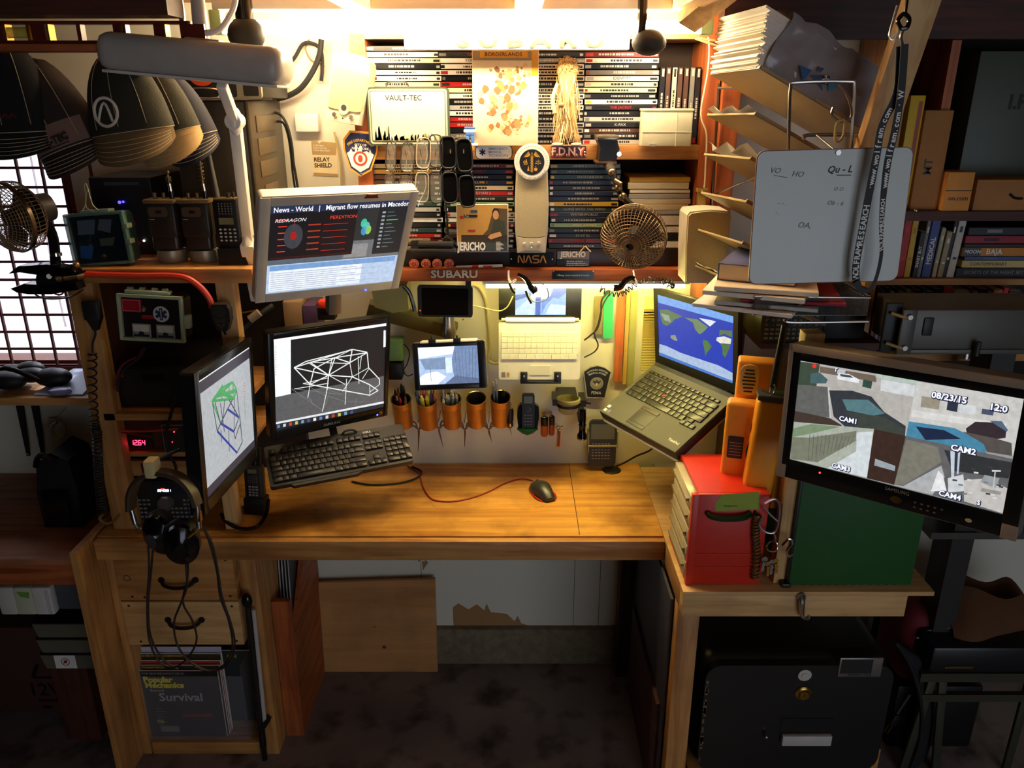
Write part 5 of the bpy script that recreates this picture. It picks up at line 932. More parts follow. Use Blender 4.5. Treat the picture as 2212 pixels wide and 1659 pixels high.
mb = N(GLOSS); mb.lathe([(0, .045), (.010, .045), (.011, .02), (.010, 0), (.012, -.004), (.010, -.01), (.010, -.028), (.015, -.036), (.015, -.048), (.011, -.05)], 18); mb.build('barrel', None, g); mb = N(BRASS); mb.lathe([(.015, -.046), (.0155, -.05), (.0, -.0505)], 18); mb.build('lens_ring', None, g); mb = N(BLACK); mb.b(-.012, .012, .008, YW-c.y, .0, .02, bev=.002); mb.build('wall_clip', None, g)
x0, x1, z0, z1 = R4(1272, 910, 1331, 1006, 2.30); W, Hh = x1-x0, z1-z0
g = thing('calculator', 'dark pocket calculator hanging on the wall under the black laptop', 'calculator', ((x0+x1)/2, 2.305, (z0+z1)/2), (-.08, 0, 0))
mb = N(mat((32, 32, 34), .4)); mb.rr(-W/2, W/2, -Hh/2, Hh/2, .014, -.006, .008); mb.build('body', None, g)
mb = N(mat((90, 92, 70), .3)); mb.q(-W/2+.006, W/2-.006, Hh*.10, Hh/2-.012, -.0064); mb.build('display', None, g)
mb = N(GREY)
for r in range(6): [mb.b(-W/2+.010+.010*k, -W/2+.0165+.010*k, -.008, -.006, -.002-.0098*r, .0015-.0098*r) for k in range(6)]
mb.build('key_pad', None, g); mb = N(OL); mb.b(-W/2-.003, W/2+.006, -.012, .004, -.010, -.004, bev=.002); mb.b(-W/2-.003, -W/2, -.012, .03, -.030, .04); mb.b(W/2+.002, W/2+.006, -.012, .03, -.010, .04); mb.build('holder', None, g)
# ---- rulers, FEMA patch, leads under the light
def ruler(px0, py0, px1, py1, mt, lab, nm='ruler', tick=None, rot=0, Y=2.335):
    x0, x1, z0, z1 = R4(px0, py0, px1, py1, Y); mb_ = N(mt); mb_.rr(x0, x1, z0, z1, .004, Y-.0015, Y+.0015)
    if tick:
        mb_.m(tick); z = z0+.006
        while z < z1-.006: mb_.q(x0+.0006, x0+.005, z, z+.0006, Y-.0018); z += .006
    o = onew(nm, lab, 'ruler', mb_, ((x0+x1)/2, Y, z1))
    o.rotation_euler = (0, rot, 0); return o
ruler(1302, 628, 1323, 731, mat((60, 190, 120), .3, alpha=.85, name='green_acrylic'), 'translucent green ruler hanging on the wall under the light bar', rot=-.02)
ruler(1329, 628, 1347, 824, W_RED['z'], 'orange brown wooden ruler hanging between the green and yellow rulers')
ruler(1349, 628, 1357, 830, mat((190, 150, 70), .5), 'narrow yellow wooden ruler hanging beside the orange brown one', tick=TEXTK)
ruler(1358, 628, 1373, 834, mat((150, 150, 90), .4, name='olive_rule'), 'olive green ruler with tick marks hanging nearest the laptop lid', tick=TEXTK)
x0, x1, z0, z1 = R4(1283, 640, 1302, 722, 2.335); onew('photo_card', 'small brownish photo strip fixed on the wall beside the green ruler', 'photo', B(mat((130, 120, 80), .5, var=.5), x0, x1, 2.333, 2.336, z0, z1), (x0, 2.335, z0))
x0, x1, z0, z1 = R4(1388, 640, 1412, 800, 2.335); mb = N(mat((215, 205, 130), .6)); mb.b(x0, x1+.06, 2.334, 2.3365, z0-.01, z1); mb.m(mat((150, 130, 60), .6)); [mb.b(x0, x1+.06, 2.3334, 2.334, z0+.008*k, z0+.0085*k+.0005) for k in range(24)]
onew('ruled_chart', 'pale yellow ruled chart on the wall behind the laptop lid', 'chart', mb, (x0, 2.335, z0))
c = U(1289, 824, 2.335); s_ = .046
OUT = [(-.95, .62), (-.5, .9), (0, 1.0), (.5, .9), (.95, .62), (.62, -1.0), (-.62, -1.0)]
mb = N(mat((190, 188, 180), .6)); mb.prism([(a*s_, b_*s_*1.18) for a, b_ in OUT], -.003, 0); mb.m(mat((22, 24, 44), .7)); mb.poly([(a*s_*.94, b_*s_*1.18*.95) for a, b_ in OUT], -.0034)
mb.m(mat((210, 210, 215), .6)); mb.text('NATIONAL DISASTER', 0, -.0085, .0072, -.004, arc=.048, bold=.02); mb.text('MEDICAL SYSTEM', 0, -.0185, .0072, -.004, arc=.048, bold=.02); mb.text('FEMA', 0, -.037, .013, -.004, bold=.02)
mb.m(mat((160, 158, 150), .6)); mb.disc(0, -.005, .0205, -.0038, 32); mb.m(mat((60, 60, 70), .6)); mb.ring(0, -.005, .0145, .0155, -.0042); mb.ring(0, -.005, .0185, .019, -.0042)
for sg in (-1, 1): mb.poly([(0, -.012), (sg*.012, -.001), (sg*.011, .006), (sg*.006, .002), (0, .003)], -.0043-.00005*sg)
mb.m(mat((225, 222, 210), .6)); mb.poly([(-.003, -.004), (.003, -.004), (.003, -.010), (0, -.013), (-.003, -.010)], -.0046); mb.m(mat((60, 60, 70), .6)); mb.disc(0, .004, .003, -.0046)
one('shoulder_patch', 'dark blue national disaster medical system patch hanging on the wall below the rulers', 'patch', mb, (c.x, 2.335, c.z), (0, math.radians(1), 0))
CB = BLACKM
cord('audio_cable', 'thin pale lead running from the black phone to the hook beside the netbook', [(1022, 660), (1040, 664), (1075, 672), (1095, 664), (1108, 640)], 2.17, .0016, mat((190, 180, 120), .5))
cord('network_cable', 'thick cream cable looping down the wall beside the black phone', [(1010, 612), (1035, 620), (1050, 650), (1056, 700), (1058, 750), (1054, 775), (1066, 785), (1080, 783)], 2.325, .005, mat((214, 205, 150), .5))
cord('power_cable', 'black lead dropping from the ledge down beside the netbook', [(1318, 628), (1300, 648), (1298, 680), (1290, 710), (1275, 725), (1262, 735)], 2.31, .0028, CB)
cord('power_cable', 'second black lead looping beside the netbook above the shoulder patch', [(1320, 630), (1302, 660), (1292, 700), (1284, 722), (1292, 745), (1284, 760), (1262, 772)], 2.305, .0022, CB)
cord('power_cable', 'thin black lead curving beside the grey-framed monitor', [(848, 738), (870, 742), (884, 760), (880, 785), (872, 800), (880, 812), (892, 808)], 2.325, .0016, CB)
cord('desk_cable', 'black leads lying on the desk by the grommet under the laptop', [(1418, 962, 2.24), (1400, 975, 2.22), (1375, 985, 2.25), (1352, 998, 2.29), (1330, 1008, 2.3)], 2.27, .003, CB)
# clip lamps hanging from the hooks under the ledge
c = U(1152, 618, 2.12); g = thing('clip_microphone', 'black curved clip with a hanging wire loop under the ledge before the netbook', 'clip', c)
mb = N(GLOSS); mb.tube(path([(1118, 592), (1135, 602), (1148, 622), (1156, 630)], 2.12), lambda t: .004+.006*t, 8); o_ = mb.build('curved_arm', None, g, c); o_.location = (0, 0, 0)
mb = N(BLACKM); mb.tube(path([(1136, 628), (1140, 640), (1148, 655)], 2.12), .0035, 8); mb.ball(U(1155, 625, 2.12), .009); o_ = mb.build('clip_head', None, g, c); o_.location = (0, 0, 0)
mb = N(BLACK); mb.tube(path([(1150, 612), (1175, 615), (1184, 630), (1182, 645), (1165, 652), (1150, 650), (1142, 636)], 2.13), .0013, 6); o_ = mb.build('wire_loop', None, g, c); o_.location = (0, 0, 0)
mb = N(WHITE); mb.tube(path([(1099, 584, 2.145), (1099, 600, 2.14), (1104, 610, 2.135), (1114, 604, 2.12)]), .003, 6); o_ = mb.build('hook', None, g, c); o_.location = (0, 0, 0)
mb = N(BLACKM); mb.tube(path([(1100, 612), (1106, 625), (1112, 633)], 2.13), .004, 8); o_ = mb.build('plug', None, g, c); o_.location = (0, 0, 0)
c = U(1350, 612, 2.1); g = thing('handset_hook', 'black curved handset hanging on a white hook below the mesh fan', 'handset', c)
mb = N(GLOSS); mb.tube(path([(1325, 622), (1340, 620), (1352, 606), (1366, 600), (1372, 606)], 2.10), lambda t: .010-.005*t, 8); o_ = mb.build('handset_body', None, g, c); o_.location = (0, 0, 0)
mb = N(WHITE); mb.tube(path([(1368, 585, 2.14), (1371, 600, 2.10), (1376, 612, 2.09), (1368, 618, 2.09)]), .0025, 6); o_ = mb.build('hook', None, g, c); o_.location = (0, 0, 0)
def coil(pts, Y, R, r, turns, n=8):
    P = path(pts, Y); Q = []; tot = len(P)-1; N = turns*n
    for i in range(N+1):
        t = i/N*tot; k = min(int(t), tot-1); u_ = t-k; a, b_, c_, d = P[max(k-1, 0)], P[k], P[k+1], P[min(k+2, tot)]
        p = .5*((2*b_)+(c_-a)*u_+(2*a-5*b_+4*c_-d)*u_*u_+(3*b_-a-3*c_+d)*u_**3); dv = (c_-b_).normalized(); s1 = dv.cross(Vector((0, 1, 0))).normalized(); s2 = dv.cross(s1); an = i/n*2*PI
        Q.append(p+s1*R*math.cos(an)+s2*R*math.sin(an))
    mb_ = MB(); mb_.m(r[1]); mb_.tube(Q, r[0], 6, 1); return mb_, P[0]
mb, o0 = coil([(1296, 624), (1320, 635), (1345, 634), (1362, 622), (1390, 606), (1430, 603), (1452, 612), (1448, 620), (1430, 606)], 2.12, .007, (.0019, BLACKM), 22)
onew('coiled_lead', 'black coiled cord sagging under the ledge below the mesh fan', 'cord', mb, o0)
cord('string', 'thin taut line stretched under the ledge across the netbook', [(1152, 618), (1230, 618), (1318, 618), (1340, 618)], 2.135, .0007, GREY)
# behind the white monitor: green box, adapters, arm
x0, x1, z0, z1 = R4(842, 728, 873, 772, 2.33); onew('green_adapter', 'pale green plastic box on the wall beside the truss monitor', 'box', B(mat((110, 150, 105), .5), x0, x1, 2.29, YW-.002, z0, z1, bev=.004), (x0, 2.32, z0))
x0, x1, z0, z1 = R4(842, 776, 872, 812, 2.33); onew('power_adapter', 'black power adapter on the wall under the pale green box', 'adapter', B(BLACK, x0, x1, 2.29, YW-.002, z0, z1, bev=.004), (x0, 2.32, z0))
mb = N(mat((92, 88, 50), .45, name='olive_arm')); bar(mb, U(795, 665, 2.28), U(985, 715, 2.31), .05, .03); o = onew('slanting_support', 'dark olive arm slanting behind the black phone', 'arm', mb, U(890, 690, 2.3))
mb = N(mat((150, 145, 95), .4, name='olive_case')); P = [U(a, b_, 2.24) for a, b_ in ((805, 622), (880, 612), (885, 668), (850, 672), (812, 660))]; mb.prism([(v.x, v.z) for v in P], 2.22, 2.3); onew('olive_case', 'olive plastic case wedged behind the white monitor below the ledge', 'case', mb, P[0])
cord('lead_bundle', 'glossy black cable running down behind the white monitor corner', [(872, 618), (884, 632), (892, 655), (896, 672)], 2.20, .006, GLOSS)
x0, x1, z0, z1 = R4(684, 650, 722, 692, 2.2); mb = N(DARK); mb.b(x0, x1, 2.2, 2.24, z0, z1-.02, bev=.004); mb.m(mat((230, 60, 30), .5)); mb.b(x0+.006, x1, 2.195, 2.23, z1-.022, z1, bev=.003); onew('tape_measure', 'black and orange tape measure under the white monitor', 'tape', mb, (x0, 2.2, z0))
# wall things near the computer
x0, x1, z0, z1 = R4(672, 306, 728, 381, 2.34); W, Hh = x1-x0, z1-z0
mb = N(mat((232, 218, 180), .7)); mb.b(-W/2, W/2, -.001, 0, -Hh/2, Hh/2); mb.m(mat((170, 145, 95), .7)); mb.poly([(-W/2, Hh/2), (-W/4, Hh/2), (-W/4+.004, Hh/2-.006), (-W/4+.012, Hh/2), (W/2-.002, Hh/2-.002), (W/2-.004, .012), (-W/2+.002, .010)], -.0014); mb.q(-W/2+.004, W/2, -Hh/2+.001, -Hh/2+.008, -.0014)
mb.m(TEXTW); [mb.text(t, -W/2+.005, Hh/2-.012-.0065*k, .0062, -.002, al='LEFT') for k, t in enumerate(('A FLEXIBLE', 'ADD-ON FOR', 'YOUR ARDUINO'))]; mb.m(mat((50, 34, 22), .6)); mb.text('RELAY', -W/2+.006, -.004, .0158, -.002, al='LEFT', bold=.03, rot=.06); mb.text('SHIELD', -W/2+.007, -.020, .0158, -.002, al='LEFT', bold=.03, rot=.06)
one('card', 'small cream relay shield card pinned on the wall beside the computer', 'card', mb, ((x0+x1)/2, YW-.001, (z0+z1)/2), (0, 0.05, 0))
cord('cable_bundle', 'thick black cable sweeping up the cream wall behind the lamp hood', [(590, 215), (620, 208), (650, 190), (675, 155), (690, 118), (694, 85)], 2.31, .0075, BLACKM)
cord('cable_bundle', 'pair of dark leads looping up the wall above the computer', [(612, 150), (636, 125), (655, 95), (680, 96), (694, 112), (696, 150), (694, 175)], 2.325, .005, BLACKM)
cord('cable_bundle', 'thin dark lead curling near the top of the cream wall', [(668, 85), (660, 105), (672, 130), (692, 138), (700, 144)], 2.335, .0022, mat((120, 100, 70), .5))
cord('usb_cable', 'black lead hanging from the computer front with an inline plug', [(588, 242), (606, 248), (620, 270), (630, 310), (634, 350), (640, 385), (644, 412)], 2.27, .0035, BLACKM)
cord('usb_cable', 'second black lead hanging from the computer down the cream wall', [(596, 262), (612, 266), (622, 292), (628, 330), (632, 372), (638, 412)], 2.28, .003, BLACKM)
cord('white_cable', 'thin white lead running down the redwood post to the beige speaker', [(1530, 80), (1532, 110), (1528, 160), (1514, 245), (1526, 290), (1524, 360), (1521, 408), (1514, 430), (1506, 450)], 2.145, .0022, mat((225, 215, 180), .5))
mb = N(mat((150, 120, 60), .4, .5)); x0, x1, z0, z1 = R4(1506, 408, 1530, 448, 2.12); mb.b(x0, x1, 2.12, 2.148, z1-.01, z1, bev=.002); mb.b(x0+.004, x1-.004, 2.125, 2.148, z0, z1, bev=.003); onew('cord_clip', 'small brass-brown clip on the redwood post above the beige speaker', 'clip', mb, (x0, 2.14, z0))
cord('wall_cable', 'pair of pale leads running down the wall behind the fire department patch', [(722, 285), (730, 320), (736, 360), (738, 412)], 2.335, .003, mat((190, 175, 120), .5))
# ---- mouse
p = U(1172, 1060, Z=DZ+.012); ms = thing('computer_mouse', 'dark grey gaming mouse with red trim and a red cord on the desk', 'mouse', (p.x, p.y, DZ+.0005), (0, 0, .42))
mb = N(mat((46, 44, 42), .35, name='mouse_shell')); n = 14; prof = []
for k in range(n+1):
    t = k/n; w_ = .030*math.sin(PI*(.08+.84*t))**.5*(1-.12*math.sin(2*PI*t)); h_ = .036*math.sin(PI*(.10+.82*(1-t)))**.8; prof.append((-.055+.11*t, w_, h_))
v = []
for yy, w_, h_ in prof:
    for j in range(13): a = PI*j/12; v.append((w_*math.cos(a), yy, .003+h_*math.sin(a)**.75))
mb.add(v, [(i*13+j, i*13+j+1, (i+1)*13+j+1, (i+1)*13+j) for i in range(n) for j in range(12)]+[tuple(range(13)), tuple(range(n*13+12, n*13-1, -1))]); mb.build('shell', None, ms)
mb = N(RED); mb.tube([(-.024, -.045, .004), (-.031, -.02, .004), (-.030, .02, .004), (-.022, .046, .004)], .002, 6); mb.tube([(.024, -.045, .004), (.031, -.02, .004), (.030, .02, .004), (.022, .046, .004)], .002, 6); mb.build('trim_strip', None, ms)['label'] = 'red edge strip'
mb = N(DARK); mb.cyl((-.003, .034, .024), (.003, .034, .024), .009, n=14); mb.build('scroll_wheel', None, ms)
def onz(pts, z): return [U(a, b_, Z=z) for a, b_ in pts]
mb = N(mat((150, 40, 22), .5, name='red_braid')); P = onz([(1150, 1038), (1125, 1034), (1090, 1044), (1055, 1062), (1015, 1076), (975, 1083), (938, 1080), (922, 1066), (912, 1045), (908, 1030), (900, 1018), (880, 1006)], DZ+.003); mb.tube(P, .0022, 6, 5); onew('mouse_cord', 'red braided cord looping across the desk from the mouse', 'cord', mb, P[0]); under(bpy.data.objects['mouse_cord'], ms)
mb = N(BLACKM); P = onz([(760, 1040), (800, 1047), (860, 1044), (900, 1032), (910, 1018), (890, 1008)], DZ+.004); mb.tube(P, .003, 6, 5); onew('keyboard_cord', 'black lead lying on the desk under the keyboard', 'cord', mb, P[0]); under(bpy.data.objects['keyboard_cord'], kb)

for px0, px1, py0, c, lab in ((612, 652, 652, (150, 122, 90), 'tan cardboard box tucked behind the white monitor on the wall bracket'), (654, 682, 660, (74, 52, 92), 'small purple box beside the tan box behind the white monitor')):
    x0, x1, z0, z1 = R4(px0, py0, px1, 706, 2.24); onew('small_box', lab, 'box', B(mat(c, .6), x0, x1, 2.24, YW-.004, 1.2305, z1, bev=.003), (x0, 2.27, 1.23))
x0 = U(600, 700, 2.22).x; onew('wall_bracket', 'narrow dark board on the wall above the truss monitor', 'shelf', B(W_DARK['x'], x0, x0+.16, 2.22, YW-.002, 1.218, 1.23), (x0, 2.25, 1.22))
# ================================================================ radio rack, caps, window side
RY = 1.93
rk = thing('radio_rack', 'pine rack of radios standing on the desk beside the barred window', 'rack', (-.87, 2.1, DZ))
def KP(name, mb_, lab=None): o = mb_.build(name, None, None, (-.87, 2.1, DZ)); o.location = (0, 0, 0); o.parent = rk; lab and o.__setitem__('label', lab); return o
xl0, xl1 = U(188, 850, RY).x, U(240, 850, RY).x; xr0, xr1 = U(470, 660, RY).x, U(509, 660, RY).x; xs1 = U(545, 595, 1.915).x
zb_ = U(300, 888, 1.95).z
for z0_, z1_ in ((U(300, 612, 1.915).z, U(300, 581, 1.915).z),): SZ = z1_; KP('shelf_board', B(W_PINE['x'], xl0-.005, xs1, 1.915, YW-.004, z0_, z1_, bev=.002))
KP('post', B(W_PINE['z'], xl0, xl1, RY, RY+.04, DZ, z0_, bev=.002)); KP('post', B(W_PALE['z'], xr0, xr1, RY, RY+.04, zb_, z0_, bev=.002)); KP('post', B(W_PALE['z'], U(482, 1100, RY).x, U(510, 1100, RY).x, RY, RY+.04, DZ, zb_-.0185, bev=.002))
KP('side_panel', B(W_DARK['z'], xl0, xl0+.018, RY+.041, YW-.004, DZ, z0_)); KP('back_panel', B(mat((40, 32, 26), .8), xl0+.018, xs1-.02, YW-.03, YW-.004, DZ, z0_))
zb = U(300, 888, 1.95).z; KP('shelf_board', B(W_PINE['x'], xl1-.03, xr0-.0, 1.93, YW-.03, zb-.018, zb))
zc = U(300, 985, 1.95).z; mb = N(W_PINE['x']); mb.b(xl1-.03, xr0, 1.972, YW-.03, zc-.012, zc+.0); mb.b(xl1-.028, xl1-.017, 1.972, 2.2, zc, zb-.018); KP('shelf_board', mb)
x0, x1, z0, z1 = R4(250, 1005, 380, 1034, 1.955); mb = N(W_PINE['x']); mb.b(x0-.005, x1+.06, 1.972, 1.985, z0, z1+.004); mb.m(mat((80, 30, 18), .6)); mb.text('KI', (x0+x1)/2-.02, (z0+z1)/2, .042, 1.9712, al='LEFT', bold=.05); KP('name_board', mb)
# tower and box on top
t0, t1 = U(392, 400, 2.05).x, U(556, 400, 2.05).x; TZ = U(480, 218, 2.05).z
tw = thing('computer_tower', 'black computer tower with drive bays standing on the rack shelf', 'computer', ((t0+t1)/2, 2.05, SZ))
TB = mat((52, 46, 38), .4, name='tower_paint'); W = (t1-t0)/2
mb = N(TB); mb.b(-W, W-.012, 0, .275, .004, TZ-SZ, bev=.004); mb.m(mat((80, 68, 48), .5)); mb.b(W*.62, W*.64, -.0008, .01, .01, TZ-SZ-.006); mb.build('case', None, tw)
mb = N(mat((66, 56, 42), .35)); mb.b(W-.012, W, -.004, .279, .002, TZ-SZ+.002, bev=.004); mb.m(mat((90, 76, 54), .4))
for k in range(3): mb.b(W, W+.003, .04, .20, TZ-SZ-.075-.055*k, TZ-SZ-.035-.055*k, bev=.001)
for k in range(2): mb.b(W, W+.003, .06, .18, TZ-SZ-.23-.04*k, TZ-SZ-.205-.04*k, bev=.001)
mb.m(mat((130, 120, 80), .3)); mb.b(W, W+.0035, .06, .17, TZ-SZ-.36, TZ-SZ-.31, bev=.001)
mb.build('front_bezel', None, tw); mb = N(glow((90, 255, 60), 4)); mb.ball((W+.004, .12, TZ-SZ-.33), .003); mb.ball((W+.004, .13, TZ-SZ-.345), .002); mb.build('power_light', None, tw)
rb = thing('radio_set', 'black and silver radio with an orange flame disc lying on the tower', 'radio', ((t0+t1)/2+.01, 2.02, TZ+.001))
hh = U(480, 160, 2.02).z-TZ; mb = N(BLACK); mb.b(-W, W+.03, .02, .25, 0.004, hh+.02, bev=.006); mb.build('case', None, rb)
mb = N(mat((170, 160, 140), .35, .6)); mb.rr(-W, W+.03, .004, hh+.022, .008, .008, .02); mb.m(mat((24, 22, 22), .4)); mb.rr(-W+.003, W-.028, .007, hh+.018, .006, .006, .009); mb.rr(W-.012, W+.024, .010, hh+.010, .004, .006, .009); mb.build('face', None, rb)
mb = N(mat((225, 80, 25), .5)); mb.disc(-.012, hh+.008, .036, .0045, 28); mb.m(BLACK); [mb.poly([(-.030+.012*k, hh-.012), (-.022+.012*k, hh+.02), (-.026+.012*k, hh-.006)], .004-.0001*k) for k in range(4)]; mb.build('flame_disc', None, rb)['label'] = 'orange flame disc'
mb = N(CHROME); mb.tube([(-.040, 0.0, .010), (-.034, -.006, .026), (.018, -.006, .026), (.026, 0, .018), (.022, -.006, .006), (-.034, -.006, .006)], .0022, 6, closed=True); mb.build('carry_handle', None, rb)
mb = N(GREY); [mb.cyl((a, .006, b_), (a, -.002, b_), .004) for a, b_ in ((-W+.012, .03), (-W+.02, .016), (.04, .034))]; mb.build('knob', None, rb)
# handheld scanners and keypad handheld
def scanner(px0, px1, ptop, pant, lab, Y=1.985):
    x0, x1, z0, z1 = R4(px0, 432, px1, 570, Y); W = x1-x0; H_ = z1-SZ
    g = thing('handheld_scanner', lab, 'radio', ((x0+x1)/2, Y, SZ+.001), group=None)
    mb = N(mat((150, 140, 122), .4, .4)); mb.lathe([(0, 0), (W*.44, 0), (W*.46, .004), (W*.44, .030), (0, .030)], 28, Matrix.Translation((.003, .028, 0))); mb.build('charging_cup', None, g)
    mb = N(mat((44, 36, 28), .38, name='scanner_case')); mb.b(-W*.42, W*.42, 0.002, .042, .028, H_*.45, bev=.008, seg=3); mb.b(-W*.45, W*.45, 0, .042, H_*.40, H_-.008, bev=.006); mb.build('body', None, g)
    mb = N(mat((130, 105, 65), .4, .3)); mb.b(-W/2, W/2, -.003, .045, H_-.010, H_, bev=.003); mb.m(mat((80, 68, 50), .4)); mb.rr(-W*.36, W*.24, H_-.042, H_-.018, .007, -.002, .002); mb.m(mat((60, 24, 16), .3)); mb.b(-.010, .004, -.003, 0, H_-.034, H_-.026); mb.m(BRASS); mb.cyl((W*.27, 0, H_-.044), (W*.27, -.003, H_-.044), .004); mb.m(TEXTW); mb.q(-W*.36, -W*.2, H_-.049, H_-.0475, -.0005); mb.build('face', None, g)
    mb = N(mat((110, 90, 60), .4, .3)); [mb.cyl((a, .02, H_), (a, .02, H_+.014), .0045) for a in (-W*.2, W*.08)]; mb.build('knob', None, g)
    mb = N(GLOSS); mb.cyl((W*.34, .02, H_), (W*.34, .02, H_+.018), .006); mb.m(CHROME); mb.cyl((W*.33, .02, H_+.018), (W*.32, .02, H_+.036), .0045); mb.m(mat((120, 100, 70), .3, .7)); zt = U(px1, pant, Y).z-SZ
    P = []; n_ = 60
    for i in range(n_+1): t = i/n_; P.append((W*.31+.006*math.cos(t*12*PI/1.2), .02+.006*math.sin(t*12*PI/1.2), H_+.040+t*(zt-H_-.05)))
    mb.tube(P, .0012, 5, 1); mb.cyl((W*.31, .02, H_+.036), (W*.31, .02, zt), .0028); mb.ball((W*.31, .02, zt), .005); mb.build('antenna', None, g)
scanner(318, 386, 432, 375, 'brown and black handheld scanner in a silver cup, nearer the green case')
scanner(390, 458, 432, 346, 'brown and black handheld scanner in a silver cup, nearer the keypad radio')
x0, x1, z0, z1 = R4(466, 430, 517, 546, 1.97); W = x1-x0; H_ = z1-SZ
g = thing('keypad_radio', 'black handheld radio with a white keypad standing in a black charger', 'radio', ((x0+x1)/2, 1.96, SZ+.001))
mb = N(BLACK); mb.prism([(-W/2, 0), (W/2+.012, 0), (W/2+.008, .040), (-W/2, .040)], 0, .07); mb.build('charger', None, g)
mb = N(mat((22, 21, 20), .4)); mb.b(-W/2, W/2, .008, .045, .035, H_, bev=.004); mb.m(mat((110, 90, 50), .4)); mb.rr(-W/2+.003, W/2-.003, H_-.003, H_+.001, .001, .006, .04); mb.m(GREY)
for r in range(5): [mb.disc(-W*.26+W*.13*k, H_-.012-.006*r, .0018, .0074, 8) for k in range(5)]
mb.m(mat((120, 122, 90), .3)); mb.q(-W*.32, W*.3, H_-.062, H_-.046, .0072); mb.m(LGREY)
for r in range(4): [mb.disc(-W*.30+W*.2*k, H_-.074-.009*r, .0036, .0070, 10, .0024) for k in range(4)]
mb.build('body', None, g)
mb = N(mat((70, 66, 60), .5)); za = U(455, 296, 1.97).z-SZ; mb.cyl((-W*.38, .025, H_), (-W*.55, .025, za), .0075, .004); mb.m(DARK); mb.ball((-W*.55, .025, za), .006); mb.build('antenna', None, g); mb = N(DARK); mb.cyl((.006, .025, H_), (.006, .025, H_+.012), .006); mb.cyl((.018, .025, H_), (.018, .025, H_+.014), .003); mb.build('knob', None, g)
# dark equipment behind and green waterproof case
mb = N(mat((26, 26, 30), .4)); x0, x1, z0, z1 = R4(205, 383, 312, 560, 2.1); mb.b(x0, x1+.03, 2.1, 2.3, SZ+.001, z1, bev=.004); mb.m(mat((60, 60, 64), .5)); mb.b(x0+.04, x1, 2.098, 2.1, z1-.02, z1-.012); g = onew('network_switch', 'dark stack of network gear with small coloured lights behind the scanners', 'electronics', mb, ((x0+x1)/2, 2.1, SZ))
def lights(par, pts, Y):
    for c, px, py, r_ in pts: mb_ = N(glow(c, 4)); p = U(px, py, Y)-par.location; mb_.ball(p, r_); mb_.build('indicator_light', None, par)
lights(g, [((70, 60, 255), 258, 437, .004), ((70, 60, 255), 266, 436, .003), ((255, 50, 50), 286, 484, .003), ((255, 40, 60), 296, 528, .003), ((220, 220, 180), 311, 520, .003)], 2.096)
gc_ = U(217, 513, 1.965); g = thing('waterproof_case', 'dark green waterproof case with clear lid leaning on the rack shelf', 'case', (gc_.x, 1.955, gc_.z), (-.05, math.radians(-4), 0))
GCM = mat((96, 128, 112), .3, alpha=.75, name='green_clear_shell'); mb = N(mat((52, 74, 66), .3)); mb.rr(-.072, .072, -.064, .060, .014, .006, .05); mb.build('base', None, g)
mb = N(GCM)
for a in ((-.074, .074, .054, .062), (-.074, .074, -.066, -.058)): mb.b(a[0], a[1], -.006, .012, a[2], a[3], bev=.003)
for a in ((-.074, -.064), (.064, .074)): mb.b(a[0], a[1], -.006, .012, -.062, .058, bev=.003)
mb.build('lid_frame', None, g)
mb = N(mat((18, 30, 34), .12)); mb.q(-.064, .064, -.058, .054, .004); mb.m(mat((70, 84, 96), .5)); mb.poly([(-.05, .01), (-.01, .01), (0, .045), (-.045, .045)], .0034); mb.poly([(.0, .02), (.03, .01), (.04, .042), (.01, .045)], .0035); mb.m(mat((24, 70, 130), .4)); mb.poly([(-.056, -.045), (-.03, -.05), (-.018, -.02), (-.05, -.016)], .0033); mb.m(mat((60, 74, 60), .5)); mb.poly([(-.0, -.02), (.03, -.02), (.04, 0), (.0, -.002)], .0032); mb.build('window_panel', None, g)
mb = N(mat((120, 135, 115), .4)); [mb.b(.068, .080, -.008, .02, z-.006, z+.006, bev=.002) for z in (.025, -.012)]; mb.b(-.03, .04, -.004, .03, .060, .068, bev=.002); mb.build('latch', None, g)
mb = N(mat((190, 185, 150), .6)); mb.tube([(-.03, 0, .062), (-.01, -.004, .085), (-.006, 0, .125), (.0, 0, .125), (.006, -.004, .08), (.02, 0, .062), (-.01, -.006, .075), (.0, 0, .12)], .0014, 5); mb.build('wrist_cord', None, g)
# red hose along the shelf
cord('red_hose', 'red air hose running along the rack shelf edge and curling down', [(182, 592), (220, 594), (300, 596), (370, 596), (405, 602), (432, 620), (452, 645), (458, 665)], 1.90, .008, mat((205, 60, 36), .4), 'hose')
mb = N(mat((180, 130, 80), .3, .7)); mb.cyl(U(122, 600, 1.88), U(168, 592, 1.895), .012); mb.cyl(U(168, 592, 1.895), U(182, 592, 1.9), .016, .012); mb.ball(U(165, 572, 1.89), .008); mb.tube(path([(165, 572), (158, 582), (150, 598)], 1.89), .003); mb.m(CHROME); mb.cyl(U(140, 597, 1.885), U(143, 597, 1.885), .0145)
onew('hose_valve', 'brass hose fitting and valve at the end of the red hose', 'valve', mb, U(168, 592, 1.895))
cord('bead_chain', 'ball chain and wire loop hanging over the barred window by the fan clamp', [(118, 612), (100, 630), (75, 634), (100, 645), (150, 642), (180, 625)], 1.90, .0022, STEEL, 'chain')
cord('red_wire', 'thin red wire loop hanging below the brass hose fitting', [(112, 600), (108, 620), (118, 634), (132, 636), (140, 625), (138, 612)], 1.90, .0022, mat((110, 30, 30), .5), 'wire')
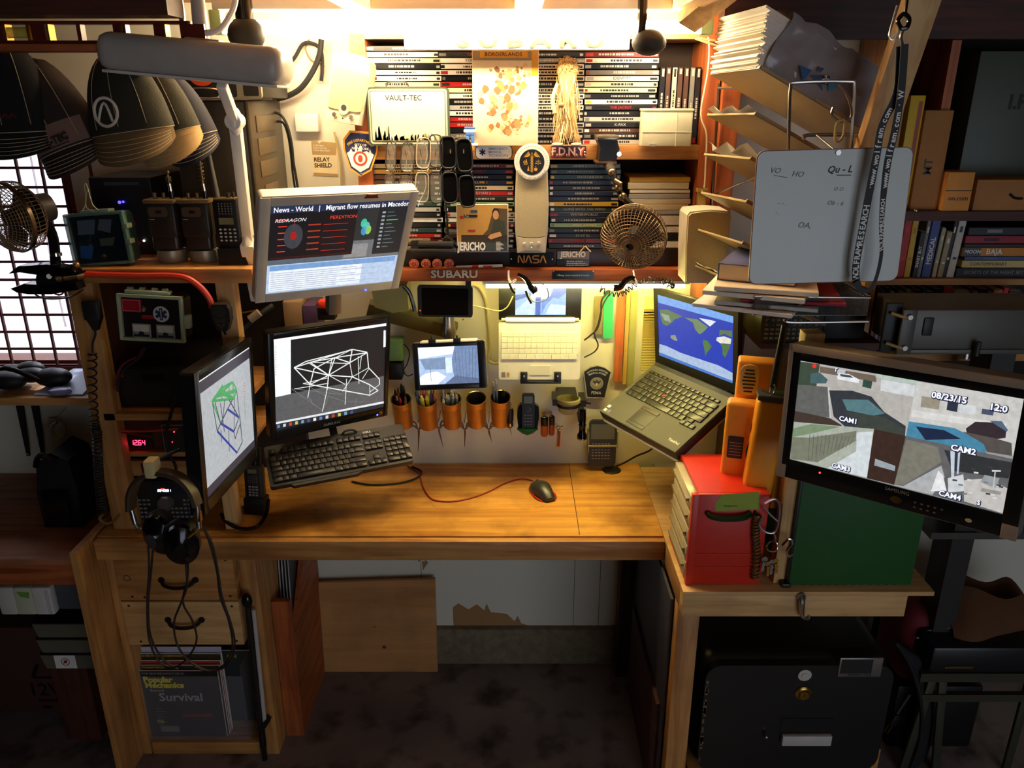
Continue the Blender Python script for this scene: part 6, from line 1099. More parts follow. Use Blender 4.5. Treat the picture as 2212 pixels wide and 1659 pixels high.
# clear medical case
c = U(334, 683, 1.92); g = thing('waterproof_case', 'clear waterproof case holding red cards, two meters and a star of life', 'case', (c.x, 1.90, c.z), (-.04, math.radians(3), 0))
W, H_ = .160, .118; FRM = mat((186, 198, 160), .25, alpha=.85, name='clear_green_rim'); mb = N(mat((30, 18, 18), .4)); mb.rr(-W/2+.004, W/2-.004, -H_/2+.004, H_/2-.004, .012, .004, .06); mb.build('case_back', None, g)
mb = N(FRM); 
for a in ((-W/2, W/2, H_/2-.009, H_/2), (-W/2, W/2, -H_/2, -H_/2+.009)): mb.b(a[0], a[1], -.006, .01, a[2], a[3], bev=.003)
for a in ((-W/2, -W/2+.009), (W/2-.009, W/2)): mb.b(a[0], a[1], -.006, .01, -H_/2+.004, H_/2-.004, bev=.003)
mb.build('rim', None, g)
mb = N(FRM); mb.b(W/2, W/2+.014, -.004, .02, -.022, .012, bev=.003); mb.b(-.06, .05, -.002, .02, H_/2, H_/2+.010, bev=.003); [mb.cyl((a, .009, H_/2+.010), (a+.012, .009, H_/2+.010), .006) for a in (-.055, -.025, .005, .03)]; mb.build('latch', None, g)
mb = N(mat((170, 28, 40), .4)); mb.rr(-W/2+.010, -W/2+.058, .014, .046, .003, -.001, .003); mb.rr(-.022, .008, -.001, .008, .002, -.002, .003); mb.m(mat((215, 120, 130), .5)); mb.rr(-W/2+.012, -W/2+.056, .016, .044, .002, -.0013, -.001); mb.m(mat((170, 28, 40), .4)); mb.rr(-W/2+.0135, -W/2+.0545, .0175, .0425, .002, -.0017, -.0013); mb.build('red_card', None, g)
mb = N(mat((205, 205, 200), .4)); mb.disc(.026, .012, .020, -.002, 28); mb.m(mat((40, 50, 80), .5)); [mb.ln((.026-.015*math.cos(k*PI/3+PI/2), .012-.015*math.sin(k*PI/3+PI/2)), (.026+.015*math.cos(k*PI/3+PI/2), .012+.015*math.sin(k*PI/3+PI/2)), .0078, -.0024-.0001*k) for k in range(3)]; mb.m(TEXTW); mb.ln((.026, .0), (.026, .024), .0016, -.003); mb.build('star_sticker', None, g)
for a in (-.043, .016):
    mb = N(mat((150, 148, 140), .4)); mb.b(a-.005, a+.041, -.004, .0, -.050, -.014, bev=.002); mb.m(mat((216, 212, 196), .4)); mb.q(a-.001, a+.037, -.034, -.017, -.0045); mb.m(TEXTK); mb.disc(a+.018, -.040, .007, -.0046); mb.q(a-.001, a+.037, -.047, -.041, -.0044); mb.ln((a+.018, -.036), (a+.010, -.022), .0006, -.0048); mb.ring(a+.018, -.044, .020, .0206, -.0043, 20); mb.build('panel_meter', None, g)
mb = N(CHROME); mb.cyl((-.016, -.002, .020), (-.010, -.006, .030), .006); mb.build('switch', None, g)
# hand microphones
mb = N(mat((34, 30, 26), .5, name='mic_body')); c = U(201, 672, 1.90); g = thing('hand_microphone', 'square black hand microphone hanging on the rack post above its coiled cord', 'microphone', c)
mb.b(-.021, .021, -.014, .01, -.022, .028, bev=.006); mb.prism([(-.017, -.020), (.017, -.020), (.005, -.048), (-.005, -.048)], -.008, .008); mb.build('body', None, g); mb = N(DARK); [mb.b(-.014, .014, -.0155, -.013, .018-.004*k, .0195-.004*k) for k in range(7)]; mb.b(-.006, .006, .01, 1.93-1.90-.0005, -.0, .02); mb.build('grille', None, g)
mb, o0 = coil([(203, 720), (202, 745), (200, 765)], 1.90, .003, (.002, BLACKM), 2); mb2, o0 = coil([(200, 762), (199, 830), (203, 900), (207, 930)], 1.905, .0105, (.0021, BLACKM), 13, 10); onew('coiled_lead', 'open black coiled cord hanging down the rack post from the square microphone', 'cord', mb2, o0)
cord('coiled_lead', 'black lead joining the square microphone to its coiled cord', [(202, 706), (206, 722), (200, 742), (200, 762)], 1.903, .0028, BLACKM); mb.bm.free()
mb2, o0 = coil([(209, 930), (212, 1000), (216, 1060), (222, 1112)], 1.905, .0105, (.0028, mat((44, 36, 26), .5)), 30, 10); onew('coiled_lead', 'tightly wound brown-black coiled cord low on the rack post above the desk', 'cord', mb2, o0)
cord('coiled_lead', 'brown lead curving to a metal plug beside the foot of the rack post', [(222, 1112), (215, 1120), (228, 1130), (245, 1126), (258, 1112)], 1.87, .004, mat((120, 90, 50), .4)); 
c = U(481, 680, 1.89); g = thing('hand_microphone', 'rounded black hand microphone hanging by the pale rack post', 'microphone', c)
mb = N(mat((30, 27, 25), .5)); mb.prism([(-.018, .030), (.018, .030), (.024, .015), (.023, -.010), (.013, -.036), (-.011, -.036), (-.020, -.010), (-.022, .015)], -.018, .006); mb.m(mat((50, 44, 38), .4)); mb.disc(0, .013, .016, -.0185, 20, .013); mb.disc(0, -.010, .013, -.0186, 20, .006); mb.m(mat((90, 74, 50), .4)); mb.ring(0, -.010, .011, .012, -.0188); [mb.disc(a, b_, .003, -.0188, 8) for a, b_ in ((-.006, -.021), (.006, -.021), (0, -.027))]; mb.build('body', None, g); mb = N(BLACK); mb.cyl((0, -.004, -.034), (.002, -.002, -.05), .005, .003); mb.b(-.006, .006, .006, 1.93-1.89-.0005, .0, .02); mb.build('strain_relief', None, g)
# radios lower down
x0, x1, z0, z1 = R4(248, 797, 415, 880, 1.97); g = thing('radio_unit', 'wide black radio unit with a small red logo on the rack', 'radio', ((x0+x1)/2, 1.985, zb+.001)); W = (x1-x0)/2
mb = N(mat((30, 27, 22), .45)); mb.b(-W, W+.05, .0, .26, 0, z1-zb, bev=.004); mb.build('case', None, g); mb = N(mat((40, 36, 30), .4)); mb.b(-W, W+.05, -.008, -.0, .002, z1-zb-.003, bev=.003); mb.m(RED); mb.q(-W+.010, -W+.024, z1-zb-.026, z1-zb-.017, -.0084); mb.m(mat((16, 16, 16), .2)); mb.q(-W+.075, -W+.135, z1-zb-.038, z1-zb-.018, -.0084); mb.build('face', None, g)
cord('wire_pair', 'red and black wires looping below the clear medical case', [(310, 752), (300, 770), (280, 778), (262, 792), (252, 815), (248, 840)], 1.93, .003, mat((120, 26, 30), .4), 'wire')
cord('wire_pair', 'black wire looping beside the red one below the clear medical case', [(314, 750), (306, 768), (286, 784), (268, 798), (256, 822), (254, 845)], 1.925, .003, BLACKM, 'wire')
for i, pts in enumerate(([(236, 918), (240, 905), (262, 898), (300, 897), (350, 902), (385, 900)], [(236, 914), (248, 902), (280, 897), (330, 898), (384, 904)], [(236, 918), (248, 928), (290, 932), (340, 930), (384, 926)], [(238, 918), (252, 930), (290, 938), (330, 944)])):
    cord('red_wire', ['red wire arching over the glowing meter, uppermost of four', 'red wire arching over the glowing meter, just below the uppermost', 'red wire running under the arch toward the side-on monitor', 'red wire ending in a yellow lug over the glowing meter'][i], pts, 1.945, .0028, mat((220, 70, 40) if i < 3 else (120, 30, 26), .4), 'wire')
x0, x1, z0, z1 = R4(262, 932, 345, 982, 1.99); g = thing('power_meter', 'brown wooden-framed power box with a glowing red digital readout', 'meter', (x0, 1.99, zc+.001)); W = x1-x0
mb = N(mat((84, 44, 30), .5)); mb.b(-.025, W+.035, 0, .2, 0, zb-.018-zc-.002); mb.build('box', None, g)
mb = N(BLACK); a_, b_, c_, d_ = R4(268, 935, 330, 968, 1.985); mb.b(a_-x0, b_-x0, -.004, 0, c_-zc, d_-zc, bev=.001); mb.m(glow((255, 40, 70), 7))
SEG = {'1': 'bc', '2': 'abged', '6': 'acdefg', '4': 'fgbc', '0': 'abcdef', '8': 'abcdefg'}
def seven(mb_, txt, x, z, w_, h_, t, y, sp):
    for ch in txt:
        if ch == '.': mb_.disc(x-sp*.3+w_*.0, z, t*.7, y, 8); continue
        L_ = {'a': ((0, 1), (1, 1)), 'b': ((1, 1), (1, .5)), 'c': ((1, .5), (1, 0)), 'd': ((0, 0), (1, 0)), 'e': ((0, .5), (0, 0)), 'f': ((0, 1), (0, .5)), 'g': ((0, .5), (1, .5))}
        for s_ in SEG[ch]: (a, b2), (c2, d2) = L_[s_]; mb_.ln((x+a*w_+b2*h_*.1, z+b2*h_), (x+c2*w_+d2*h_*.1, z+d2*h_), t, y)
        x += sp
p = U(283, 962, 1.985); seven(mb, '12.64', p.x-x0, p.z-zc, .0065, .0135, .0022, -.0048, .0105); mb.build('readout', None, g)['label'] = 'red glowing readout'
mb = N(BLACK); [mb.cyl((U(a, 980, 1.985).x-x0, -.008, U(a, 980, 1.985).z-zc), (U(a, 980, 1.985).x-x0, 0, U(a, 980, 1.985).z-zc), .005) for a in (288, 312)]; mb.build('knob', None, g)
mb = N(GREY); x0, x1, z0, z1 = R4(352, 918, 388, 1000, 1.965); mb.b(x0, x1+.03, 1.968, 2.1, zc+.001, z1, bev=.002); mb.m(DARK); mb.q(x0+.004, x1+.02, zc+.004, z1-.004, 1.9676); g = onew('battery_monitor', 'upright grey box with red lights between the meter and the side-on monitor', 'electronics', mb, (x0, 1.97, zc)); lights(g, [((255, 50, 70), 376, 933, .002), ((255, 50, 70), 372, 955, .0015)], 1.966)
x0, x1, z0, z1 = R4(262, 1037, 432, 1122, 1.972); g = thing('ham_radio', 'black desk transceiver with a blue-white frequency readout and big tuning knob', 'radio', (x0, 1.972, DZ+.001)); W = x1-x0; H_ = z1-DZ-.001
mb = N(mat((26, 26, 28), .5)); mb.b(0, W, .006, .22, .004, H_, bev=.004); mb.build('case', None, g)
mb = N(mat((34, 33, 33), .45)); mb.b(.001, W-.001, -.002, .006, .006, H_-.003, bev=.003); mb.m(GREY); rr = random.Random(2)
for r in range(5): [mb.b(.010+.0125*k, .018+.0125*k, -.004, -.001, .014+.013*r, .0195+.013*r, bev=.0006, seg=1) for k in range(16) if not (r < 3 and 4 < k < 10) and not (r >= 3 and 5 < k < 13)]
mb.build('face', None, g)
a_, b_, c_, d_ = R4(322, 1053, 404, 1076, 1.95); mb = N(mat((14, 30, 44), .2)); mb.b(a_-x0, b_-x0, -.004, 0, c_-DZ, d_-DZ); mb.m(glow((225, 240, 255), 5)); p = U(335, 1069, 1.95); seven(mb, '28.400.01', p.x-x0, p.z-DZ, .0032, .0062, .0011, -.0046, .0054); mb.m(glow((255, 60, 40), 3)); mb.q(p.x-x0+.010, p.x-x0+.020, p.z-DZ+.0085, p.z-DZ+.0105, -.0046); mb.build('readout', None, g)['label'] = 'blue-white frequency readout'
p = U(350, 1097, 1.94); mb = N(mat((96, 84, 76), .35)); M = Matrix.Translation((p.x-x0, 0, p.z-DZ)) @ Matrix.Rotation(PI/2, 4, 'X'); mb.lathe([(.022, 0), (.021, .014), (.019, .018), (.017, .018), (.016, .016), (0, .016)], 32, M); mb.build('tuning_knob', None, g)
p = U(270, 1045, 1.94); onew('round_speaker', 'small round dark knob-like speaker on the desk transceiver corner', 'speaker', MB().m(DARK).ball((p.x, 1.965, z1+.012), .0125, 1, 1, .9), (p.x, 1.96, z1))
# headphones on their holder
hp = thing('headphones', 'large black studio headphones hanging before the desk transceiver', 'headphones', U(360, 1100, 1.53))
o0 = hp.location.copy()
def HB(name, mb_, par=hp, o_=None): q_ = mb_.build(name, None, None, par.location.copy()); q_.location = (0, 0, 0); q_.parent = par; return q_
mb = N(mat((70, 56, 42), .4, name='headband_leather'))
arc = path([(284, 1100, 1.555), (285, 1068, 1.55), (298, 1040, 1.54), (325, 1024, 1.53), (358, 1022, 1.525), (390, 1034, 1.52), (414, 1060, 1.515), (426, 1092, 1.51)])
Q = []; mbt = MB(); 
n = len(arc)
def cr(P, t): k = min(int(t), len(P)-2); u_ = t-k; a, b_, c, d = P[max(k-1, 0)], P[k], P[k+1], P[min(k+2, len(P)-1)]; return .5*((2*b_)+(c-a)*u_+(2*a-5*b_+4*c-d)*u_*u_+(3*b_-a-3*c+d)*u_**3)
ctr = U(355, 1105, 1.54); vs = []; NB = 30
for i in range(NB+1):
    p = cr(arc, i/NB*(n-1)); r_ = (p-ctr).normalized(); yv = Vector((.25, .96, 0))
    for a, b_ in ((-.0, -.017), (.007, -.013), (.007, .013), (0, .017), (-.005, .012), (-.005, -.012)): vs.append(p+r_*a+yv*b_*.9)
mb.add(vs, [(i*6+j, i*6+(j+1) % 6, (i+1)*6+(j+1) % 6, (i+1)*6+j) for i in range(NB) for j in range(6)]+[(0, 1, 2, 3, 4, 5), tuple(range(NB*6+5, NB*6-1, -1))]); mbt.bm.free(); HB('headband', mb)
mb = N(STEEL); mb.cyl(arc[-1], U(430, 1140, 1.505), .006); mb.m(BRASS); mb.cyl(U(427, 1105, 1.51), U(429, 1125, 1.507), .009, n=4); mb.tube(path([(430, 1138, 1.505), (420, 1148, 1.50), (405, 1160, 1.50)]), .005); HB('slider', mb)
mb = N(STEEL); mb.cyl(arc[0], U(292, 1130, 1.55), .006); mb.tube(path([(292, 1130, 1.55), (302, 1142, 1.55), (318, 1150, 1.545)]), .005); HB('slider', mb)
for c, nr, r_ in ((U(392, 1180, 1.505), (.25, -.9, -.15), .043), (U(338, 1158, 1.545), (-.2, -.9, -.1), .042)):
    M = Vector(nr).to_track_quat('Z', 'Y').to_matrix().to_4x4(); M.translation = c; M = M @ Matrix.Diagonal((.85, 1.2, 1, 1))
    mb = N(GLOSS); mb.lathe([(0, .020), (.015, .020), (.018, .016), (.028, .012), (r_, 0), (r_, -.012)], 30, M); HB('ear_cup', mb)
    mb = N(BLACKM); mb.lathe([(r_, -.012), (r_+.003, -.02), (r_, -.034), (r_-.016, -.036), (0, -.03)], 30, M); HB('ear_pad', mb)
ct = MB().m(mat((214, 196, 140), .7)); p0, p1 = U(333, 1028, 1.53), U(331, 990, 1.53); ct.b(p0.x-.013, p0.x+.013, 1.512, 1.546, p0.z, p1.z, bev=.006); ct.m(DARK); ct.cyl((p0.x, 1.54, p1.z-.012), (-.735, 1.60, p1.z-.012), .004)
onew('headphone_hook', 'cream padded hook holding the headphones beside the side-on monitor', 'hook', ct, (p0.x, 1.54, p1.z))
CBR = mat((36, 22, 18), .5, name='headphone_cord')
under(cord('cord', 'c', [(320, 1180), (322, 1230), (318, 1300), (322, 1380), (345, 1430), (380, 1440), (410, 1415), (425, 1380), (415, 1340), (395, 1300), (405, 1250), (406, 1188)], 1.53, .0024, CBR), hp)
under(cord('cord', 'c', [(398, 1188), (404, 1262), (392, 1300), (376, 1345), (384, 1395), (412, 1430), (450, 1448), (485, 1435), (502, 1395), (494, 1340), (476, 1290), (468, 1230), (452, 1170), (440, 1140)], 1.525, .0024, CBR), hp)
under(cord('cord', 'c', [(444, 1145), (460, 1180), (472, 1240), (480, 1290), (500, 1350), (507, 1395), (492, 1436), (455, 1450), (420, 1440)], 1.52, .0024, CBR), hp)
under(cord('cord', 'c', [(330, 1190), (326, 1240), (320, 1310), (326, 1376), (352, 1424), (385, 1446)], 1.535, .0024, CBR), hp)
# handheld radio near the foot of the side-on monitor
c = U(545, 1052, 2.02); g = thing('handheld_radio', 'dark handheld radio with a keypad standing between the side-on monitor and keyboard', 'radio', (c.x, 2.02, DZ+.045), (-.12, 0, -.1))
mb = N(mat((36, 34, 32), .45)); mb.b(-.026, .026, 0, .03, 0, .098, bev=.005); mb.m(mat((120, 110, 80), .3)); mb.q(-.013, .013, .078, .09, -.0006); mb.m(GREY)
for r in range(4): [mb.disc(-.012+.006*k, .068-.006*r, .0015, -.0006, 8) for k in range(5)]
for r in range(4): [mb.b(-.013+.010*k, -.006+.010*k, -.002, 0, .010+.0085*r, .015+.0085*r, bev=.0005, seg=1) for k in range(3)]
mb.build('body', None, g); mb = N(BLACK); mb.cyl((-.016, .015, .098), (-.016, .015, .112), .006); mb.cyl((.004, .015, .098), (.004, .015, .112), .006); mb.cyl((.018, .015, .098), (.020, .015, .15), .0045); mb.build('knob', None, g)
mb = N(BLACK); mb.b(-.03, .03, -.006, .04, -.046, .004, bev=.004); mb.build('charger', None, g)
cord('black_cable', 'thick black cable looping on the desk under the side-on monitor', [(478, 1110, 1.95), (490, 1128, 1.93), (520, 1142, 1.915), (555, 1138, 1.92), (575, 1110, 1.97), (580, 1080, 2.02)], 1.92, .0055, GLOSS)
# headphones lead over the side-on monitor and wires around it
cord('screen_lead', 'black cable drooping from the top of the side-on monitor past the readouts', [(408, 812, 1.80), (388, 824, 1.80), (378, 860, 1.80), (368, 900, 1.81), (358, 940, 1.81), (366, 980, 1.81), (380, 1010, 1.81), (378, 1050, 1.83)], None, .004, BLACKM)
cord('antenna_cables', 'bundle of black cables slanting from behind the white monitor to the rack', [(590, 660, 2.02), (560, 680, 2.0), (530, 706, 1.98), (505, 730, 1.97), (470, 765, 1.97)], None, .007, BLACKM)
mb = N(mat((150, 130, 100), .4)); mb.cyl(U(560, 675, 1.99), U(540, 690, 1.985), .011); mb.m(BRASS); mb.cyl(U(516, 676, 1.99), U(556, 670, 1.99), .0022); onew('antenna_plug', 'pale cable tie and brass rod on the black cable bundle', 'plug', mb, U(550, 680, 1.99))
# ---- spirit level on a ledge under the beam, and caps
lx1 = U(415, 95, 1.72).x; zl = U(100, 112, 1.72).z
g = thing('ledge', 'dark red narrow ledge board hung under the beam above the caps', 'shelf', (-1.3, 1.7, zl))
mb = N(W_RED['x']); mb.b(-1.9+1.3, lx1+1.3, 0, .06, 0, .014, bev=.002); mb.build('board', None, g); mb = N(STEEL); [mb.b(a, a+.01, .02, .03, .012, 2.14-zl) for a in (-.5, -.02, lx1+1.28)]; mb.build('hanger', None, g)
g = thing('spirit_level', 'long dark red spirit level with a glowing yellow vial lying on the ledge', 'level', (U(8, 70, 1.72).x, 1.712, zl+.0145))
L = lx1-U(8, 70, 1.72).x; hl = U(20, 46, 1.72).z-zl-.014
mb = N(mat((95, 34, 24), .35)); mb.b(-.1, L, 0, .024, 0, .006); mb.b(-.1, L, 0, .024, hl-.006, hl); 
for a, b_ in ((-.1, .0), (.058, .085), (.148, .156), (.22, .245), (.30, .32), (.352, .40)): mb.b(a, b_, 0.002, .022, .006, hl-.006)
mb.build('rail', None, g); mb = N(mat((220, 200, 70), .1, alpha=.7, name='yellow_vial')); mb.cyl((.006, .012, hl/2), (.05, .012, hl/2), .010); mb.build('vial', None, g); mb = N(BRASS); [mb.b(a, a+.004, -.0, .024, .006, hl-.006) for a in (.005, .05, .09, .235, .32)]; mb.build('window_edge', None, g)
CSTITCH = mat((190, 170, 130), .8)
def cap(px, py, w_, h_, brim, tilt, cc, bc, lab, Y=1.80, D=.07, logo=None, fwd=.45, pan=None):
    c = U(px, py, Y); g = thing('baseball_cap', lab, 'cap', c, (0, tilt, 0), 'caps hanging under the ledge')
    mb_ = N(cc); n, m_ = 28, 12; v = []
    for j in range(m_+1):
        t = j/m_; s = (1-t**2.6)**.5*(.86+.14*(1-t)); z = h_*(t-.0)
        for i in range(n): a = 2*PI*i/n; v.append((w_/2*s*math.cos(a), -D*s*math.sin(a)*(1 if math.sin(a) > 0 else .5), z))
    mb_.add(v, [(j*n+i, j*n+(i+1) % n, (j+1)*n+(i+1) % n, (j+1)*n+i) for j in range(m_) for i in range(n)])
    mb_.ball((0, 0, h_), .007, 1, 1, .5); o = mb_.build('crown', None, g)
    mb_ = N(CSTITCH)
    for a in (.9, PI/2, PI-.9):
        P = [];
        for j in range(1, 12): t = j/12; s = (1-t**2.6)**.5*(.86+.14*(1-t)); P.append((w_/2*s*math.cos(a), -D*s*math.sin(a)-.0006, h_*t))
        mb_.tube(P, .0007, 4, 1)
    P = [(w_/2*math.cos(a), -D*math.sin(a)-.0012, .001) for a in [PI*k/20 for k in range(21)]]; mb_.tube(P, .001, 4, 1); mb_.build('stitching', None, g)
    mb_ = N(bc); K_ = 6; v = []; n = 24
    for sd in (0, .0035):
        for k in range(K_+1):
            f_ = k/K_
            for i in range(n+1): a = PI*(.04+.92*i/n); l = brim*f_*(math.sin(a)**.55); v.append((w_/2*(1+.04*f_)*math.cos(a)*(1-.06*f_), -D*math.sin(a)*(.96)-l*fwd+(1-math.sin(a))*.018*f_+sd, -l*(1-fwd*.3)+.001-sd*.3))
    F = [];  q_ = (K_+1)*(n+1)
    for sd in (0, 1):
        for k in range(K_): F += [(sd*q_+k*(n+1)+i, sd*q_+k*(n+1)+i+1, sd*q_+(k+1)*(n+1)+i+1, sd*q_+(k+1)*(n+1)+i) for i in range(n)]
    F += [(K_*(n+1)+i, K_*(n+1)+i+1, q_+K_*(n+1)+i+1, q_+K_*(n+1)+i) for i in range(n)]
    mb_.add(v, F); mb_.build('brim', None, g)
    mb_ = N(CSTITCH)
    for k in (.25, .4, .55, .7, .85):
        P = []
        for i in range(25): a = PI*(.08+.84*i/24); l = brim*k*(math.sin(a)**.55); P.append((w_/2*(1+.04*k)*math.cos(a)*(1-.06*k), -D*math.sin(a)*.96-l*fwd+(1-math.sin(a))*.018*k-.001, -l*(1-fwd*.3)+.001))
        mb_.tube(P, .0006, 4, 1)
    mb_.build('brim_stitching', None, g)
    def on(x, z):                      # point on the crown's front
        t = max(0, min(.98, z/h_)); s = (1-t**2.6)**.5*(.86+.14*(1-t)); r_ = max(-.98, min(.98, x/(w_/2*s))); return (x, -D*s*math.sqrt(1-r_*r_), z)
    if logo: mb_ = MB(); logo(mb_, on); mb_.build('badge', None, g)
    zt = h_-.002; mb_ = N(STEEL); cz = zl-c.z; mb_.T = Matrix.Rotation(-tilt, 4, 'Y'); x_ = (h_)*math.sin(tilt); mb_.tube([(x_, 0, zt*math.cos(tilt)), (x_, 0, (zt+cz)/2), (x_, -.0, max(cz, zt+.004))], .002, 6, 1); mb_.build('hook', None, g)
    return g
OLV = mat((44, 40, 26), .85, bump=.3, sc=200, name='olive_twill'); DBR = mat((46, 34, 28), .85, bump=.3, sc=200, name='brown_twill'); BLT = mat((14, 12, 14), .9, name='black_twill'); TAN = mat((186, 150, 92), .85, bump=.3, sc=200, name='tan_twill'); NVY = mat((30, 30, 44), .85, name='navy_twill')
def logo_ring(mb_, on):
    mb_.m(mat((225, 215, 195), .7)); R1 = .0265; cx, cz = -.02, .045
    def bar_(pts, r_=.0032): mb_.tube([Vector(on(cx+a, cz+b_))+Vector((0, -.002, 0)) for a, b_ in pts], r_, 6, 2)
    bar_([(R1*math.cos(2*PI*k/24), R1*1.05*math.sin(2*PI*k/24)) for k in range(25)]); bar_([(-.020, -.014), (-.008, .008), (.002, .018), (.008, .006), (.012, -.020)], .0026)
def logo_panel(mb_, on):
    mb_.m(mat((128, 98, 84), .85)); v = []; n = 10
    for j in range(6):
        for i in range(n+1): p = Vector(on(-.062+.124*i/n, .006+.05*j/5)); v.append(p+Vector((0, -.0012, 0)))
    mb_.add(v, [(j*(n+1)+i, j*(n+1)+i+1, (j+1)*(n+1)+i+1, (j+1)*(n+1)+i) for j in range(5) for i in range(n)])
    mb_.m(mat((40, 30, 28), .8)); b0 = mb_.bm.verts[:] and len(mb_.bm.verts); mb_.text('K-TEC', .008, .022, .020, -.076, bold=.05, sx=1.0); mb_.q(-.024, .034, .009, .011, -.0765)
def logo_red(mb_, on):
    mb_.m(mat((120, 20, 24), .8)); [mb_.tube([Vector(on(a, .03))+Vector((0, -.001, 0)), Vector(on(a+.006, .038))+Vector((0, -.001, 0)), Vector(on(a+.012, .03))+Vector((0, -.001, 0))], .0012, 5, 1) for a in (-.01, .004, .018)]
def mm(a, Y): return a*1.0
cap(414, 300, .13, .15, .065, math.radians(-16), NVY, NVY, 'navy cap whose brim edge shows behind the tan cap, beside the tower', 1.93, .05)
cap(366, 290, .15, .16, .075, math.radians(-14), OLV, TAN, 'cap with a plain tan brim hanging behind the white ring logo cap', 1.875, .055)
cap(292, 285, .175, .165, .075, math.radians(-8), OLV, mat((112, 88, 52), .85, name='brown_brim'), 'dark olive cap with a white ring logo and a stitched brown brim', 1.80, .07, logo_ring)
cap(165, 322, .155, .20, .06, math.radians(-20), DBR, mat((42, 30, 26), .85), 'dark brown cap with a lighter front band hanging beside the ring logo cap', 1.83, .07, logo_panel)
cap(50, 285, .17, .19, .06, math.radians(-2), BLT, BLT, 'plain black cap with a faint red mark hanging before the barred window', 1.80, .07, logo_red)
# ================================================================ window side: small shelf and bench
z0 = U(90, 876, 2.12).z; zt = U(90, 860, 2.12).z; x1 = xl0-.006
onew('wall_ledge', 'narrow wooden ledge under the barred window carrying the black bag', 'shelf', B(W_PINE['x'], -2.3, x1, 2.12, YW-.002, z0, zt), (-1.5, 2.2, z0))
rr = random.Random(8)
mb = N(mat((16, 14, 16), .6)); x = U(60, 830, 2.2).x
for k in range(12): mb.ball((x+rr.uniform(-.11, .09), 2.2+rr.uniform(-.04, .04), zt+.03+rr.uniform(-.0, .03)), rr.uniform(.025, .04), 1.4, .9, .7)
mb.m(GLOSS); mb.tube([(x-.1, 2.14, zt+.06), (x, 2.12, zt+.09), (x+.08, 2.13, zt+.05)], .007)
onew('camera_bag', 'heap of black camera straps and bag on the ledge under the window', 'bag', mb, (x, 2.2, zt))
p = U(150, 838, 2.2); mb = N(mat((190, 200, 225), .35)); mb.add([(-.05, -.06, .004), (.09, -.06, .004), (.09, .09, .03), (-.01, .09, .03), (-.05, -.06, .0), (.09, -.06, .0), (.09, .09, .0), (-.01, .09, .0)], [(0, 1, 2, 3), (4, 7, 6, 5), (0, 4, 5, 1), (1, 5, 6, 2), (2, 6, 7, 3), (3, 7, 4, 0)])
one('document_tray', 'pale blue-white sheet box on the ledge between the black bag and the rack', 'tray', mb, (p.x-.02, 2.2, zt+.001))
p = U(130, 858, 2.14); mb = N(mat((150, 150, 180), .2, .3)); mb.ball((0, 0, .012), .03, 1.2, .9, .4, 7); one('plastic_bag', 'small crinkled shiny plastic bag in front of the pale sheet box', 'bag', mb, (p.x, 2.145, zt))
for i, (a, b_) in enumerate(((43, 60), (76, 92))): P0, P1 = U(a, 880, 2.30), U(b_, 985, 2.30); mb = N(BLACKM); mb.prism([(P0.x-.012, P0.z+.012), (P0.x+.010, P0.z+.012), (P1.x+.005, P1.z), (P1.x-.004, P1.z)], 2.30, 2.308); mb.m(STEEL); mb.ball((P1.x, 2.302, P1.z+.006), .004); mb.m(BLACKM); mb.b(P0.x-.004, P0.x+.004, 2.305, YW-.002, P0.z, P0.z+.01); onew('strap', ['tapered black strap hanging on the wall, farther from the white cup', 'tapered black strap hanging on the wall, nearer the white cup'][i], 'strap', mb, P0, 'black straps under the window ledge')
c = U(126, 930, 2.28); g = thing('hanging_cup', 'white oval cup hanging on a wire below the window ledge', 'cup', c)
mb = N(mat((190, 200, 180), .4)); M = Matrix.Rotation(PI/2-.3, 4, 'X') @ Matrix.Diagonal((1, 1.15, 1, 1)); mb.lathe([(.0, -.02), (.018, -.018), (.024, .0), (.025, .008), (.022, .006), (.018, -.01), (0, -.014)], 28, M); mb.build('bowl', None, g); mb = N(STEEL); mb.tube([(0, 0, .02), (.0, 0, .04), (-.02, .0, .044), (.01, .0, .05), (.0, YW-c.y-.003, .052)], .0015, 6); mb.build('wire_hook', None, g)
mb = N(mat((18, 18, 22), .4)); x = U(172, 1060, 2.1).x; zb_ = .745; 
mb.prism([(x-.06, zb_+.001), (x+.05, zb_+.001), (x+.055, zb_+.12), (x+.045, zb_+.21), (x, zb_+.235), (x-.045, zb_+.20), (x-.062, zb_+.10)], 2.0, 2.12); mb.m(GLOSS); mb.tube([(x-.04, 1.99, zb_+.2), (x-.01, 1.97, zb_+.24), (x+.02, 1.99, zb_+.22)], .008); mb.b(x-.045, x+.03, 1.985, 2.0, zb_+.03, zb_+.12, bev=.008)
onew('camera_backpack', 'glossy black backpack standing on the dark bench beside the rack', 'bag', mb, (x, 2.06, zb_))
sb = thing('dark_bench', 'wooden side bench in shadow under the barred window', 'bench', (-1.7, 2.1, 0)); 
def SP(name, mb_): o = mb_.build(name, None, None, (-1.7, 2.1, 0)); o.location = (0, 0, 0); o.parent = sb; return o
WB = wood('side_bench_wood', (165, 105, 70), (120, 72, 46), 'x', 2, .5)
SP('benchtop', B(WB, -2.6, -1.157, 1.835, YW-.003, .727, .745, bev=.002)); SP('apron', B(W_RED['x'], -2.6, -1.157, 1.85, 1.87, .655, .7265)); SP('leg', B(W_RED['z'], -2.5, -2.45, 2.2, 2.25, 0, .7265))
onew('drawer_unit', 'dark grey steel drawer front under the side bench', 'drawer', B(mat((66, 72, 78), .5), -2.2, -1.16, 1.90, 2.3, .54, .652, bev=.003), (-1.6, 2.1, .6))
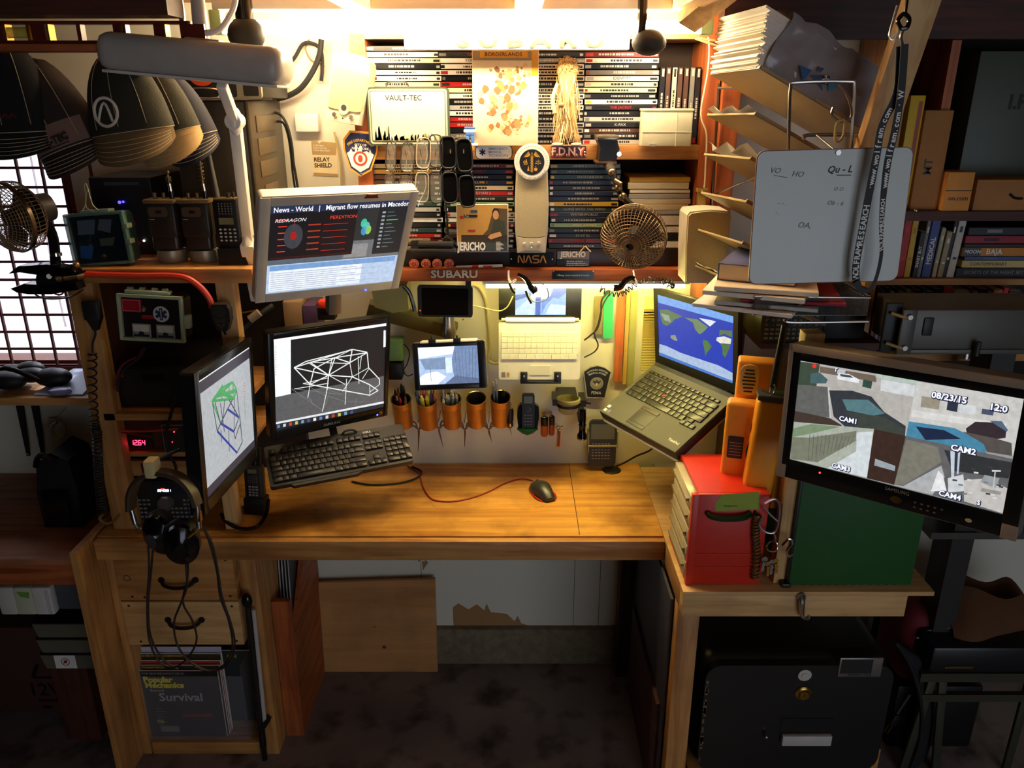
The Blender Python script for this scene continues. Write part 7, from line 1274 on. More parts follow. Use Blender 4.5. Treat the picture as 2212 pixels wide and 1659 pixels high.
mb = N(STEEL); mb.b(-2.2, -2.18, 1.92, 2.3, 0, .54); mb.b(-1.17, -1.15, 2.2, 2.3, 0, .54); onew('drawer_stand', 'steel uprights holding up the dark grey drawer front', 'stand', mb, (-1.7, 2.2, 0))
for i, (a, b_, c0) in enumerate(((-6, 32, (200, 195, 190)), (30, 72, (190, 200, 170)), (70, 112, (215, 212, 205)))):
    x0, x1, z0, z1 = R4(a, 1271, b_, 1330, 1.87); mb = N(mat(c0, .5)); mb.b(x0, x1, 1.872, 1.899, z0, z1, bev=.006)
    if i == 1: mb.m(mat((110, 160, 60), .6)); mb.poly([(x0+.012, z1-.012), (x1-.006, z1-.014), (x1-.010, z1-.034), (x0+.02, z1-.028)], 1.8712)
    if i == 2: mb.m(GREY); [mb.b(x1-.016+.003*k, x1-.0155+.003*k, 1.8712, 1.873, z0+.004, z1-.006) for k in range(4)]
    onew('card_pack', ['white pack with grey print stuck to the drawer front, farthest from the end panel', 'white pack with a green leaf print stuck to the drawer front', 'plain white ribbed pack stuck to the drawer front, nearest the end panel'][i], 'pack', mb, (x0, 1.88, z0), 'packs stuck to the drawer front')
cy = 2.02
cw0, cw1 = -2.1, -1.16; g = thing('wooden_crate', 'dark brown crate stencilled 12VDC under the side bench', 'crate', (-1.6, cy, 0)); zc1 = U(40, 1365, 2.0).z; zc0 = .07
mb = N(mat((66, 38, 28), .6, var=.3)); mb.b(cw0+1.6, cw1+1.6, 0, .28, zc0, zc1, bev=.003); mb.build('box', None, g)
mb = N(BLACK); p = U(130, 1490, cy); mb.text('12VDC', p.x+1.6, p.z, .066, -.001, bold=.02); px_, pz = p.x+1.6, p.z; mb.q(px_-.075, px_+.075, pz+.045, pz+.052, -.001); mb.q(px_-.075, px_+.075, pz-.045, pz-.037, -.001); mb.ln((px_-.075, pz+.05), (px_-.05, pz+.10), .012, -.0012); mb.ln((px_+.075, pz+.05), (px_+.05, pz+.10), .012, -.0012); mb.ln((px_-.02, pz+.09), (px_+.02, pz+.07), .016, -.0012); [mb.q(px_+a, px_+a+.028, pz-.072, pz-.060, -.001) for a in (-.065, -.015, .035)]; mb.build('stencil', None, g)
for x in (-.42, -.14, .3): mb = N(BLACK); mb.cyl((x, .02, .03), (x+.03, .02, .03), .03); mb.b(x-.004, x+.034, .0, .04, .03, zc0); mb.build('caster', None, g)
for i, (pa, pb) in enumerate(((1347, 1379), (1381, 1412), (1414, 1446))):
    a_, b_, c_, d_ = R4(70+9*i, pa, 195+6*i, pb, 1.965); mb = N(mat((112, 108, 92), .25, alpha=.8, name='smoky_tray')); mb.prism([(a_+.012, c_+.001), (b_-.012, c_+.001), (b_, d_-.003), (a_, d_-.003)], 1.968, 2.018); mb.m(BLACK); mb.b(a_, b_, 1.966, 2.018, d_-.004, d_+.0006)
    if i == 2: mb.m(WHITE); m0 = (a_+b_)/2-.01; mb.q(m0-.032, m0+.032, c_+.002, d_-.004, 1.9672); mb.m(TEXTK); mb.ring(m0, (c_+d_)/2-.001, .011, .013, 1.9668); mb.ln((m0-.009, (c_+d_)/2-.01), (m0+.009, (c_+d_)/2+.008), .0016, 1.9665); mb.m(RED); mb.disc(m0, (c_+d_)/2-.001, .006, 1.9669, 9)
    onew('plastic_tray', ['smoky clear tray, topmost of three stacked before the crate', 'smoky clear tray, middle one of three stacked before the crate', 'smoky clear tray with a white crossed-circle sticker, lowest of three before the crate'][i], 'tray', mb, (a_, 1.99, c_), 'smoky trays before the crate')
tz = R4(88, 1414, 207, 1446, 1.965)[2]; mb = N(W_DARK['z']); a_ = U(100, 1450, 1.97).x; mb.b(a_+.01, a_+.12, 1.975, 2.015, 0, tz) ; onew('tray_stand', 'dark wooden block under the smoky trays before the crate', 'stand', mb, (a_+.05, 2, 0))
# ---- drawer cabinet under the desk
cx0, cx1 = -1.134, -.716; cb = thing('drawer_cabinet', 'pine cabinet with two black-handled drawers under the desk', 'cabinet', (-.9, 2.1, 0))
def CP(name, mb_, par=None): o = mb_.build(name, None, None, (-.9, 2.1, 0)); o.location = (0, 0, 0); o.parent = par or cb; return o
ya = 1.915; top = DZ-.068
CP('side_board', B(W_PINE['z'], cx0, cx0+.024, ya, 2.30, .0, top, bev=.002)); CP('side_board', B(W_PINE['z'], cx1-.045, cx1-.0, ya, 2.30, .0, top, bev=.002)); CP('base_rail', B(W_PINE['x'], cx0+.03, cx1-.045, ya, ya+.03, .0, .045, bev=.002)); CP('floor_board', B(W_PINE['x'], cx0+.03, cx1-.045, ya+.03, 2.30, .035, .045)); CP('back_board', B(W_DARK['x'], cx0+.03, cx1-.045, 2.285, 2.30, .045, top))
dx_ = U(518, 1300, ya).x; CP('divider', B(W_PINE['z'], dx_, dx_+.014, ya+.02, 2.28, .045, top))
for i, (pa, pb) in enumerate(((1214, 1294), (1298, 1390))):
    x0, x1, z0, z1 = R4(250, pa, 518, pb, ya); x0 = cx0+.026; x1 = dx_-.002
    if i == 0: z1 = top-.002
    dr_ = CP('drawer', B(W_PALE['x'] if i else W_PINE['x'], x0, x1, ya-.006, ya+.2, z0, z1, bev=.002))
    mb = N(mat((50, 26, 14), .7)); [mb.disc(a, b_, .004, ya-.0064, 10) for a, b_ in ((x0+.02, z1-.012), (x1-.02, z1-.014), (x0+.035, z0+.012), (x1-.02, z0+.014), (x0+.07, z0+.010))]
    if i == 0: mb.ring(x0+.03, (z0+z1)/2, .008, .010, ya-.0065)
    o = mb.build('screw_heads', None, None, (-.9, 2.1, 0)); o.location = (0, 0, 0); o.parent = dr_
    c = U(388 if i == 0 else 402, 1252 if i == 0 else 1338, ya); mb = N(BLACK); mb.tube([(c.x-.048, ya-.006, c.z+.004), (c.x-.034, ya-.022, c.z-.006), (c.x, ya-.028, c.z-.010), (c.x+.034, ya-.022, c.z-.006), (c.x+.048, ya-.006, c.z+.004)], .0055, 8); mb.cyl((c.x-.048, ya-.010, c.z+.004), (c.x-.048, ya-.005, c.z+.004), .009); mb.cyl((c.x+.048, ya-.010, c.z+.004), (c.x+.048, ya-.005, c.z+.004), .009)
    o = mb.build('handle', None, None, (-.9, 2.1, 0)); o.location = (0, 0, 0); o.parent = dr_
# acrylic holder with magazines
hx0_, hx1_, hz0, hz1 = R4(282, 1462, 533, 1618, 1.925); hz0 = .046; dxm = max(0, cx0+.027-hx0_); hx0_ += dxm
ac = thing('magazine_holder', 'clear acrylic magazine holder on the cabinet floor', 'holder', (hx0_, 1.925, hz0)); W = min(hx1_, dx_-.004)-hx0_; H_ = hz1-hz0
AC = mat((220, 222, 225), .06, alpha=.07, name='acrylic'); mb = N(AC); mb.b(0, W, 0, .003, 0, H_); mb.build('front_pane', None, ac)
mb = N(AC); mb.b(W-.003, W, .003, .12, 0, H_*1.15); mb.b(0, .003, .003, .12, 0, H_*1.15); mb.b(W*.64, W*.645, .003, .12, 0, H_); mb.build('side_pane', None, ac); mb = N(AC); mb.b(0, W, .003, .12, 0, .003); mb.b(0, W, .117, .12, .003, H_*1.4); mb.build('back_pane', None, ac)
def mag(i, px0, px1, ptop, Y, draw, lab, tilt=0):
    x0, x1, z0, z1 = R4(px0, ptop, px1, 1600, Y); z0 = hz0+.0045; mb_ = N(PAPER); mb_.b(0, x1-x0, 0, .004, 0, z1-z0, bev=.0008, seg=1); draw(mb_, x1-x0, z1-z0); one('magazine', lab, 'magazine', mb_, (x0+dxm, Y, z0), (tilt, 0, 0), 'magazines in the acrylic holder')
def m1(mb_, w_, h_):
    mb_.m(mat((34, 30, 32), .35, var=.3)); mb_.q(.0008, w_-.0008, .0008, h_-.0008, -.0003); mb_.m(mat((226, 214, 30), .5)); mb_.text('Popular', .010, h_-.033, .028, -.0008, al='LEFT', bold=.05, sx=1.0); mb_.text('Mechanics', .012, h_-.053, .028, -.0008, al='LEFT', bold=.05, sx=1.0)
    mb_.m(mat((170, 165, 165), .5)); mb_.text('THE SELF-RELIANCE ISSUE', .008, h_-.010, .0105, -.0008, al='LEFT', bold=.01, sx=1.05); mb_.text('Beyond', .045, h_-.072, .014, -.0006, bold=.01); mb_.text('Survival', w_/2-.004, h_-.098, .042, -.0010, bold=.02, sx=1.02)
    mb_.m(mat((120, 50, 20), .5)); mb_.poly([(w_*.45, h_*.34), (w_*.85, h_*.36), (w_*.85, h_*.30), (w_*.48, h_*.31)], -.0007); mb_.m(mat((80, 80, 84), .5)); [mb_.q(.03, .05+.01*(k % 2), h_*.42-.010*k, h_*.42-.010*k+.004, -.0007) for k in range(8)]; mb_.m(mat((150, 150, 40), .5)); mb_.disc(.034, .058, .006, -.0007); mb_.disc(.044, .057, .006, -.0008); mb_.m(mat((120, 110, 105), .6)); mb_.q(.036, .092, .018, .040, -.0008)
mag(0, 279, 447, 1449, 1.935, m1, 'dark front magazine with yellow title letters and the word Survival')
def mk(c, tt=None, tc=(220, 190, 40)):
    def d(mb_, w_, h_):
        mb_.m(mat(c, .4)); mb_.q(.001, w_-.001, .001, h_-.001, -.0003)
        if tt: mb_.m(mat(tc, .5)); mb_.text(tt, .006, h_-.008, .0085, -.0008, al='LEFT', bold=.01)
    return d
mag(1, 283, 452, 1437, 1.943, mk((50, 44, 38), 'STINGRAY MULTI'), 'magazine with a yellow Stingray headline, second from the front')
mag(2, 281, 455, 1427, 1.951, mk((170, 50, 50)), 'red and white magazine edge, third from the front')
mag(3, 279, 457, 1412, 1.959, mk((60, 50, 30), '2014 VEX WORLD CHAMPIONSHIP'), 'magazine with a gold world championship headline, behind the red one')
mag(4, 288, 458, 1398, 1.967, mk((190, 190, 215)), 'pale blue-white magazine standing tallest at the back of the holder')
def m5(mb_, w_, h_): mb_.m(mat((50, 56, 60), .4)); mb_.q(.001, w_-.001, .001, h_-.001, -.0003); mb_.m(mat((170, 175, 30), .5)); mb_.text('ON', .03, h_-.022, .018, -.0008, bold=.03)
mag(5, 459, 527, 1405, 2.0, m5, 'grey-green booklet with yellow letters in the far bay of the holder')
# black and white bar standing in the cabinet end bay
p0, p1 = U(536, 1300, 1.90), U(563, 1560, 1.90); g = thing('car_jack_bar', 'black and white long-handled squeegee standing at the end of the cabinet', 'squeegee', (p0.x, 1.895, .0))
P0 = Vector((0, 0, p0.z)); P1 = Vector((p1.x-p0.x, 0, .05)); mb = N(BLACK); mb.cyl(P0, P1, .010); mb.build('shaft', None, g); mb = N(LGREY); mb.cyl(P0+Vector((.015, -.002, -.02)), Vector((P1.x+.015, -.002, p1.z)), .006); mb.build('white_strip', None, g); mb = N(GLOSS); mb.ball(P0+Vector((0, -.004, .01)), .016, 1, .8, 1.5); mb.build('top_grip', None, g); mb = N(BLACK); mb.prism([(P1.x-.01, p1.z-.016), (P1.x+.012, p1.z-.018), (P1.x+.034, p1.z+.016), (P1.x+.02, p1.z+.02), (P1.x+.008, p1.z+.004)], -.010, .01); mb.cyl((P1.x, 0, .05), (P1.x, 0, 0.0), .008); mb.build('foot_clip', None, g)
g['label'] = 'long black bar with a white strip standing at the end of the cabinet'; g['category'] = 'bar'; g.name = 'floor_bar'
# redwood rack of folders
fx1 = -.658; g = thing('folder_rack', 'redwood rack of dark folders standing beside the drawer cabinet', 'rack', (fx1, 1.99, 0))
w_ = .055; zf, zbk = U(650, 1300, 1.99).z, .705
mb = N(W_RED['z']); mb.b(-w_, 0, 0, .018, 0, zf); mb.build('front_board', None, g)
mb = N(W_RED['y']); mb.add([(-.014, .018, 0), (0, .018, 0), (0, .335, 0), (-.014, .335, 0), (-.014, .018, zf-.14), (0, .018, zf-.14), (0, .335, zbk), (-.014, .335, zbk)], [(3, 2, 1, 0), (4, 5, 6, 7), (0, 1, 5, 4), (1, 2, 6, 5), (2, 3, 7, 6), (3, 0, 4, 7)]); mb.build('side_board', None, g)
mb = N(W_DARK['z']); mb.b(-w_, -.014, .32, .335, 0, zbk); mb.b(-w_, -.014, .018, .32, 0, .02); mb.build('back_board', None, g)
for i in range(4):
    c0 = [(36, 32, 40), (26, 26, 30), (34, 30, 34), (60, 54, 60), (28, 28, 44), (30, 26, 28)][i]; mb = N(mat(c0, .35)); x_ = fx1-w_+.001+i*.0095; mb.b(0, .007, 0, .26, 0, .62+.012*(i % 3), bev=.001); mb.m(LGREY); mb.b(.002, .005, -.0008, .0, .02, .60)
    one('folder', f'dark file folder, {ORDN[i]} from the drawer cabinet in the redwood rack', 'folder', mb, (x_, 2.03-.0, .0215), (-.10, 0, 0), 'folders in the redwood rack')
# ================================================================ bench things on the near side
# red organiser with clear drawers
ox0, ox1 = bx0+.012, .605; oy0, oy1 = 1.662, 1.885; oz0 = DZ+.003; oz1 = 1.03
og = thing('parts_organizer', 'red parts organizer with clear side drawers on the pale bench', 'organizer', ((ox0+ox1)/2, oy0, oz0)); W = (ox1-ox0)/2; H_ = oz1-oz0; D = oy1-oy0
RO = mat((205, 44, 22), .38, name='red_organizer')
mb = N(RO); mb.b(-W+.01, W, 0, .012, 0, H_, bev=.002); mb.b(-W+.01, W, D-.012, D, 0, H_, bev=.002); mb.b(-W+.012, W, .012, D-.012, H_-.008, H_); mb.b(-W+.0, W, .012, D-.012, 0, .006); mb.b(W-.01, W, .012, D-.012, .006, H_-.008); mb.b(-W-.002, -W+.014, -.001, D+.001, 0, .006); mb.b(-W-.004, -W+.012, -.002, .012, 0, H_, bev=.001)
for z in (.048, .085): mb.b(-W+.015, W-.004, -.0015, .001, z, z+.003)
mb.build('cabinet', None, og)
CLR = mat((215, 205, 180), .2, alpha=.8, name='cloudy_drawer'); nd = 5
for k in range(nd):
    z = .010+k*(H_-.02)/nd; h_ = (H_-.02)/nd-.004
    d = MB().m(CLR); d.b(-W-.004, -W+.08, .016, D-.016, z, z+h_, bev=.002); d.m(mat((150, 140, 120), .3, alpha=.9)); d.b(-W-.012, -W-.004, .03, D-.03, z+h_*.55, z+h_*.7); d.b(-W-.0048, -W-.004, .02, D-.02, z+h_*.1, z+h_*.45); d.build('drawer', None, og)
mb = N(mat((20, 44, 26), .25)); a, b_ = U(1528, 1108, oy0).x-(ox0+ox1)/2, U(1618, 1108, oy0).x-(ox0+ox1)/2; z = U(1570, 1110, oy0).z-oz0; mb.tube([(a, -.001, z+.004), (a+.006, -.012, z), (a+.03, -.016, z-.004), (b_-.03, -.016, z-.004), (b_-.006, -.012, z), (b_, -.001, z+.004)], .007, 8); mb.build('handle', None, og)['label'] = 'dark green carry handle'
mb = N(mat((150, 170, 40), .5)); P = [U(*q_, oy0) for q_ in ((1545, 1085), (1560, 1068), (1640, 1062), (1640, 1100), (1545, 1104))]; mb.poly([(v.x-(ox0+ox1)/2, v.z-oz0) for v in P], -.0006); mb.m(TEXTK); mb.text('Suspected', P[1].x-(ox0+ox1)/2+.022, z+.022, .008, -.001); mb.build('sticker', None, og)['label'] = 'yellow-green sticker'
# yellow radios and cases
YO = mat((226, 150, 30), .4, name='yellow_case'); OR = mat((230, 150, 50), .4, name='orange_case')
def wb(name, lab, cat, px0, py0, px1, py1, Y, D, mt, yaw=0, par=None, bev=.006):
    x0, x1, z0, z1 = R4(px0, py0, px1, py1, Y); g = thing(name, lab, cat, ((x0+x1)/2, Y, z0), (0, 0, yaw)); W = (x1-x0)/2
    mb_ = N(mt); mb_.b(-W, W, 0, D, 0, z1-z0, bev=bev, seg=3); mb_.build('case', None, g); return g, W, z1-z0
pw = U(1700, 1270, 1.70); onew('short_post', 'pale pine post standing on the bench beside the green box', 'post', B(W_PALE['z'], .640, .684, 1.668, 1.706, DZ+.0025, 1.42, bev=.002), (.66, 1.69, DZ))
g, W, H_ = wb('emergency_radio', 'orange-yellow radio with a slotted round speaker behind the yellow handheld', 'radio', 1590, 782, 1672, 925, 1.80, .05, OR, -.25)
mb = N(mat((240, 200, 110), .4)); mb.rr(-W+.006, -W+.05, H_-.085, H_-.008, .018, -.004, 0); mb.m(DARK); [mb.q(-W+.012+.004*abs(k-3)/2, -W+.044-.004*abs(k-3)/2, H_-.077+.009*k, H_-.073+.009*k, -.0045) for k in range(7)]; mb.build('speaker_grille', None, g)
g2, W, H_ = wb('yellow_radio', 'square yellow radio with a dark tuning window above the red organizer', 'radio', 1563, 872, 1645, 1040, 1.76, .045, OR, -.3, bev=.010)
mb = N(DARK); mb.rr(-W+.012, -W+.048, H_*.30, H_*.58, .003, -.002, .001); mb.m(mat((190, 130, 50), .5)); [mb.q(-W+.015, -W+.045, H_*.34+.008*k, H_*.34+.008*k+.0015, -.0024) for k in range(5)]; mb.m(BLACK); mb.rr(W-.028, W-.016, H_*.3, H_*.5, .004, -.002, .001); mb.build('tuning_window', None, g2)
mb = N(BLACKM); mb.tube([(W-.01, -.012, H_*.92), (W-.024, -.018, H_*.78), (W-.022, -.02, H_*.62)], .007, 8); mb.tube([(W-.022, -.02, H_*.64), (W-.034, -.018, H_*.45), (W-.024, -.012, H_*.2), (W-.014, -.008, .012)], .0035, 8); mb.build('strap', None, g2)
x0, x1, z0, z1 = R4(1612, 856, 1682, 1085, 1.70); g3 = thing('yellow_handheld', 'tall yellow waterproof handheld radio with a long black antenna', 'radio', ((x0+x1)/2-.002, 1.70, z0), (0, math.radians(3), -.2)); W = (x1-x0)/2; H_ = z1-z0
mb = N(YO); mb.b(-W+.004, W-.004, 0, .05, .012, H_-.012, bev=.012, seg=4); mb.build('case', None, g3); mb = N(mat((60, 60, 60), .4)); mb.b(-W+.002, W-.002, -.002, .052, H_-.014, H_, bev=.004); mb.b(-W+.008, W-.008, .002, .048, .002, .013, bev=.003); mb.build('end_cap', None, g3)
mb = N(STEEL); mb.cyl((-.004, .02, H_), (-.004, .02, H_+.02), .007); mb.m(BLACK); mb.cyl((-.004, .02, H_+.016), (-.002, .02, H_+.165), .0085, .0075); mb.build('antenna', None, g3)
mb = N(STEEL); mb.tube([(-.03, .0, H_+.012), (-.006, -.004, H_+.008), (-.002, 0, H_+.02), (-.006, -.004, H_+.030)], .0018); mb.build('clip', None, g3)
mb = N(YO); mb.lathe([(.007, -.03), (.007, 0), (.011, .004)], 14, Matrix.Translation((.0, .02, .0))); mb.m(BLACK); mb.lathe([(0, -.032), (.008, -.031), (.008, -.028)], 14, Matrix.Translation((.0, .02, 0))); mb.build('cord_plug', None, g3)
onew('yellow_board', 'tall yellow plastic panel edge beside the handheld radio', 'panel', B(YO, U(1676, 1000, 1.72).x, U(1716, 1000, 1.72).x, 1.722, 1.735, U(1690, 1100, 1.72).z, U(1690, 880, 1.72).z, bev=.004), (U(1690, 1000, 1.72).x, 1.73, 1.0))
mb, o0 = coil([(1636, 1112), (1632, 1150), (1634, 1200), (1630, 1250)], 1.655, .0085, (.0026, mat((120, 80, 30), .5)), 20, 10); onew('coiled_lead', 'brown-yellow coiled cord hanging below the yellow handheld radio', 'cord', mb, o0)
mb = N(DARK); mb.tube(path([(1634, 1086, 1.69), (1628, 1098, 1.67), (1634, 1112, 1.655)]), .004); onew('coiled_lead', 'short dark lead joining the yellow handheld to its coiled cord', 'cord', mb, U(1634, 1100, 1.66))
# support shelf that carries the radios
onew('radio_bracket', 'wooden block holding the yellow radios up behind the red organizer', 'bracket', B(W_DARK['z'], .62, .665, 1.88, 1.91, DZ+.0025, 1.27), (.64, 1.9, DZ))
# keys and carabiner
g = thing('key_bunch', 'bunch of keys on a big steel carabiner hooked beside the red organizer', 'keys', U(1668, 1130, 1.64))
def GB(name, mb_, par): q_ = mb_.build(name, None, None, par.location.copy()); q_.location = (0, 0, 0); q_.parent = par; return q_
mb = N(mat((170, 150, 160), .25, .8)); mb.tube(path([(1652, 1088), (1672, 1078), (1684, 1092), (1682, 1128), (1672, 1150), (1652, 1148), (1640, 1132), (1650, 1118)], 1.64), .0032, 8); mb.tube(path([(1650, 1096), (1664, 1112), (1680, 1126)], 1.64), .0026, 8, 1); GB('carabiner', mb, g)
mb = N(CHROME); c = U(1668, 1180, 1.64); mb.tube([c+Vector((.013*math.cos(k*PI/6), .003*math.sin(k), .015*math.sin(k*PI/6))) for k in range(12)], .002, 6, 2, closed=True); c = U(1695, 1185, 1.64); mb.tube(path([(1690, 1178), (1704, 1164), (1712, 1172), (1700, 1190), (1704, 1202), (1714, 1196)], 1.64), .003, 8); mb.tube(path([(1672, 1150), (1676, 1165)], 1.64), .002, 6, 1); GB('ring', mb, g)
for k, (a, b_, an) in enumerate(((1652, 1222, .1), (1660, 1232, -.05), (1668, 1228, .0), (1676, 1226, -.15))):
    c = U(a, b_-14, 1.638-.002*k); mb = N(BRASS if k % 2 else STEEL); mb.T = Matrix.Translation(c) @ Matrix.Rotation(an, 4, 'Y'); mb.lathe([(0, -.001), (.007, -.001), (.007, .001), (0, .001)], 14, Matrix.Rotation(PI/2, 4, 'X')); mb.b(-.003, .003, -.001, .001, -.034, -.004); mb.b(.003, .0045, -.001, .001, -.03, -.024); mb.b(.003, .005, -.001, .001, -.018, -.012); GB('key', mb, g)
mb = N(STEEL); mb.cyl(U(1684, 1086, 1.64), U(1686, 1084, 1.67), .002); GB('hook', mb, g)
# green box
x0, x1, z0, z1 = R4(1722, 1000, 1995, 1268, 1.652); g = thing('green_box', 'plain dark green painted metal box on the pale bench below the big monitor', 'box', ((x0+x1)/2, 1.655, DZ+.0025)); W = (x1-x0)/2
GM = mat((20, 84, 24), .6, var=.08, sc=200, name='green_paint'); mb = N(GM); mb.b(-W, W, 0, .02, .004, .40, bev=.003); mb.b(-W, -W+.02, .02, .3, .004, .40); mb.b(W-.02, W, .02, .3, .004, .40); mb.b(-W+.02, W-.02, .28, .3, .004, .4); mb.b(-W+.02, W-.02, .02, .28, .38, .4); mb.m(mat((40, 90, 50), .5)); [mb.b(-W+.012+.02*k, -W+.022+.02*k, -.0006, .001, .0045, .006) for k in range(int(2*W/.02)-1)]; mb.build('case', None, g)
mb = N(BLACK); mb.b(-W-.006, -W, -.002, .02, .004, .38, bev=.001); mb.b(-W-.02, -W+.004, -.008, .02, 0, .012, bev=.004); mb.build('edge_strip', None, g)
# dark transceiver behind with many buttons
x0, x1, z0, z1 = R4(1608, 690, 1712, 850, 1.93); g = thing('transceiver', 'dark olive transceiver full of small buttons behind the yellow radios', 'radio', (.67, 1.98, 1.305)); 
mb = N(mat((66, 60, 34), .45)); mb.b(-.03, .13, 0, .26, .0, z1-1.305, bev=.004); mb.build('case', None, g)
mb = N(mat((34, 34, 28), .5)); mb.b(-.03, .13, -.006, 0, 0, z1-1.305, bev=.002); mb.m(mat((130, 125, 100), .5)); [mb.b(-.02+.014*k, -.010+.014*k, -.009, -.006, .010+.012*r, .016+.012*r, bev=.0006, seg=1) for k in range(10) for r in range(7)]; mb.m(BLACK); [mb.cyl((-.01+.05*k, -.006, z1-1.305-.02), (-.01+.05*k, -.02, z1-1.305-.02), .008) for k in range(3)]; mb.build('face', None, g)
mb = N(W_DARK['x']); mb.b(.645, .96, 1.975, YW-.03, 1.288, 1.304); mb.b(.92, .95, 1.98, 2.3, DZ+.003, 1.288); mb.b(.645, .67, 2.2, 2.3, DZ+.003, 1.288); onew('bench_shelf', 'dark raised shelf on the bench carrying the olive transceiver', 'shelf', mb, (.75, 2.1, 1.288))
onew('bookend_radio', 'dark speaker box with a round front beside the olive transceiver', 'speaker', B(mat((16, 15, 16), .5), .81, .92, 2.0, 2.2, 1.305, 1.44, bev=.004), (.84, 2.1, 1.305))
# big monitor
K = .82; tv, R_ = monitor('big grey-framed monitor showing four security camera pictures', kpos((.913, 1.742, 1.148), K), (-.081, -.055, -.765), .56*K, .36*K, (.026, .028, .034, .044), .08, mat((120, 112, 104), .35, .3, name='monitor_grey'), rnd=.006, front=mat((18, 17, 18), .25))
f = qmap([(885, 235), (2330, 395), (2150, 1115), (840, 815)], *R_)
def dr(mb_):
    L = [0]
    def pq(pts, c, e=1): L[0] += 1; mb_.m(G(c, e)); mb_.poly([f(*p) for p in pts], -.0010-.00002*L[0])
    pq([(885, 235), (1610, 320), (1535, 660), (845, 600)], (176, 172, 166)); pq([(1610, 320), (2330, 395), (2240, 760), (1535, 655)], (196, 194, 190))
    pq([(870, 240), (1000, 250), (960, 560), (848, 560)], (60, 74, 60)); pq([(1000, 262), (1350, 300), (1350, 340), (1000, 300)], (110, 96, 84)); pq([(1110, 272), (1160, 276), (1150, 310), (1105, 304)], (180, 185, 190)); pq([(1380, 320), (1600, 345), (1590, 420), (1375, 390)], (205, 208, 210)); pq([(1345, 285), (1610, 318), (1605, 345), (1345, 310)], (175, 190, 180))
    pq([(1105, 318), (1120, 296), (1180, 300), (1245, 330), (1240, 352), (1110, 335)], (225, 228, 230)); pq([(1125, 302), (1185, 306), (1210, 322), (1128, 316)], (70, 76, 84)); pq([(1268, 328), (1325, 336), (1318, 382), (1262, 372)], (50, 74, 64))
    pq([(945, 310), (1000, 300), (1050, 340), (1040, 365), (945, 370)], (70, 96, 100)); pq([(862, 380), (1055, 385), (1075, 570), (850, 545)], (96, 96, 94)); pq([(1050, 385), (1062, 385), (1075, 570), (1066, 572)], (190, 192, 190))
    pq([(1060, 405), (1200, 400), (1320, 430), (1400, 520), (1535, 600), (1530, 665), (1180, 635), (1090, 560)], (52, 56, 62)); pq([(1140, 455), (1300, 450), (1405, 530), (1330, 545), (1170, 520)], (84, 120, 126)); pq([(1180, 530), (1400, 550), (1530, 620), (1528, 655), (1230, 640)], (60, 66, 60)); pq([(848, 535), (1070, 572), (1140, 610), (1130, 630), (845, 612)], (66, 54, 48))
    pq([(1580, 500), (2200, 560), (2190, 600), (1570, 540)], (214, 212, 208)); pq([(1640, 410), (1760, 425), (1750, 490), (1632, 478)], (150, 142, 126)); pq([(1810, 435), (1880, 440), (1870, 500), (1800, 490)], (44, 50, 66)); pq([(1895, 445), (2000, 458), (1990, 512), (1885, 500)], (205, 208, 210)); pq([(2040, 470), (2120, 480), (2110, 512), (2032, 504)], (70, 80, 100))
    pq([(1925, 600), (1990, 555), (2120, 555), (2200, 590), (2190, 650), (2080, 665), (1930, 625)], (52, 42, 48)); pq([(2085, 545), (2170, 545), (2210, 600), (2200, 610)], (80, 100, 120)); pq([(1555, 570), (1850, 600), (2060, 690), (2050, 770), (1750, 720), (1535, 665)], (70, 130, 160)); pq([(1600, 600), (1780, 615), (1890, 665), (1660, 680)], (30, 40, 66)); pq([(1900, 620), (2100, 650), (2230, 680), (2230, 760), (2060, 740), (2040, 690)], (84, 78, 74))
    pq([(845, 600), (1340, 625), (1295, 915), (840, 815)], (166, 172, 160)); pq([(848, 690), (945, 690), (1230, 640), (1225, 700), (1000, 830), (842, 815)], (118, 120, 104)); pq([(1230, 650), (1330, 640), (1300, 912), (1060, 862), (1230, 760)], (205, 212, 216)); pq([(850, 640), (960, 610), (1130, 620), (950, 668), (848, 690)], (120, 140, 110))
    for k in range(12): pq([(950+24*k, 670), (953+24*k, 670), (948+22*k, 820-8*k), (945+22*k, 820-8*k)], (90, 90, 78))
    pq([(1338, 625), (1535, 660), (1462, 950), (1295, 915)], (58, 40, 34)); pq([(1345, 800), (1470, 840), (1465, 870), (1340, 840)], (150, 160, 165))
    pq([(1535, 660), (2240, 780), (2150, 1115), (1462, 950)], (96, 96, 98)); pq([(1540, 680), (1740, 720), (1760, 810), (1520, 950), (1462, 948)], (120, 118, 106)); pq([(1520, 955), (1760, 830), (1780, 900), (1700, 1005), (1462, 952)], (168, 170, 172)); pq([(1780, 735), (2230, 800), (2200, 900), (1830, 860)], (48, 50, 52)); pq([(1800, 905), (1900, 880), (1910, 980), (1800, 990)], (200, 204, 208)); pq([(1740, 860), (1770, 890), (1790, 980), (1690, 985)], (225, 225, 228)); pq([(1905, 915), (2060, 900), (2190, 960), (2150, 1110), (1900, 1040)], (190, 186, 182)); pq([(2010, 925), (2040, 880), (2140, 900), (2110, 960)], (150, 155, 160)); pq([(1820, 740), (1850, 738), (1840, 900), (1822, 900)], (190, 200, 214)); pq([(1870, 745), (1885, 745), (1870, 880), (1858, 880)], (180, 190, 210)); pq([(2090, 850), (2150, 850), (2150, 860), (2090, 860)], (200, 205, 210)); pq([(2108, 860), (2116, 860), (2100, 970), (2088, 970)], (190, 190, 190)); pq([(2020, 960), (2150, 980), (2140, 1000), (2010, 980)], (150, 146, 140))
    rr_ = random.Random(6)
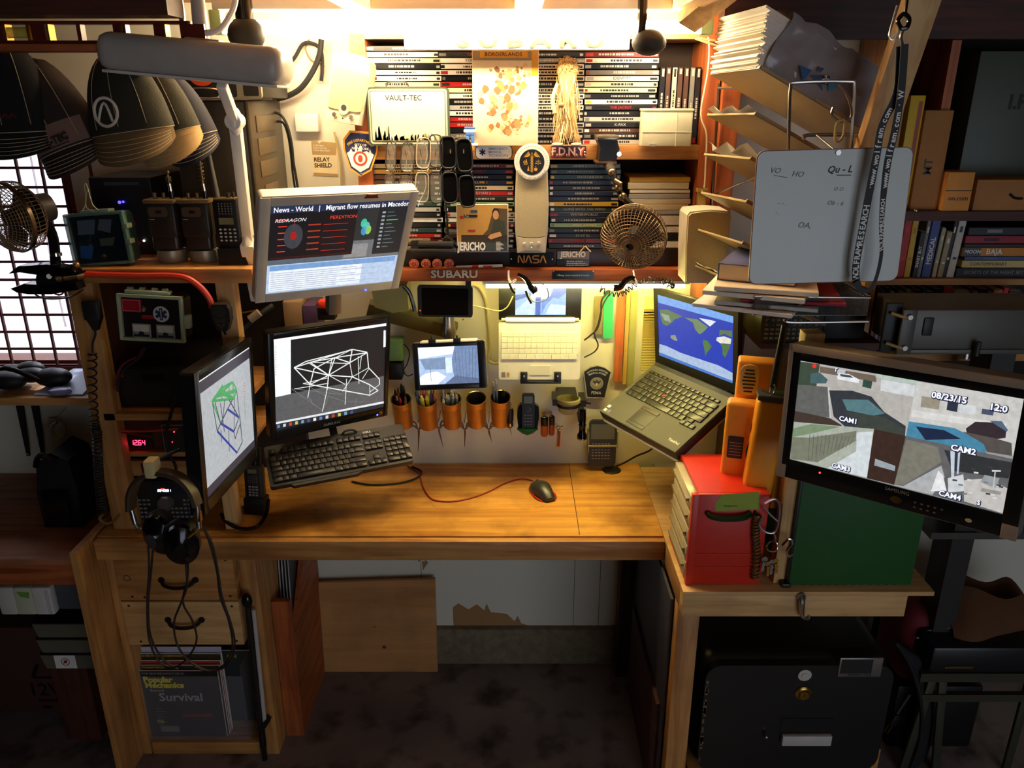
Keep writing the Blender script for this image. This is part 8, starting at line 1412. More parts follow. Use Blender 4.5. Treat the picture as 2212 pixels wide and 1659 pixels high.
    for k in range(14): a, b_ = rr_.uniform(1800, 2150), rr_.uniform(820, 1030); pq([(a, b_), (a+30, b_+4), (a+28, b_+14), (a-2, b_+10)], rr_.choice([(60, 60, 64), (210, 212, 214), (120, 120, 122)]))
    def tx(s, u, v, sz):
        p = f(u, v); mb_.m(G((30, 30, 60), 1)); L[0] += 1; mb_.text(s, p[0]+.0006, p[1]-.0006, sz, -.0010-.00002*L[0], bold=.12); L[0] += 1; mb_.m(G((225, 230, 245), 1.2)); mb_.text(s, p[0], p[1], sz, -.0012-.00002*L[0], bold=.03)
    tx('CAM1', 1180, 578, .014); tx('CAM2', 1905, 732, .016); tx('CAM3', 1140, 856, .0145); tx('CAM4', 1810, 1008, .0145); tx('08/23/15', 1820, 412, .017); tx('12:0', 2150, 462, .017); tx('S', 1995, 1048, .012)
    p = f(970, 262); mb_.m(G((230, 40, 40), 1.2)); mb_.disc(p[0], p[1], .0042, -.0035); tx('T', 1100, 278, .011)
screen(tv, R_, G((150, 150, 150)), dr)
mb = N(mat((150, 140, 130), .4)); z = -.36*K/2+.022; mb.text('SAMSUNG', .02, z+.014, .010, -.0046); mb.m(BRASS); mb.disc(.02, z-.004, .011, -.0046, 24, .007); mb.m(mat((120, 90, 70), .4)); [mb.disc(.055+.012*(k % 5), z+(.001 if k < 5 else -.009), .0028, -.0046, 10, .0018) for k in range(9)]; mb.m(mat((190, 170, 120), .4)); mb.disc(.15, z-.006, .006, -.0046, 12, .004); mb.m(glow((255, 60, 60), 4)); mb.disc(-.135, z+.010, .0022, -.0048, 8); mb.build('control_panel', None, tv)
mb = N(mat((170, 150, 130), .35, .4)); 
mb.b(-.56*K/2, -.56*K/2+.02, -.006, .0, -.36*K/2, -.36*K/2+.03, bev=.001); mb.b(.56*K/2-.026, .56*K/2, -.006, .0, -.36*K/2, -.36*K/2+.028, bev=.001); mb.b(-.56*K/2, .56*K/2, -.007, .0, .36*K/2-.017, .36*K/2, bev=.002); mb.b(-.56*K/2, -.56*K/2+.010, -.007, 0, -.36*K/2, .36*K/2, bev=.002); mb.build('silver_trim', None, tv)
mb = N(DARK); mb.b(-.05, .05, .078, .13, -.05, .05, bev=.006); mb.cyl((-.245, .127, 0), (0, .11, 0), .014); mb.build('mount', None, tv)
# paper sorter on the redwood posts
TRM = Matrix.LocRotScale(Vector((.631, 1.936, 1.890)), Euler((1.123, -.029, -1.373)), None)
so_ = thing('paper_sorter', 'tall beige wire-framed sorter of tilted paper trays by the tall shelf', 'sorter', (.62, 2.05, 1.35))
TM = mat((172, 150, 108), .4, name='beige_tray'); CR = mat((190, 165, 110), .4, name='cream_rod')
def SO(name, mb_, par=so_): q_ = mb_.build(name, None, None, par.location.copy()); q_.location = (0, 0, 0); q_.parent = par; return q_
for k in range(6):
    mb = N(TM); mb.T = Matrix.Translation((0, 0, -.092*k)) @ TRM; w2, l2 = .12, (.155 if k < 1 else .14 if k == 1 else .13); dz_ = .155-l2
    mb.b(-w2, w2, 0, .0015, -l2+dz_, .155); mb.b(-w2-.0, -w2+.003, 0, .008, -l2+dz_, .155); mb.b(w2-.003, w2, 0, .008, -l2+dz_, .155); mb.b(-w2, w2, 0, .005, .152, .155); SO('tray', mb)
mb = N(STEEL); mb.tube(path([(1552, 180, 2.14), (1546, 300, 2.14), (1540, 420, 2.14), (1532, 560, 2.14)]), .003, 8); mb.tube(path([(1703, 330, 1.72), (1705, 240, 1.72), (1708, 188, 1.72), (1722, 178, 1.72), (1830, 176, 1.72), (1846, 186, 1.72), (1843, 250, 1.72), (1838, 325, 1.72)]), .0035, 8, 3); mb.tube(path([(1738, 300, 1.76), (1745, 292, 1.76), (1860, 292, 1.76), (1880, 300, 1.76), (1878, 325, 1.76)]), .004, 8, 3); mb.tube([U(1708, 188, 1.72), U(1700, 190, 1.9), U(1552, 190, 2.14)], .003, 8, 1); mb.tube([U(1703, 328, 1.72), U(1640, 380, 1.9), U(1540, 420, 2.14)], .003, 8, 1); SO('wire_frame', mb)
mb = N(TM); mb.tube(path([(1553, 100, 2.145), (1500, 82, 2.145), (1545, 88, 2.145)]), .003) ; SO('top_hook', mb)
mb = MB(); mb.T = TRM
# ream of paper and plastic wrapped pack on the top tray
rm = thing('paper_ream', 'thick sheaf of white paper with ragged edges on the topmost tray', 'paper', (0, 0, 0)); rm.matrix_world = TRM
rr = random.Random(12); mb = MB()
for k in range(42):
    y = .0025+k*.0027; a = rr.uniform(-.012, .004); b_ = rr.uniform(-.004, .012)+k*.0009; mb.m([PAPER, WHITE, mat((240, 228, 205), .8)][k % 3]); mb.b(-.112+a, .108, y, y+.0024, -.13, .150+b_)
mb.build('sheets', None, rm, smooth=0)
pk = thing('plastic_pack', 'crumpled clear plastic pack with blue triangles lying over the paper sheaf', 'pack', (0, 0, 0)); pk.matrix_world = TRM
PKM = mat((158, 152, 154), .2, alpha=.93, var=.35, sc=14, bump=.8, name='crumpled_plastic'); mb = N(PKM); n, m_ = 22, 26; v = []
def wrap(i, j):
    t = i/n; u_ = -.158+(.30)*j/m_; s = t*.28
    if s < .125: x, y = .112, .003+s
    else: x, y = .112-(s-.125), .128
    wv = .004*math.sin(u_*60+t*9)+.003*math.sin(t*25+u_*33)+rr.uniform(-.0032, .0032)
    return (x+(wv+.004 if s < .125 else 0), y+(wv+.003 if s >= .125 else 0), u_+.006*math.sin(t*12))
for j in range(m_+1):
    for i in range(n+1): v.append(wrap(i, j))
v += [(x-.002 if abs(x-.112) < .015 else x, y-.002 if y > .12 else y, z) for x, y, z in v]
q_ = (m_+1)*(n+1); F = [(j*(n+1)+i, j*(n+1)+i+1, (j+1)*(n+1)+i+1, (j+1)*(n+1)+i) for j in range(m_) for i in range(n)]; F += [tuple(a+q_ for a in x) for x in F]
mb.add(v, F); mb.build('wrapper', None, pk)
mb = MB(); 
def side(pts, c, off=0): mb.m(mat(c, .4)); mb.add([(.1225+off, y, z) for y, z in pts], [tuple(range(len(pts)))])
side([(.050, .045), (.046, .075), (.020, .052)], (40, 100, 160)); side([(.05, .02), (.04, .04), (.025, .0)], (60, 90, 130)); side([(.05, -.03), (.05, .0), (.03, -.012)], (70, 140, 170)); side([(.066, .02), (.062, .034), (.052, .026)], (40, 80, 140)); side([(.058, .000), (.052, .018), (.036, .010), (.042, -.006)], (30, 30, 34), .0003)
mb.m(TEXTW); mb.T = Matrix(((0, 0, 1, .1233), (0, 0, 0, 0), (0, 0, 0, 0), (0, 0, 0, 1))); mb.T = Matrix.Translation((.1236, .047, .006)) @ Matrix.Rotation(PI/2, 4, 'Z') @ Matrix.Rotation(PI/2+.3, 4, 'Y'); mb.text('20', 0, 0, .016, 0, bold=.04); mb.build('printed_marks', None, pk)
for k, (L_, c) in enumerate(((1, 'loose white papers lying in the second tray of the sorter'), (2, 'crumpled loose papers lying in the third tray of the sorter'), (5, 'stapled white papers lying in the lowest sorter tray'))):
    g = thing('loose_papers', c, 'paper', (0, 0, 0), group='loose papers in the sorter trays'); g.matrix_world = Matrix.Translation((0, 0, -.092*L_)) @ TRM; mb = N(PAPER); v = []
    for j in range(9):
        for i in range(9): x = -.110+.20*i/8; z = .0+.165*j/8; v.append((x, .004+.001*k+(.016 if L_ == 1 else .026 if L_ == 2 else .006)*(j/8)**2*(.5+.5*math.sin(i*1.7+k))+(.005*rr.random() if L_ == 2 else 0), z))
    mb.add(v, [(j*9+i, j*9+i+1, (j+1)*9+i+1, (j+1)*9+i) for j in range(8) for i in range(8)]); mb.m(WHITE); mb.b(-.105, .09, .0018, .0036, -.06, .150); mb.build('sheets', None, g)
# carabiner and clips on the sorter
mb = N(CR); c = U(1820, 285, 1.70); mb.tube(path([(1812, 262), (1824, 260), (1822, 290), (1812, 306), (1804, 300), (1806, 272)], 1.70), .0028, 8, 4, closed=True); mb.m(STEEL); mb.tube(path([(1800, 232), (1796, 246), (1802, 256), (1816, 262), (1834, 258), (1840, 245), (1836, 222), (1826, 200), (1812, 182)], 1.705), .0028, 8); onew('carabiner', 'small steel screw link on a wire loop hanging above the whiteboard', 'carabiner', mb, c)
# whiteboard
wbm = Matrix.LocRotScale(Vector((.624, 1.585, 1.682)), Euler((-.03, -.026, -.002)), None); wbd = thing('whiteboard', 'small rounded whiteboard with faint scribbled sums hanging before the sorter', 'whiteboard', (0, 0, 0)); wbd.matrix_world = wbm
mb = N(mat((120, 70, 50), .5)); mb.rr(-.150, .150, -.130, .130, .016, .0002, .004); mb.build('backing', None, wbd); mb = N(mat((196, 205, 200), .3, var=.06, sc=10, name='whiteboard_face')); mb.rr(-.1485, .1485, -.1285, .1285, .0155, -.001, .0002); mb.build('writing_face', None, wbd)
f = qmap([(1637, 325), (1975, 318), (1940, 605), (1615, 616)], -.15, .15, -.13, .13); mb = N(mat((96, 104, 106), .7, name='faint_marker')); rr = random.Random(21)
for (u, v, t_, s_) in ((1675, 368, 'VO', .015), (1724, 376, 'HO', .015), (1738, 486, 'OA,', .016), (1690, 438, '- - .', .013), (1812, 408, 'O O', .010), (1805, 438, 'Ob - 6', .012), (1680, 462, '" - ', .010)): p = f(u, v); mb.text(t_, p[0], p[1], s_, -.0014, rot=-.08, shear=.3)
mb.m(mat((50, 56, 58), .7)); p = f(1815, 366); mb.text('Qu - L', p[0], p[1], .018, -.0014, shear=.3, bold=.02); mb.ln(f(1808, 378), f(1840, 378), .0014, -.0015); mb.ln(f(1672, 378), f(1702, 383), .001, -.0015); mb.build('marker_scribble', None, wbd)
mb = N(STEEL); p = f(1812, 330); mb.cyl((p[0], -.004, p[1]), (p[0], 0, p[1]), .005); mb.cyl((p[0], 0, p[1]), (p[0], .12, p[1]+.03), .002); mb.build('hanging_screw', None, wbd)
# lanyard
lan = thing('lanyard', 'black printed lanyard hanging from a hook over the whiteboard', 'lanyard', U(1945, 100, 1.56)); LM = mat((18, 17, 18), .6, name='lanyard_ribbon'); R0 = None
def ribbon(mb_, pts, w_, Y=1.555):
    P = path(pts, Y); Q = [cr(P, i/40*(len(P)-1)) for i in range(41)]; v = []
    for i, p in enumerate(Q): d = (Q[min(40, i+1)]-Q[max(0, i-1)]).normalized(); s = d.cross(Vector((0, 1, 0))).normalized(); k = w_(i/40) if callable(w_) else w_; v += [p-s*k, p+s*k, p+s*k+Vector((0, .0014, 0)), p-s*k+Vector((0, .0014, 0))]
    mb_.add(v, [(4*i+j, 4*i+(j+1) % 4, 4*i+4+(j+1) % 4, 4*i+4+j) for i in range(40) for j in range(4)]); return Q
mb = N(LM); Q1 = ribbon(mb, [(1945, 100), (1938, 200), (1906, 270), (1893, 340), (1868, 470), (1850, 570), (1850, 610)], .0072); mb.m(TEXTW)
def along(mb_, Q, t0, s, sz, y=-.0006, flip=1):
    for k, ch in enumerate(s):
        t = t0+k*sz*.62; acc = 0
        for i in range(len(Q)-1):
            l = (Q[i+1]-Q[i]).length
            if acc+l > t: p = Q[i].lerp(Q[i+1], (t-acc)/l); d = (Q[i+1]-Q[i]).normalized(); break
            acc += l
        else: return
        a = math.atan2(d.z, d.x)
        if ch != ' ': mb_.text(ch, p.x, p.z, sz, p.y+y, rot=a, bold=.03)
def rev(Q): return Q[::-1]
Lq = sum((Q1[i+1]-Q1[i]).length for i in range(40)); QR = rev(Q1)
along(mb, QR, .012, 'WOLFRAMRESEARCH', .0155); along(mb, QR, .185, '·www.wolfram.com', .0150); 
q2 = mb.build('ribbon', None, None, lan.location.copy()); q2.location = (0, 0, 0); q2.parent = lan
mb = N(LM); Q2 = ribbon(mb, [(1955, 95), (1947, 200), (1934, 280), (1918, 350), (1908, 430), (1904, 500), (1903, 560), (1885, 620), (1862, 628), (1850, 608)], lambda t: .0068 if t < .35 else .0068-.0035*min(1, (t-.35)*4) if t < .75 else .0033+.004*(t-.75)*4, 1.545); mb.m(TEXTW); along(mb, rev(Q2), .125, 'WOLFRAMRESEARCH', .0105); along(mb, rev(Q2), .245, 'www.wolfram.com · W', .0145)
q2 = mb.build('ribbon', None, None, lan.location.copy()); q2.location = (0, 0, 0); q2.parent = lan
mb = N(STEEL); mb.tube(path([(1950, 98), (1946, 80), (1952, 62)], 1.56), .003); mb.m(GLOSS); mb.tube(path([(1946, 60), (1940, 45), (1952, 30), (1964, 40), (1960, 58), (1950, 62)], 1.56), .004, 8, 4, closed=True); mb.tube([U(1955, 34, 1.56), U(1958, 10, 1.56), U(1958, 10, 1.56)+Vector((0, 0, .12))], .003); q2 = mb.build('clip', None, None, lan.location.copy()); q2.location = (0, 0, 0); q2.parent = lan
# diagonal brace
mb = N(W_PALE['z']); a, b_ = U(2010, -60, 1.66), U(1880, 330, 1.75); bar(mb, b_, a, .065, .03); onew('brace', 'pale pine brace slanting up behind the lanyard', 'beam', mb, b_)
mb = N(STEEL); mb.tube(path([(1938, 12), (1930, 40), (1922, 70), (1922, 82), (1928, 86), (1934, 78), (1934, 66)], 1.63), .002, 6); onew('wire_hook', 'thin bent wire hook on the slanting pine brace', 'hook', mb, U(1930, 40, 1.63))
mb = N(W_PALE['z']); bar(mb, U(1482, 50, 1.98), U(1575, -25, 1.90), .055, .03); onew('brace', 'short pale pine brace slanting down to the light tube end', 'beam', mb, U(1500, 40, 1.96))
# book and papers on the low mesh tray
p = U(1560, 640, 1.75); tz_ = U(1600, 640, 1.72).z; g = thing('mesh_tray', 'grey steel mesh letter tray under the leaning papers and book', 'tray', (.62, 1.75, tz_-.02), (0, 0, 0))
MG = mat((120, 122, 120), .35, .8, name='mesh_steel'); mb = N(MG); mb.b(-.11, .13, -.12, .16, 0, .002); mb.build('floor', None, g); mb = N(MG); 
for a in ((-.11, .13, -.12, -.12), (-.11, .13, .16, .16)): mb.add([(a[0], a[2], 0), (a[1], a[2], 0), (a[1], a[2], .04), (a[0], a[2], .04)], [(0, 1, 2, 3)])
mb.add([(-.11, -.12, 0), (-.11, .16, 0), (-.11, .16, .04), (-.11, -.12, .04)], [(0, 1, 2, 3)]); mb.add([(.13, -.12, 0), (.13, .16, 0), (.13, .16, .04), (.13, -.12, .04)], [(0, 1, 2, 3)])
bmesh.ops.subdivide_edges(mb.bm, edges=mb.bm.edges[:], cuts=16, use_grid_fill=True); o = mb.build('mesh_side', None, g, smooth=0); md = o.modifiers.new('wire', 'WIREFRAME'); md.thickness = .0015
mb = N(STEEL); mb.tube([(-.11, -.12, .04), (.13, -.12, .04), (.13, .16, .04), (-.11, .16, .04)], .003, 8, 1, closed=True); mb.tube([(.00, -.13, .05), (-.04, -.135, .0), (-.045, -.13, -.008), (-.02, -.13, -.012), (.13, -.13, -.01)], .003, 8); mb.cyl((.09, .16, .03), (.09, .30, .03), .006); mb.build('rim_wire', None, g)
tz0 = tz_-.02+.003
def sheaf(name, lab, cat, x, y, z, w_, l_, h_, yaw, mt, pitch=0, roll=0, cover=None):
    g = thing(name, lab, cat, (x, y, z), (pitch, roll, yaw)); mb_ = N(mt); mb_.b(-w_/2, w_/2, -l_/2, l_/2, .001, h_-.001, bev=.001, seg=1)
    mb_.build('pages', None, g); 
    if cover: mb_ = N(cover); mb_.b(-w_/2-.001, w_/2+.001, -l_/2-.001, l_/2+.001, h_-.001, h_, bev=0); mb_.b(-w_/2-.001, w_/2+.001, -l_/2-.001, l_/2+.001, 0, .001); mb_.b(-w_/2-.002, -w_/2, -l_/2-.001, l_/2+.001, 0, h_); mb_.build('cover', None, g)
z = tz0
for i, (h_, yaw, c, ox, lab) in enumerate(((.010, -.5, (225, 220, 215), -.05, 'white papers fanned out lowest in the mesh tray'), (.010, -.35, (190, 190, 185), -.02, 'grey-white papers second lowest in the mesh tray'), (.008, -.22, (160, 40, 60), .02, 'thin crimson booklet in the middle of the mesh tray pile'), (.012, -.42, (236, 226, 205), -.04, 'cream papers above the crimson booklet'), (.012, -.3, (214, 200, 175), -.03, 'tan papers just under the thick blue book'))):
    sheaf('paper_stack', lab, 'paper', .60+ox, 1.76, z, .21, .27, h_, yaw, mat(c, .8)); z += h_+.0006
BC = mat((84, 92, 140), .35, var=.5, sc=18, name='blue_cover'); sheaf('thick_book', 'thick blue covered paperback lying on the paper pile beside the whiteboard', 'book', .575, 1.79, z, .16, .235, .036, -.45, mat((214, 190, 150), .8), cover=BC)
# ================================================================ bookcase on the wall behind
bk = thing('bookcase', 'dark wooden bookcase full of books in the shadow behind the whiteboard', 'bookcase', (1.4, 2.2, 1.1)); BY = 2.10
def KB(name, mb_): q_ = mb_.build(name, None, None, bk.location.copy()); q_.location = (0, 0, 0); q_.parent = bk; return q_
bxl = U(1885, 650, BY).x; bxr = 2.2; zz = [U(2000, v, BY).z for v in (765, 606, 463)]
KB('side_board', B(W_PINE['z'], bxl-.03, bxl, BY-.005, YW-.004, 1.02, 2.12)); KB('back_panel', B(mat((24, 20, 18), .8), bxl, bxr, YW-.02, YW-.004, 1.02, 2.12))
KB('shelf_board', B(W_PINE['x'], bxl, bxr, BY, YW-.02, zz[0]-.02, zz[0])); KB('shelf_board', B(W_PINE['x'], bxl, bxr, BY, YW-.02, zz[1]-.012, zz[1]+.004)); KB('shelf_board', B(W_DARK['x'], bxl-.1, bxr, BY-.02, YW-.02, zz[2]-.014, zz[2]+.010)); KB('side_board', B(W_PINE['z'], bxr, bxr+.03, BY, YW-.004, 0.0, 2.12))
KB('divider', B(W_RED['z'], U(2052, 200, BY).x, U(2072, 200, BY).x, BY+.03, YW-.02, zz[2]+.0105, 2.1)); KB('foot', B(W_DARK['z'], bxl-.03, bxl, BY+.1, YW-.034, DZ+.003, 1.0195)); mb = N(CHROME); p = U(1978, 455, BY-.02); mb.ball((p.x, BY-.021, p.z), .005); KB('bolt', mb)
def book(px0, px1, ptop, Y, zb_, c, lab, title=None, tc=(225, 220, 205), lean=0, group='books standing in the bookcase', D=.15, tsz=None, cat='book'):
    x0, x1, z0, z1 = R4(px0, ptop, px1, 600, Y); h_ = z1-zb_-.001; w_ = x1-x0; mb_ = N(mat(c, .5)); mb_.b(-w_/2, w_/2, 0, D, 0, h_, bev=.0015, seg=1); mb_.m(PAPER); mb_.b(-w_/2+.002, w_/2-.002, .004, D+.001, .001, h_+.0006)
    if title: mb_.m(mat(tc, .6)); mb_.text(title, 0, h_*.45, tsz or min(w_*.75, .02), -.0006, rot=PI/2, bold=.02)
    else: mb_.m(mat(tc, .6)); mb_.q(-w_*.25, w_*.25, h_*.3, h_*.34, -.0005); mb_.q(-w_*.2, w_*.2, h_*.75, h_*.85, -.0005)
    o = one('book', lab, cat, mb_, ((x0+x1)/2, Y, zb_+.0005), (0, lean, 0), group)
zb2 = zz[1]+.004
book(1946, 1962, 470, 2.12, zb2, (170, 20, 24), 'red spine touching the whiteboard edge', tc=(200, 60, 50)); book(1963, 1976, 472, 2.12, zb2, (200, 160, 40), 'slim yellow book beside the red spine', tc=(180, 130, 40))
book(1978, 1990, 500, 2.12, zb2, (26, 22, 24), 'black book titled Rule beside the yellow one', 'SMART BUT', lean=.03); book(1991, 1999, 470, 2.12, zb2, (120, 118, 116), 'grey narrow book before the blue medical book', lean=.03); book(2001, 2020, 470, 2.12, zb2, (62, 78, 140), 'wide blue medical book', 'MEDICAL', lean=.03)
book(2022, 2031, 492, 2.12, zb2, (170, 165, 130), 'short cream book after the blue medical book', lean=.04); book(2033, 2045, 500, 2.12, zb2, (165, 145, 110), 'short tan book leaning in the row', lean=.05); book(2046, 2054, 470, 2.12, zb2, (36, 34, 36), 'narrow black book leaning beside the white binder', lean=.05); book(2056, 2072, 468, 2.12, zb2, (200, 195, 180), 'white binder with a dark slot and a blue dot', tc=(60, 70, 90), lean=.05)
z = zb2+.0005; xf = U(2088, 520, 2.12).x
for i, (c, h_, dx_, t, tc, lab) in enumerate((((32, 36, 44), .026, -.012, 'SECRETS OF THE NIGHT SKY', (150, 155, 150), 'dark book titled Secrets of the Night Sky, lowest of the flat pile'), ((214, 190, 120), .020, .0, 'CONTEMPORARY', (60, 40, 30), 'cream book second lowest of the flat pile'), ((60, 90, 150), .011, .004, None, (80, 110, 160), 'thin blue book in the flat pile'), ((200, 130, 30), .024, -.006, 'MOON  BAJA', (240, 235, 220), 'orange and grey travel guide titled Moon Baja in the flat pile'), ((44, 36, 40), .010, -.004, None, (60, 50, 50), 'dark thin book over the travel guide'), ((150, 26, 50), .022, -.004, None, (60, 20, 30), 'dark red thick book in the flat pile'), ((36, 40, 48), .022, .0, None, (130, 130, 130), 'dark slate book topmost of the flat pile'))):
    mb = N(mat(c, .45)); mb.b(0, .26, 0, .15, 0, h_-.001, bev=.0015, seg=1)
    if t and 'MOON' in t: mb.m(mat((70, 74, 80), .5)); mb.q(.001, .05, .001, h_-.002, -.0005); mb.m(TEXTW); mb.text('MOON', .027, h_/2, .0135, -.001, bold=.02, shear=.2); mb.text('BAJA', .085, h_/2, .020, -.001, bold=.02)
    elif t: mb.m(mat(tc, .5)); mb.text(t, .02, h_/2, .0125, -.001, al='LEFT')
    else: mb.m(mat(tc, .5)); mb.q(.05, .09, h_*.3, h_*.7, -.0006)
    one('flat_book', lab, 'book', mb, (xf+dx_, 2.12, z), group='books lying flat in the bookcase'); z += h_
zb3 = zz[0]+.0; xs_ = [1898, 1908, 1917, 1927, 1936, 1945, 1959, 1973, 1983, 1996, 2007, 2022, 2042, 2064, 2099, 2107, 2118, 2140, 2150, 2172, 2184, 2212]
cs = [('dark red', (96, 20, 20)), ('grey', (110, 105, 110)), ('brown-red', (90, 40, 36)), ('white', (200, 195, 190)), ('black', (30, 28, 28)), ('lime', (150, 150, 60)), ('pale green', (150, 170, 120)), ('purple', (110, 26, 80)), ('navy with a white patch', (24, 26, 52)), ('steel blue', (60, 76, 96)), ('black', (34, 30, 32)), ('dark blue', (24, 44, 60)), ('salmon red', (190, 70, 64)), ('cream', (190, 185, 165)), ('plum', (110, 34, 50)), ('white and black', (170, 170, 170)), ('black', (24, 22, 22)), ('olive yellow', (150, 140, 50)), ('orange', (190, 110, 40)), ('bright red', (190, 34, 34)), ('dark brown', (60, 40, 30))]
for i in range(21):
    t = {12: 'HUNT', 9: 'CHI', 6: None}.get(i); book(xs_[i], xs_[i+1]-1, 620+(i*7) % 12, 2.13, zb3, cs[i][1], f'{cs[i][0]} book, {ORDN[i] if i < 20 else "last"} along the lower bookcase row from the orange upright', t, (60, 20, 20) if i == 12 else (200, 200, 190), tsz=.022 if i == 12 else None, group='books in the lower bookcase row')
# things over the bookcase's upper board
zt2 = zz[2]+.0105
def bx(name, lab, cat, px0, py0, px1, py1, Y, D, mt, extra=None, zb_=None, yaw=0):
    x0, x1, z0, z1 = R4(px0, py0, px1, py1, Y); z0 = zb_ if zb_ is not None else z0; mb_ = N(mt); mb_.b(0, x1-x0, 0, D, 0, z1-z0, bev=.002); extra and extra(mb_, x1-x0, z1-z0); return one(name, lab, cat, mb_, (x0, Y, z0), (0, 0, yaw))
CBD = mat((172, 118, 62), .7, var=.15, name='cardboard')
bx('yellow_book', 'tall bright yellow book standing behind the lanyard', 'book', 1948, 206, 1980, 455, 2.12, .17, mat((220, 180, 30), .5), lambda m_, w_, h_: (m_.m(mat((170, 70, 60), .5)), m_.q(w_*.6, w_*.85, h_*.3, h_*.95, -.0006)), zt2)
bx('cardboard_box', 'narrow orange-brown cardboard box marked MT standing beside the yellow book', 'box', 1982, 238, 2042, 455, 2.11, .2, CBD, lambda m_, w_, h_: (m_.m(BLACK), m_.text('MT', w_*.42, h_*.44, .030, -.001, rot=PI/2, bold=.01)), zt2)
bx('shipping_carton', 'open cardboard carton with a printed curve logo on the bookcase', 'box', 2106, 388, 2290, 458, 2.09, .2, CBD, lambda m_, w_, h_: (m_.m(TEXTK), m_.tube([(w_*.40, -.001, h_*.55), (w_*.47, -.001, h_*.42), (w_*.56, -.001, h_*.40)], .0035, 5)), zt2)
bx('carton_flap', 'small bright end of a cardboard carton printed on.com beside the larger carton', 'box', 2042, 372, 2100, 455, 2.085, .08, mat((220, 150, 70), .7), lambda m_, w_, h_: (m_.m(TEXTK), m_.text('on.com', w_*.52, h_*.33, .017, -.001), m_.q(0, w_, h_*.52, h_*.54, -.0006)), zt2)
bx('metal_cabinet', 'grey-green metal case lettered I.P standing in shadow above the cartons', 'case', 2095, 110, 2330, 372, 2.19, .12, mat((70, 78, 64), .5), lambda m_, w_, h_: (m_.m(mat((30, 32, 28), .6)), m_.text('I.P', w_*.42, h_*.68, .05, -.001, bold=.03)), zt2)
# white C++ book and others left of the bookcase
bx('manual', 'white C++ manual standing on the dark raised shelf', 'book', 1795, 668, 1832, 735, 2.12, .15, mat((200, 198, 190), .6), lambda m_, w_, h_: (m_.m(TEXTK), m_.text('C++', w_*.5, h_*.8, .016, -.001, rot=PI/2)), 1.305)
bx('dark_binder', 'dark purple binder standing beside the white manual', 'binder', 1758, 668, 1793, 735, 2.13, .15, mat((50, 36, 50), .6), None, 1.305)
# grey rack chassis
x0, x1, z0, z1 = R4(1917, 660, 2300, 765, 1.86); g = thing('rack_chassis', 'grey steel equipment chassis with end bolts in front of the bookcase', 'chassis', (x0, 1.86, z0)); W = x1-x0; H_ = z1-z0; GS = mat((92, 90, 84), .45, .3, name='chassis_grey')
mb = N(GS); mb.b(.045, W, .004, .18, .006, H_-.012, bev=.003); mb.build('body', None, g); mb = N(GS); mb.b(.03, .065, -.004, .004, 0, H_-.01, bev=.002); mb.b(.03, W, -.002, .006, .0, .012, bev=.002); mb.build('face_plate', None, g); mb = N(DARK); mb.b(0, .04, .02, .03, 0, H_, bev=.001); mb.b(.086, .11, -.0006, .005, H_*.38, H_*.75, bev=.003); mb.cyl((.22, -.012, .0), (.22, -.012, .035), .007); mb.build('side_ear', None, g)
mb = N(CR); [mb.cyl((.008, .012, z), (.04, -.006, z-.008), .004) for z in (H_*.82, H_*.2)]; mb.m(STEEL); [mb.cyl((.045, -.003, z), (.045, -.012, z), .008, .006) for z in (H_*.78, .018)]; mb.build('end_bolt', None, g)
mb = N(STEEL); mb.cyl((.22, .03, -.02), (.22, .03, .006), .012); mb.m(DARK); mb.b(.3, .36, .05, .14, -z0+.0, .006); mb.build('stand_foot', None, g)
# lower rail of a metal shelf and wall clutter by the floor
mb = N(mat((84, 82, 78), .4, .5)); p = U(2010, 1165, 1.9); mb.b(p.x, 2.2, 1.9, 2.2, p.z, p.z+.02); mb.b(2.0, 2.03, 1.92, 2.18, 0, p.z); mb.b(p.x+.02, p.x+.05, 2.15, 2.18, 0, p.z); onew('metal_shelf', 'grey steel shelf edge low behind the green box', 'shelf', mb, p)
mb = N(mat((112, 24, 34), .8)); rr = random.Random(5); c = U(1995, 1350, 1.98); onew('storage_crate', 'black crate in shadow under the dark red bag', 'crate', B(BLACK, c.x-.06, c.x+.2, 1.94, 2.14, 0, .235, bev=.01), (c.x, 2, 0))
g = thing('duffel_bag', 'crumpled dark red bag with black trim behind the bench leg', 'bag', (c.x+.07, 1.99, 0)); mb.b(-.14, .14, -.06, .14, .237, c.z+.07, bev=.05, seg=4)
mb.build('bag_body', None, g); mb = N(BLACK); mb.tube([(-.1, -.066, c.z+.02), (0, -.075, c.z+.05), (.1, -.066, c.z+.06)], .008); mb.m(STEEL); mb.cyl((-.12, -.07, c.z-.0), (.05, -.072, c.z+.045), .004); mb.build('trim', None, g)
g = thing('jacket', 'brown jacket slumped over the dark case at the far end', 'jacket', U(2130, 1400, 1.93)); mb = N(mat((92, 58, 32), .9, var=.3, bump=.4, sc=12, name='brown_canvas')); o_ = g.location; n = 18; v = []
for j in range(n+1):
    for i in range(n+1): u_, w_ = i/n, j/n; v.append((-.13+.36*u_, .03-.10*math.sin(PI*w_)*(.6+.4*math.sin(u_*7))-.02*math.sin(9*u_+4*w_), -.02+.20*w_-.16*(u_-.35)**2*2*w_+.015*math.sin(u_*11)))
mb.add(v+[(a, b_+.10, c_-.01) for a, b_, c_ in v], [(j*(n+1)+i, j*(n+1)+i+1, (j+1)*(n+1)+i+1, (j+1)*(n+1)+i) for j in range(n) for i in range(n)]+[tuple(k+(n+1)**2 for k in (j*(n+1)+i, j*(n+1)+i+1, (j+1)*(n+1)+i+1, (j+1)*(n+1)+i)) for j in range(n) for i in range(n)]); mb.build('cloth', None, g)
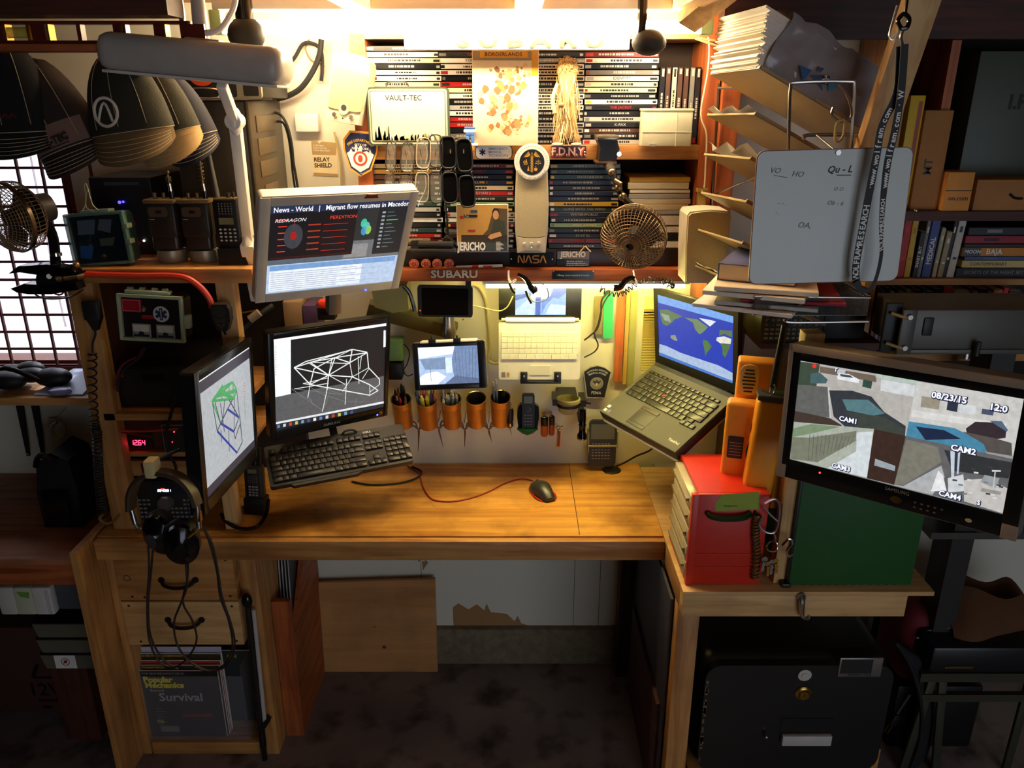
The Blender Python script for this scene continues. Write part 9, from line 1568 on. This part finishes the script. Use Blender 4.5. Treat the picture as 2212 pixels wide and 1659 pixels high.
x0, x1, z0, z1 = R4(2012, 1400, 2300, 1455, 1.84); g = thing('tool_case', 'black plastic case with a brass-lit edge on top of the metal stand', 'case', (x0, 1.84, z0)); mb = N(mat((24, 24, 26), .4)); mb.b(0, x1-x0, 0, .2, 0, z1-z0, bev=.010); mb.build('shell', None, g); mb = N(mat((110, 90, 50), .35, .5)); mb.b(.04, .12, -.003, .0, .02, .026); mb.build('latch', None, g)
g = thing('metal_stand', 'dark olive angle-iron stand with crossing legs near the black cord', 'stand', (x0, 1.84, 0)); OM = mat((64, 62, 48), .5, .3); mb = N(OM); W = x1-x0; mb.b(-.02, W, 0, .02, z0-.03, z0-.001); mb.b(-.0, W, .18, .2, z0-.03, z0-.001); mb.b(-.01, W, 0, .016, z0-.10, z0-.075); mb.build('frame', None, g)
for a, b_ in ((.02, -.01), (.05, .09), (.3, .3)): mb = N(OM); bar(mb, Vector((b_, .01, .0)), Vector((a, .01, z0-.03)), .024, .012); mb.build('leg', None, g)
mb = N(BLACKM)
for k in range(6): mb.tube([U(1935+6*k, 1388+4*k, 1.84+.01*k), U(1968+6*k, 1440, 1.84+.01*k), U(1990+5*k, 1520, 1.84+.01*k), U(1988+4*k, 1600, 1.84+.01*k), U(1960+4*k, 1680, 1.84+.01*k)], .0055, 8)
mb.tube([U(1965, 1500, 1.82), U(1945, 1530, 1.81), U(1930, 1555, 1.80)], .005); onew('extension_cord', 'thick loops of black extension cord hanging beside the safe', 'cord', mb, U(1960, 1500, 1.84))
p = U(1925, 1560, 1.80); g = thing('power_plug', 'black three-pin plug with brass blades hanging beside the safe', 'plug', p, (0, .5, .3)); mb = N(BLACK); mb.b(-.012, .012, -.01, .01, -.006, .03, bev=.004); mb.build('plug_body', None, g); mb = N(BRASS); mb.b(.006, .010, -.004, .004, -.034, -.006); mb.b(-.010, -.007, -.004, .004, -.034, -.006); mb.build('blade', None, g)
# loose plywood under the desk and dark folders by the far leg
x0, x1, z0, z1 = R4(690, 1258, 980, 1432, 2.30); mb = N(W_PLY); mb.prism([(0, 0), (x1-x0, 0), (x1-x0, z1+.004), (0, z1-.012)], 0, .014); mb.m(mat((90, 60, 34), .7)); mb.disc(.28, .10, .007, -.0006, 10); mb.disc(.25, .18, .003, -.0006, 8); one('plywood_sheet', 'pale plywood sheet leaning on the wall under the desk', 'board', mb, (x0-.06, 2.285, .001), (-.075, 0, 0))
mb = N(mat((60, 56, 66), .5)); mb.b(.405, .412, 1.72, 2.25, .12, .70); mb.m(W_DARK['y']); mb.b(.395, .4045, 1.75, 2.2, .001, .34); onew('side_sheet', 'dark sheet standing inside the bench side under the desk', 'board', mb, (.4, 2.0, .1))
cord('wall_lead', 'thin black lead running down behind the dark desk leg', [(1365, 1208), (1362, 1260), (1372, 1300), (1364, 1350), (1385, 1380)], 2.24, .003, BLACKM)
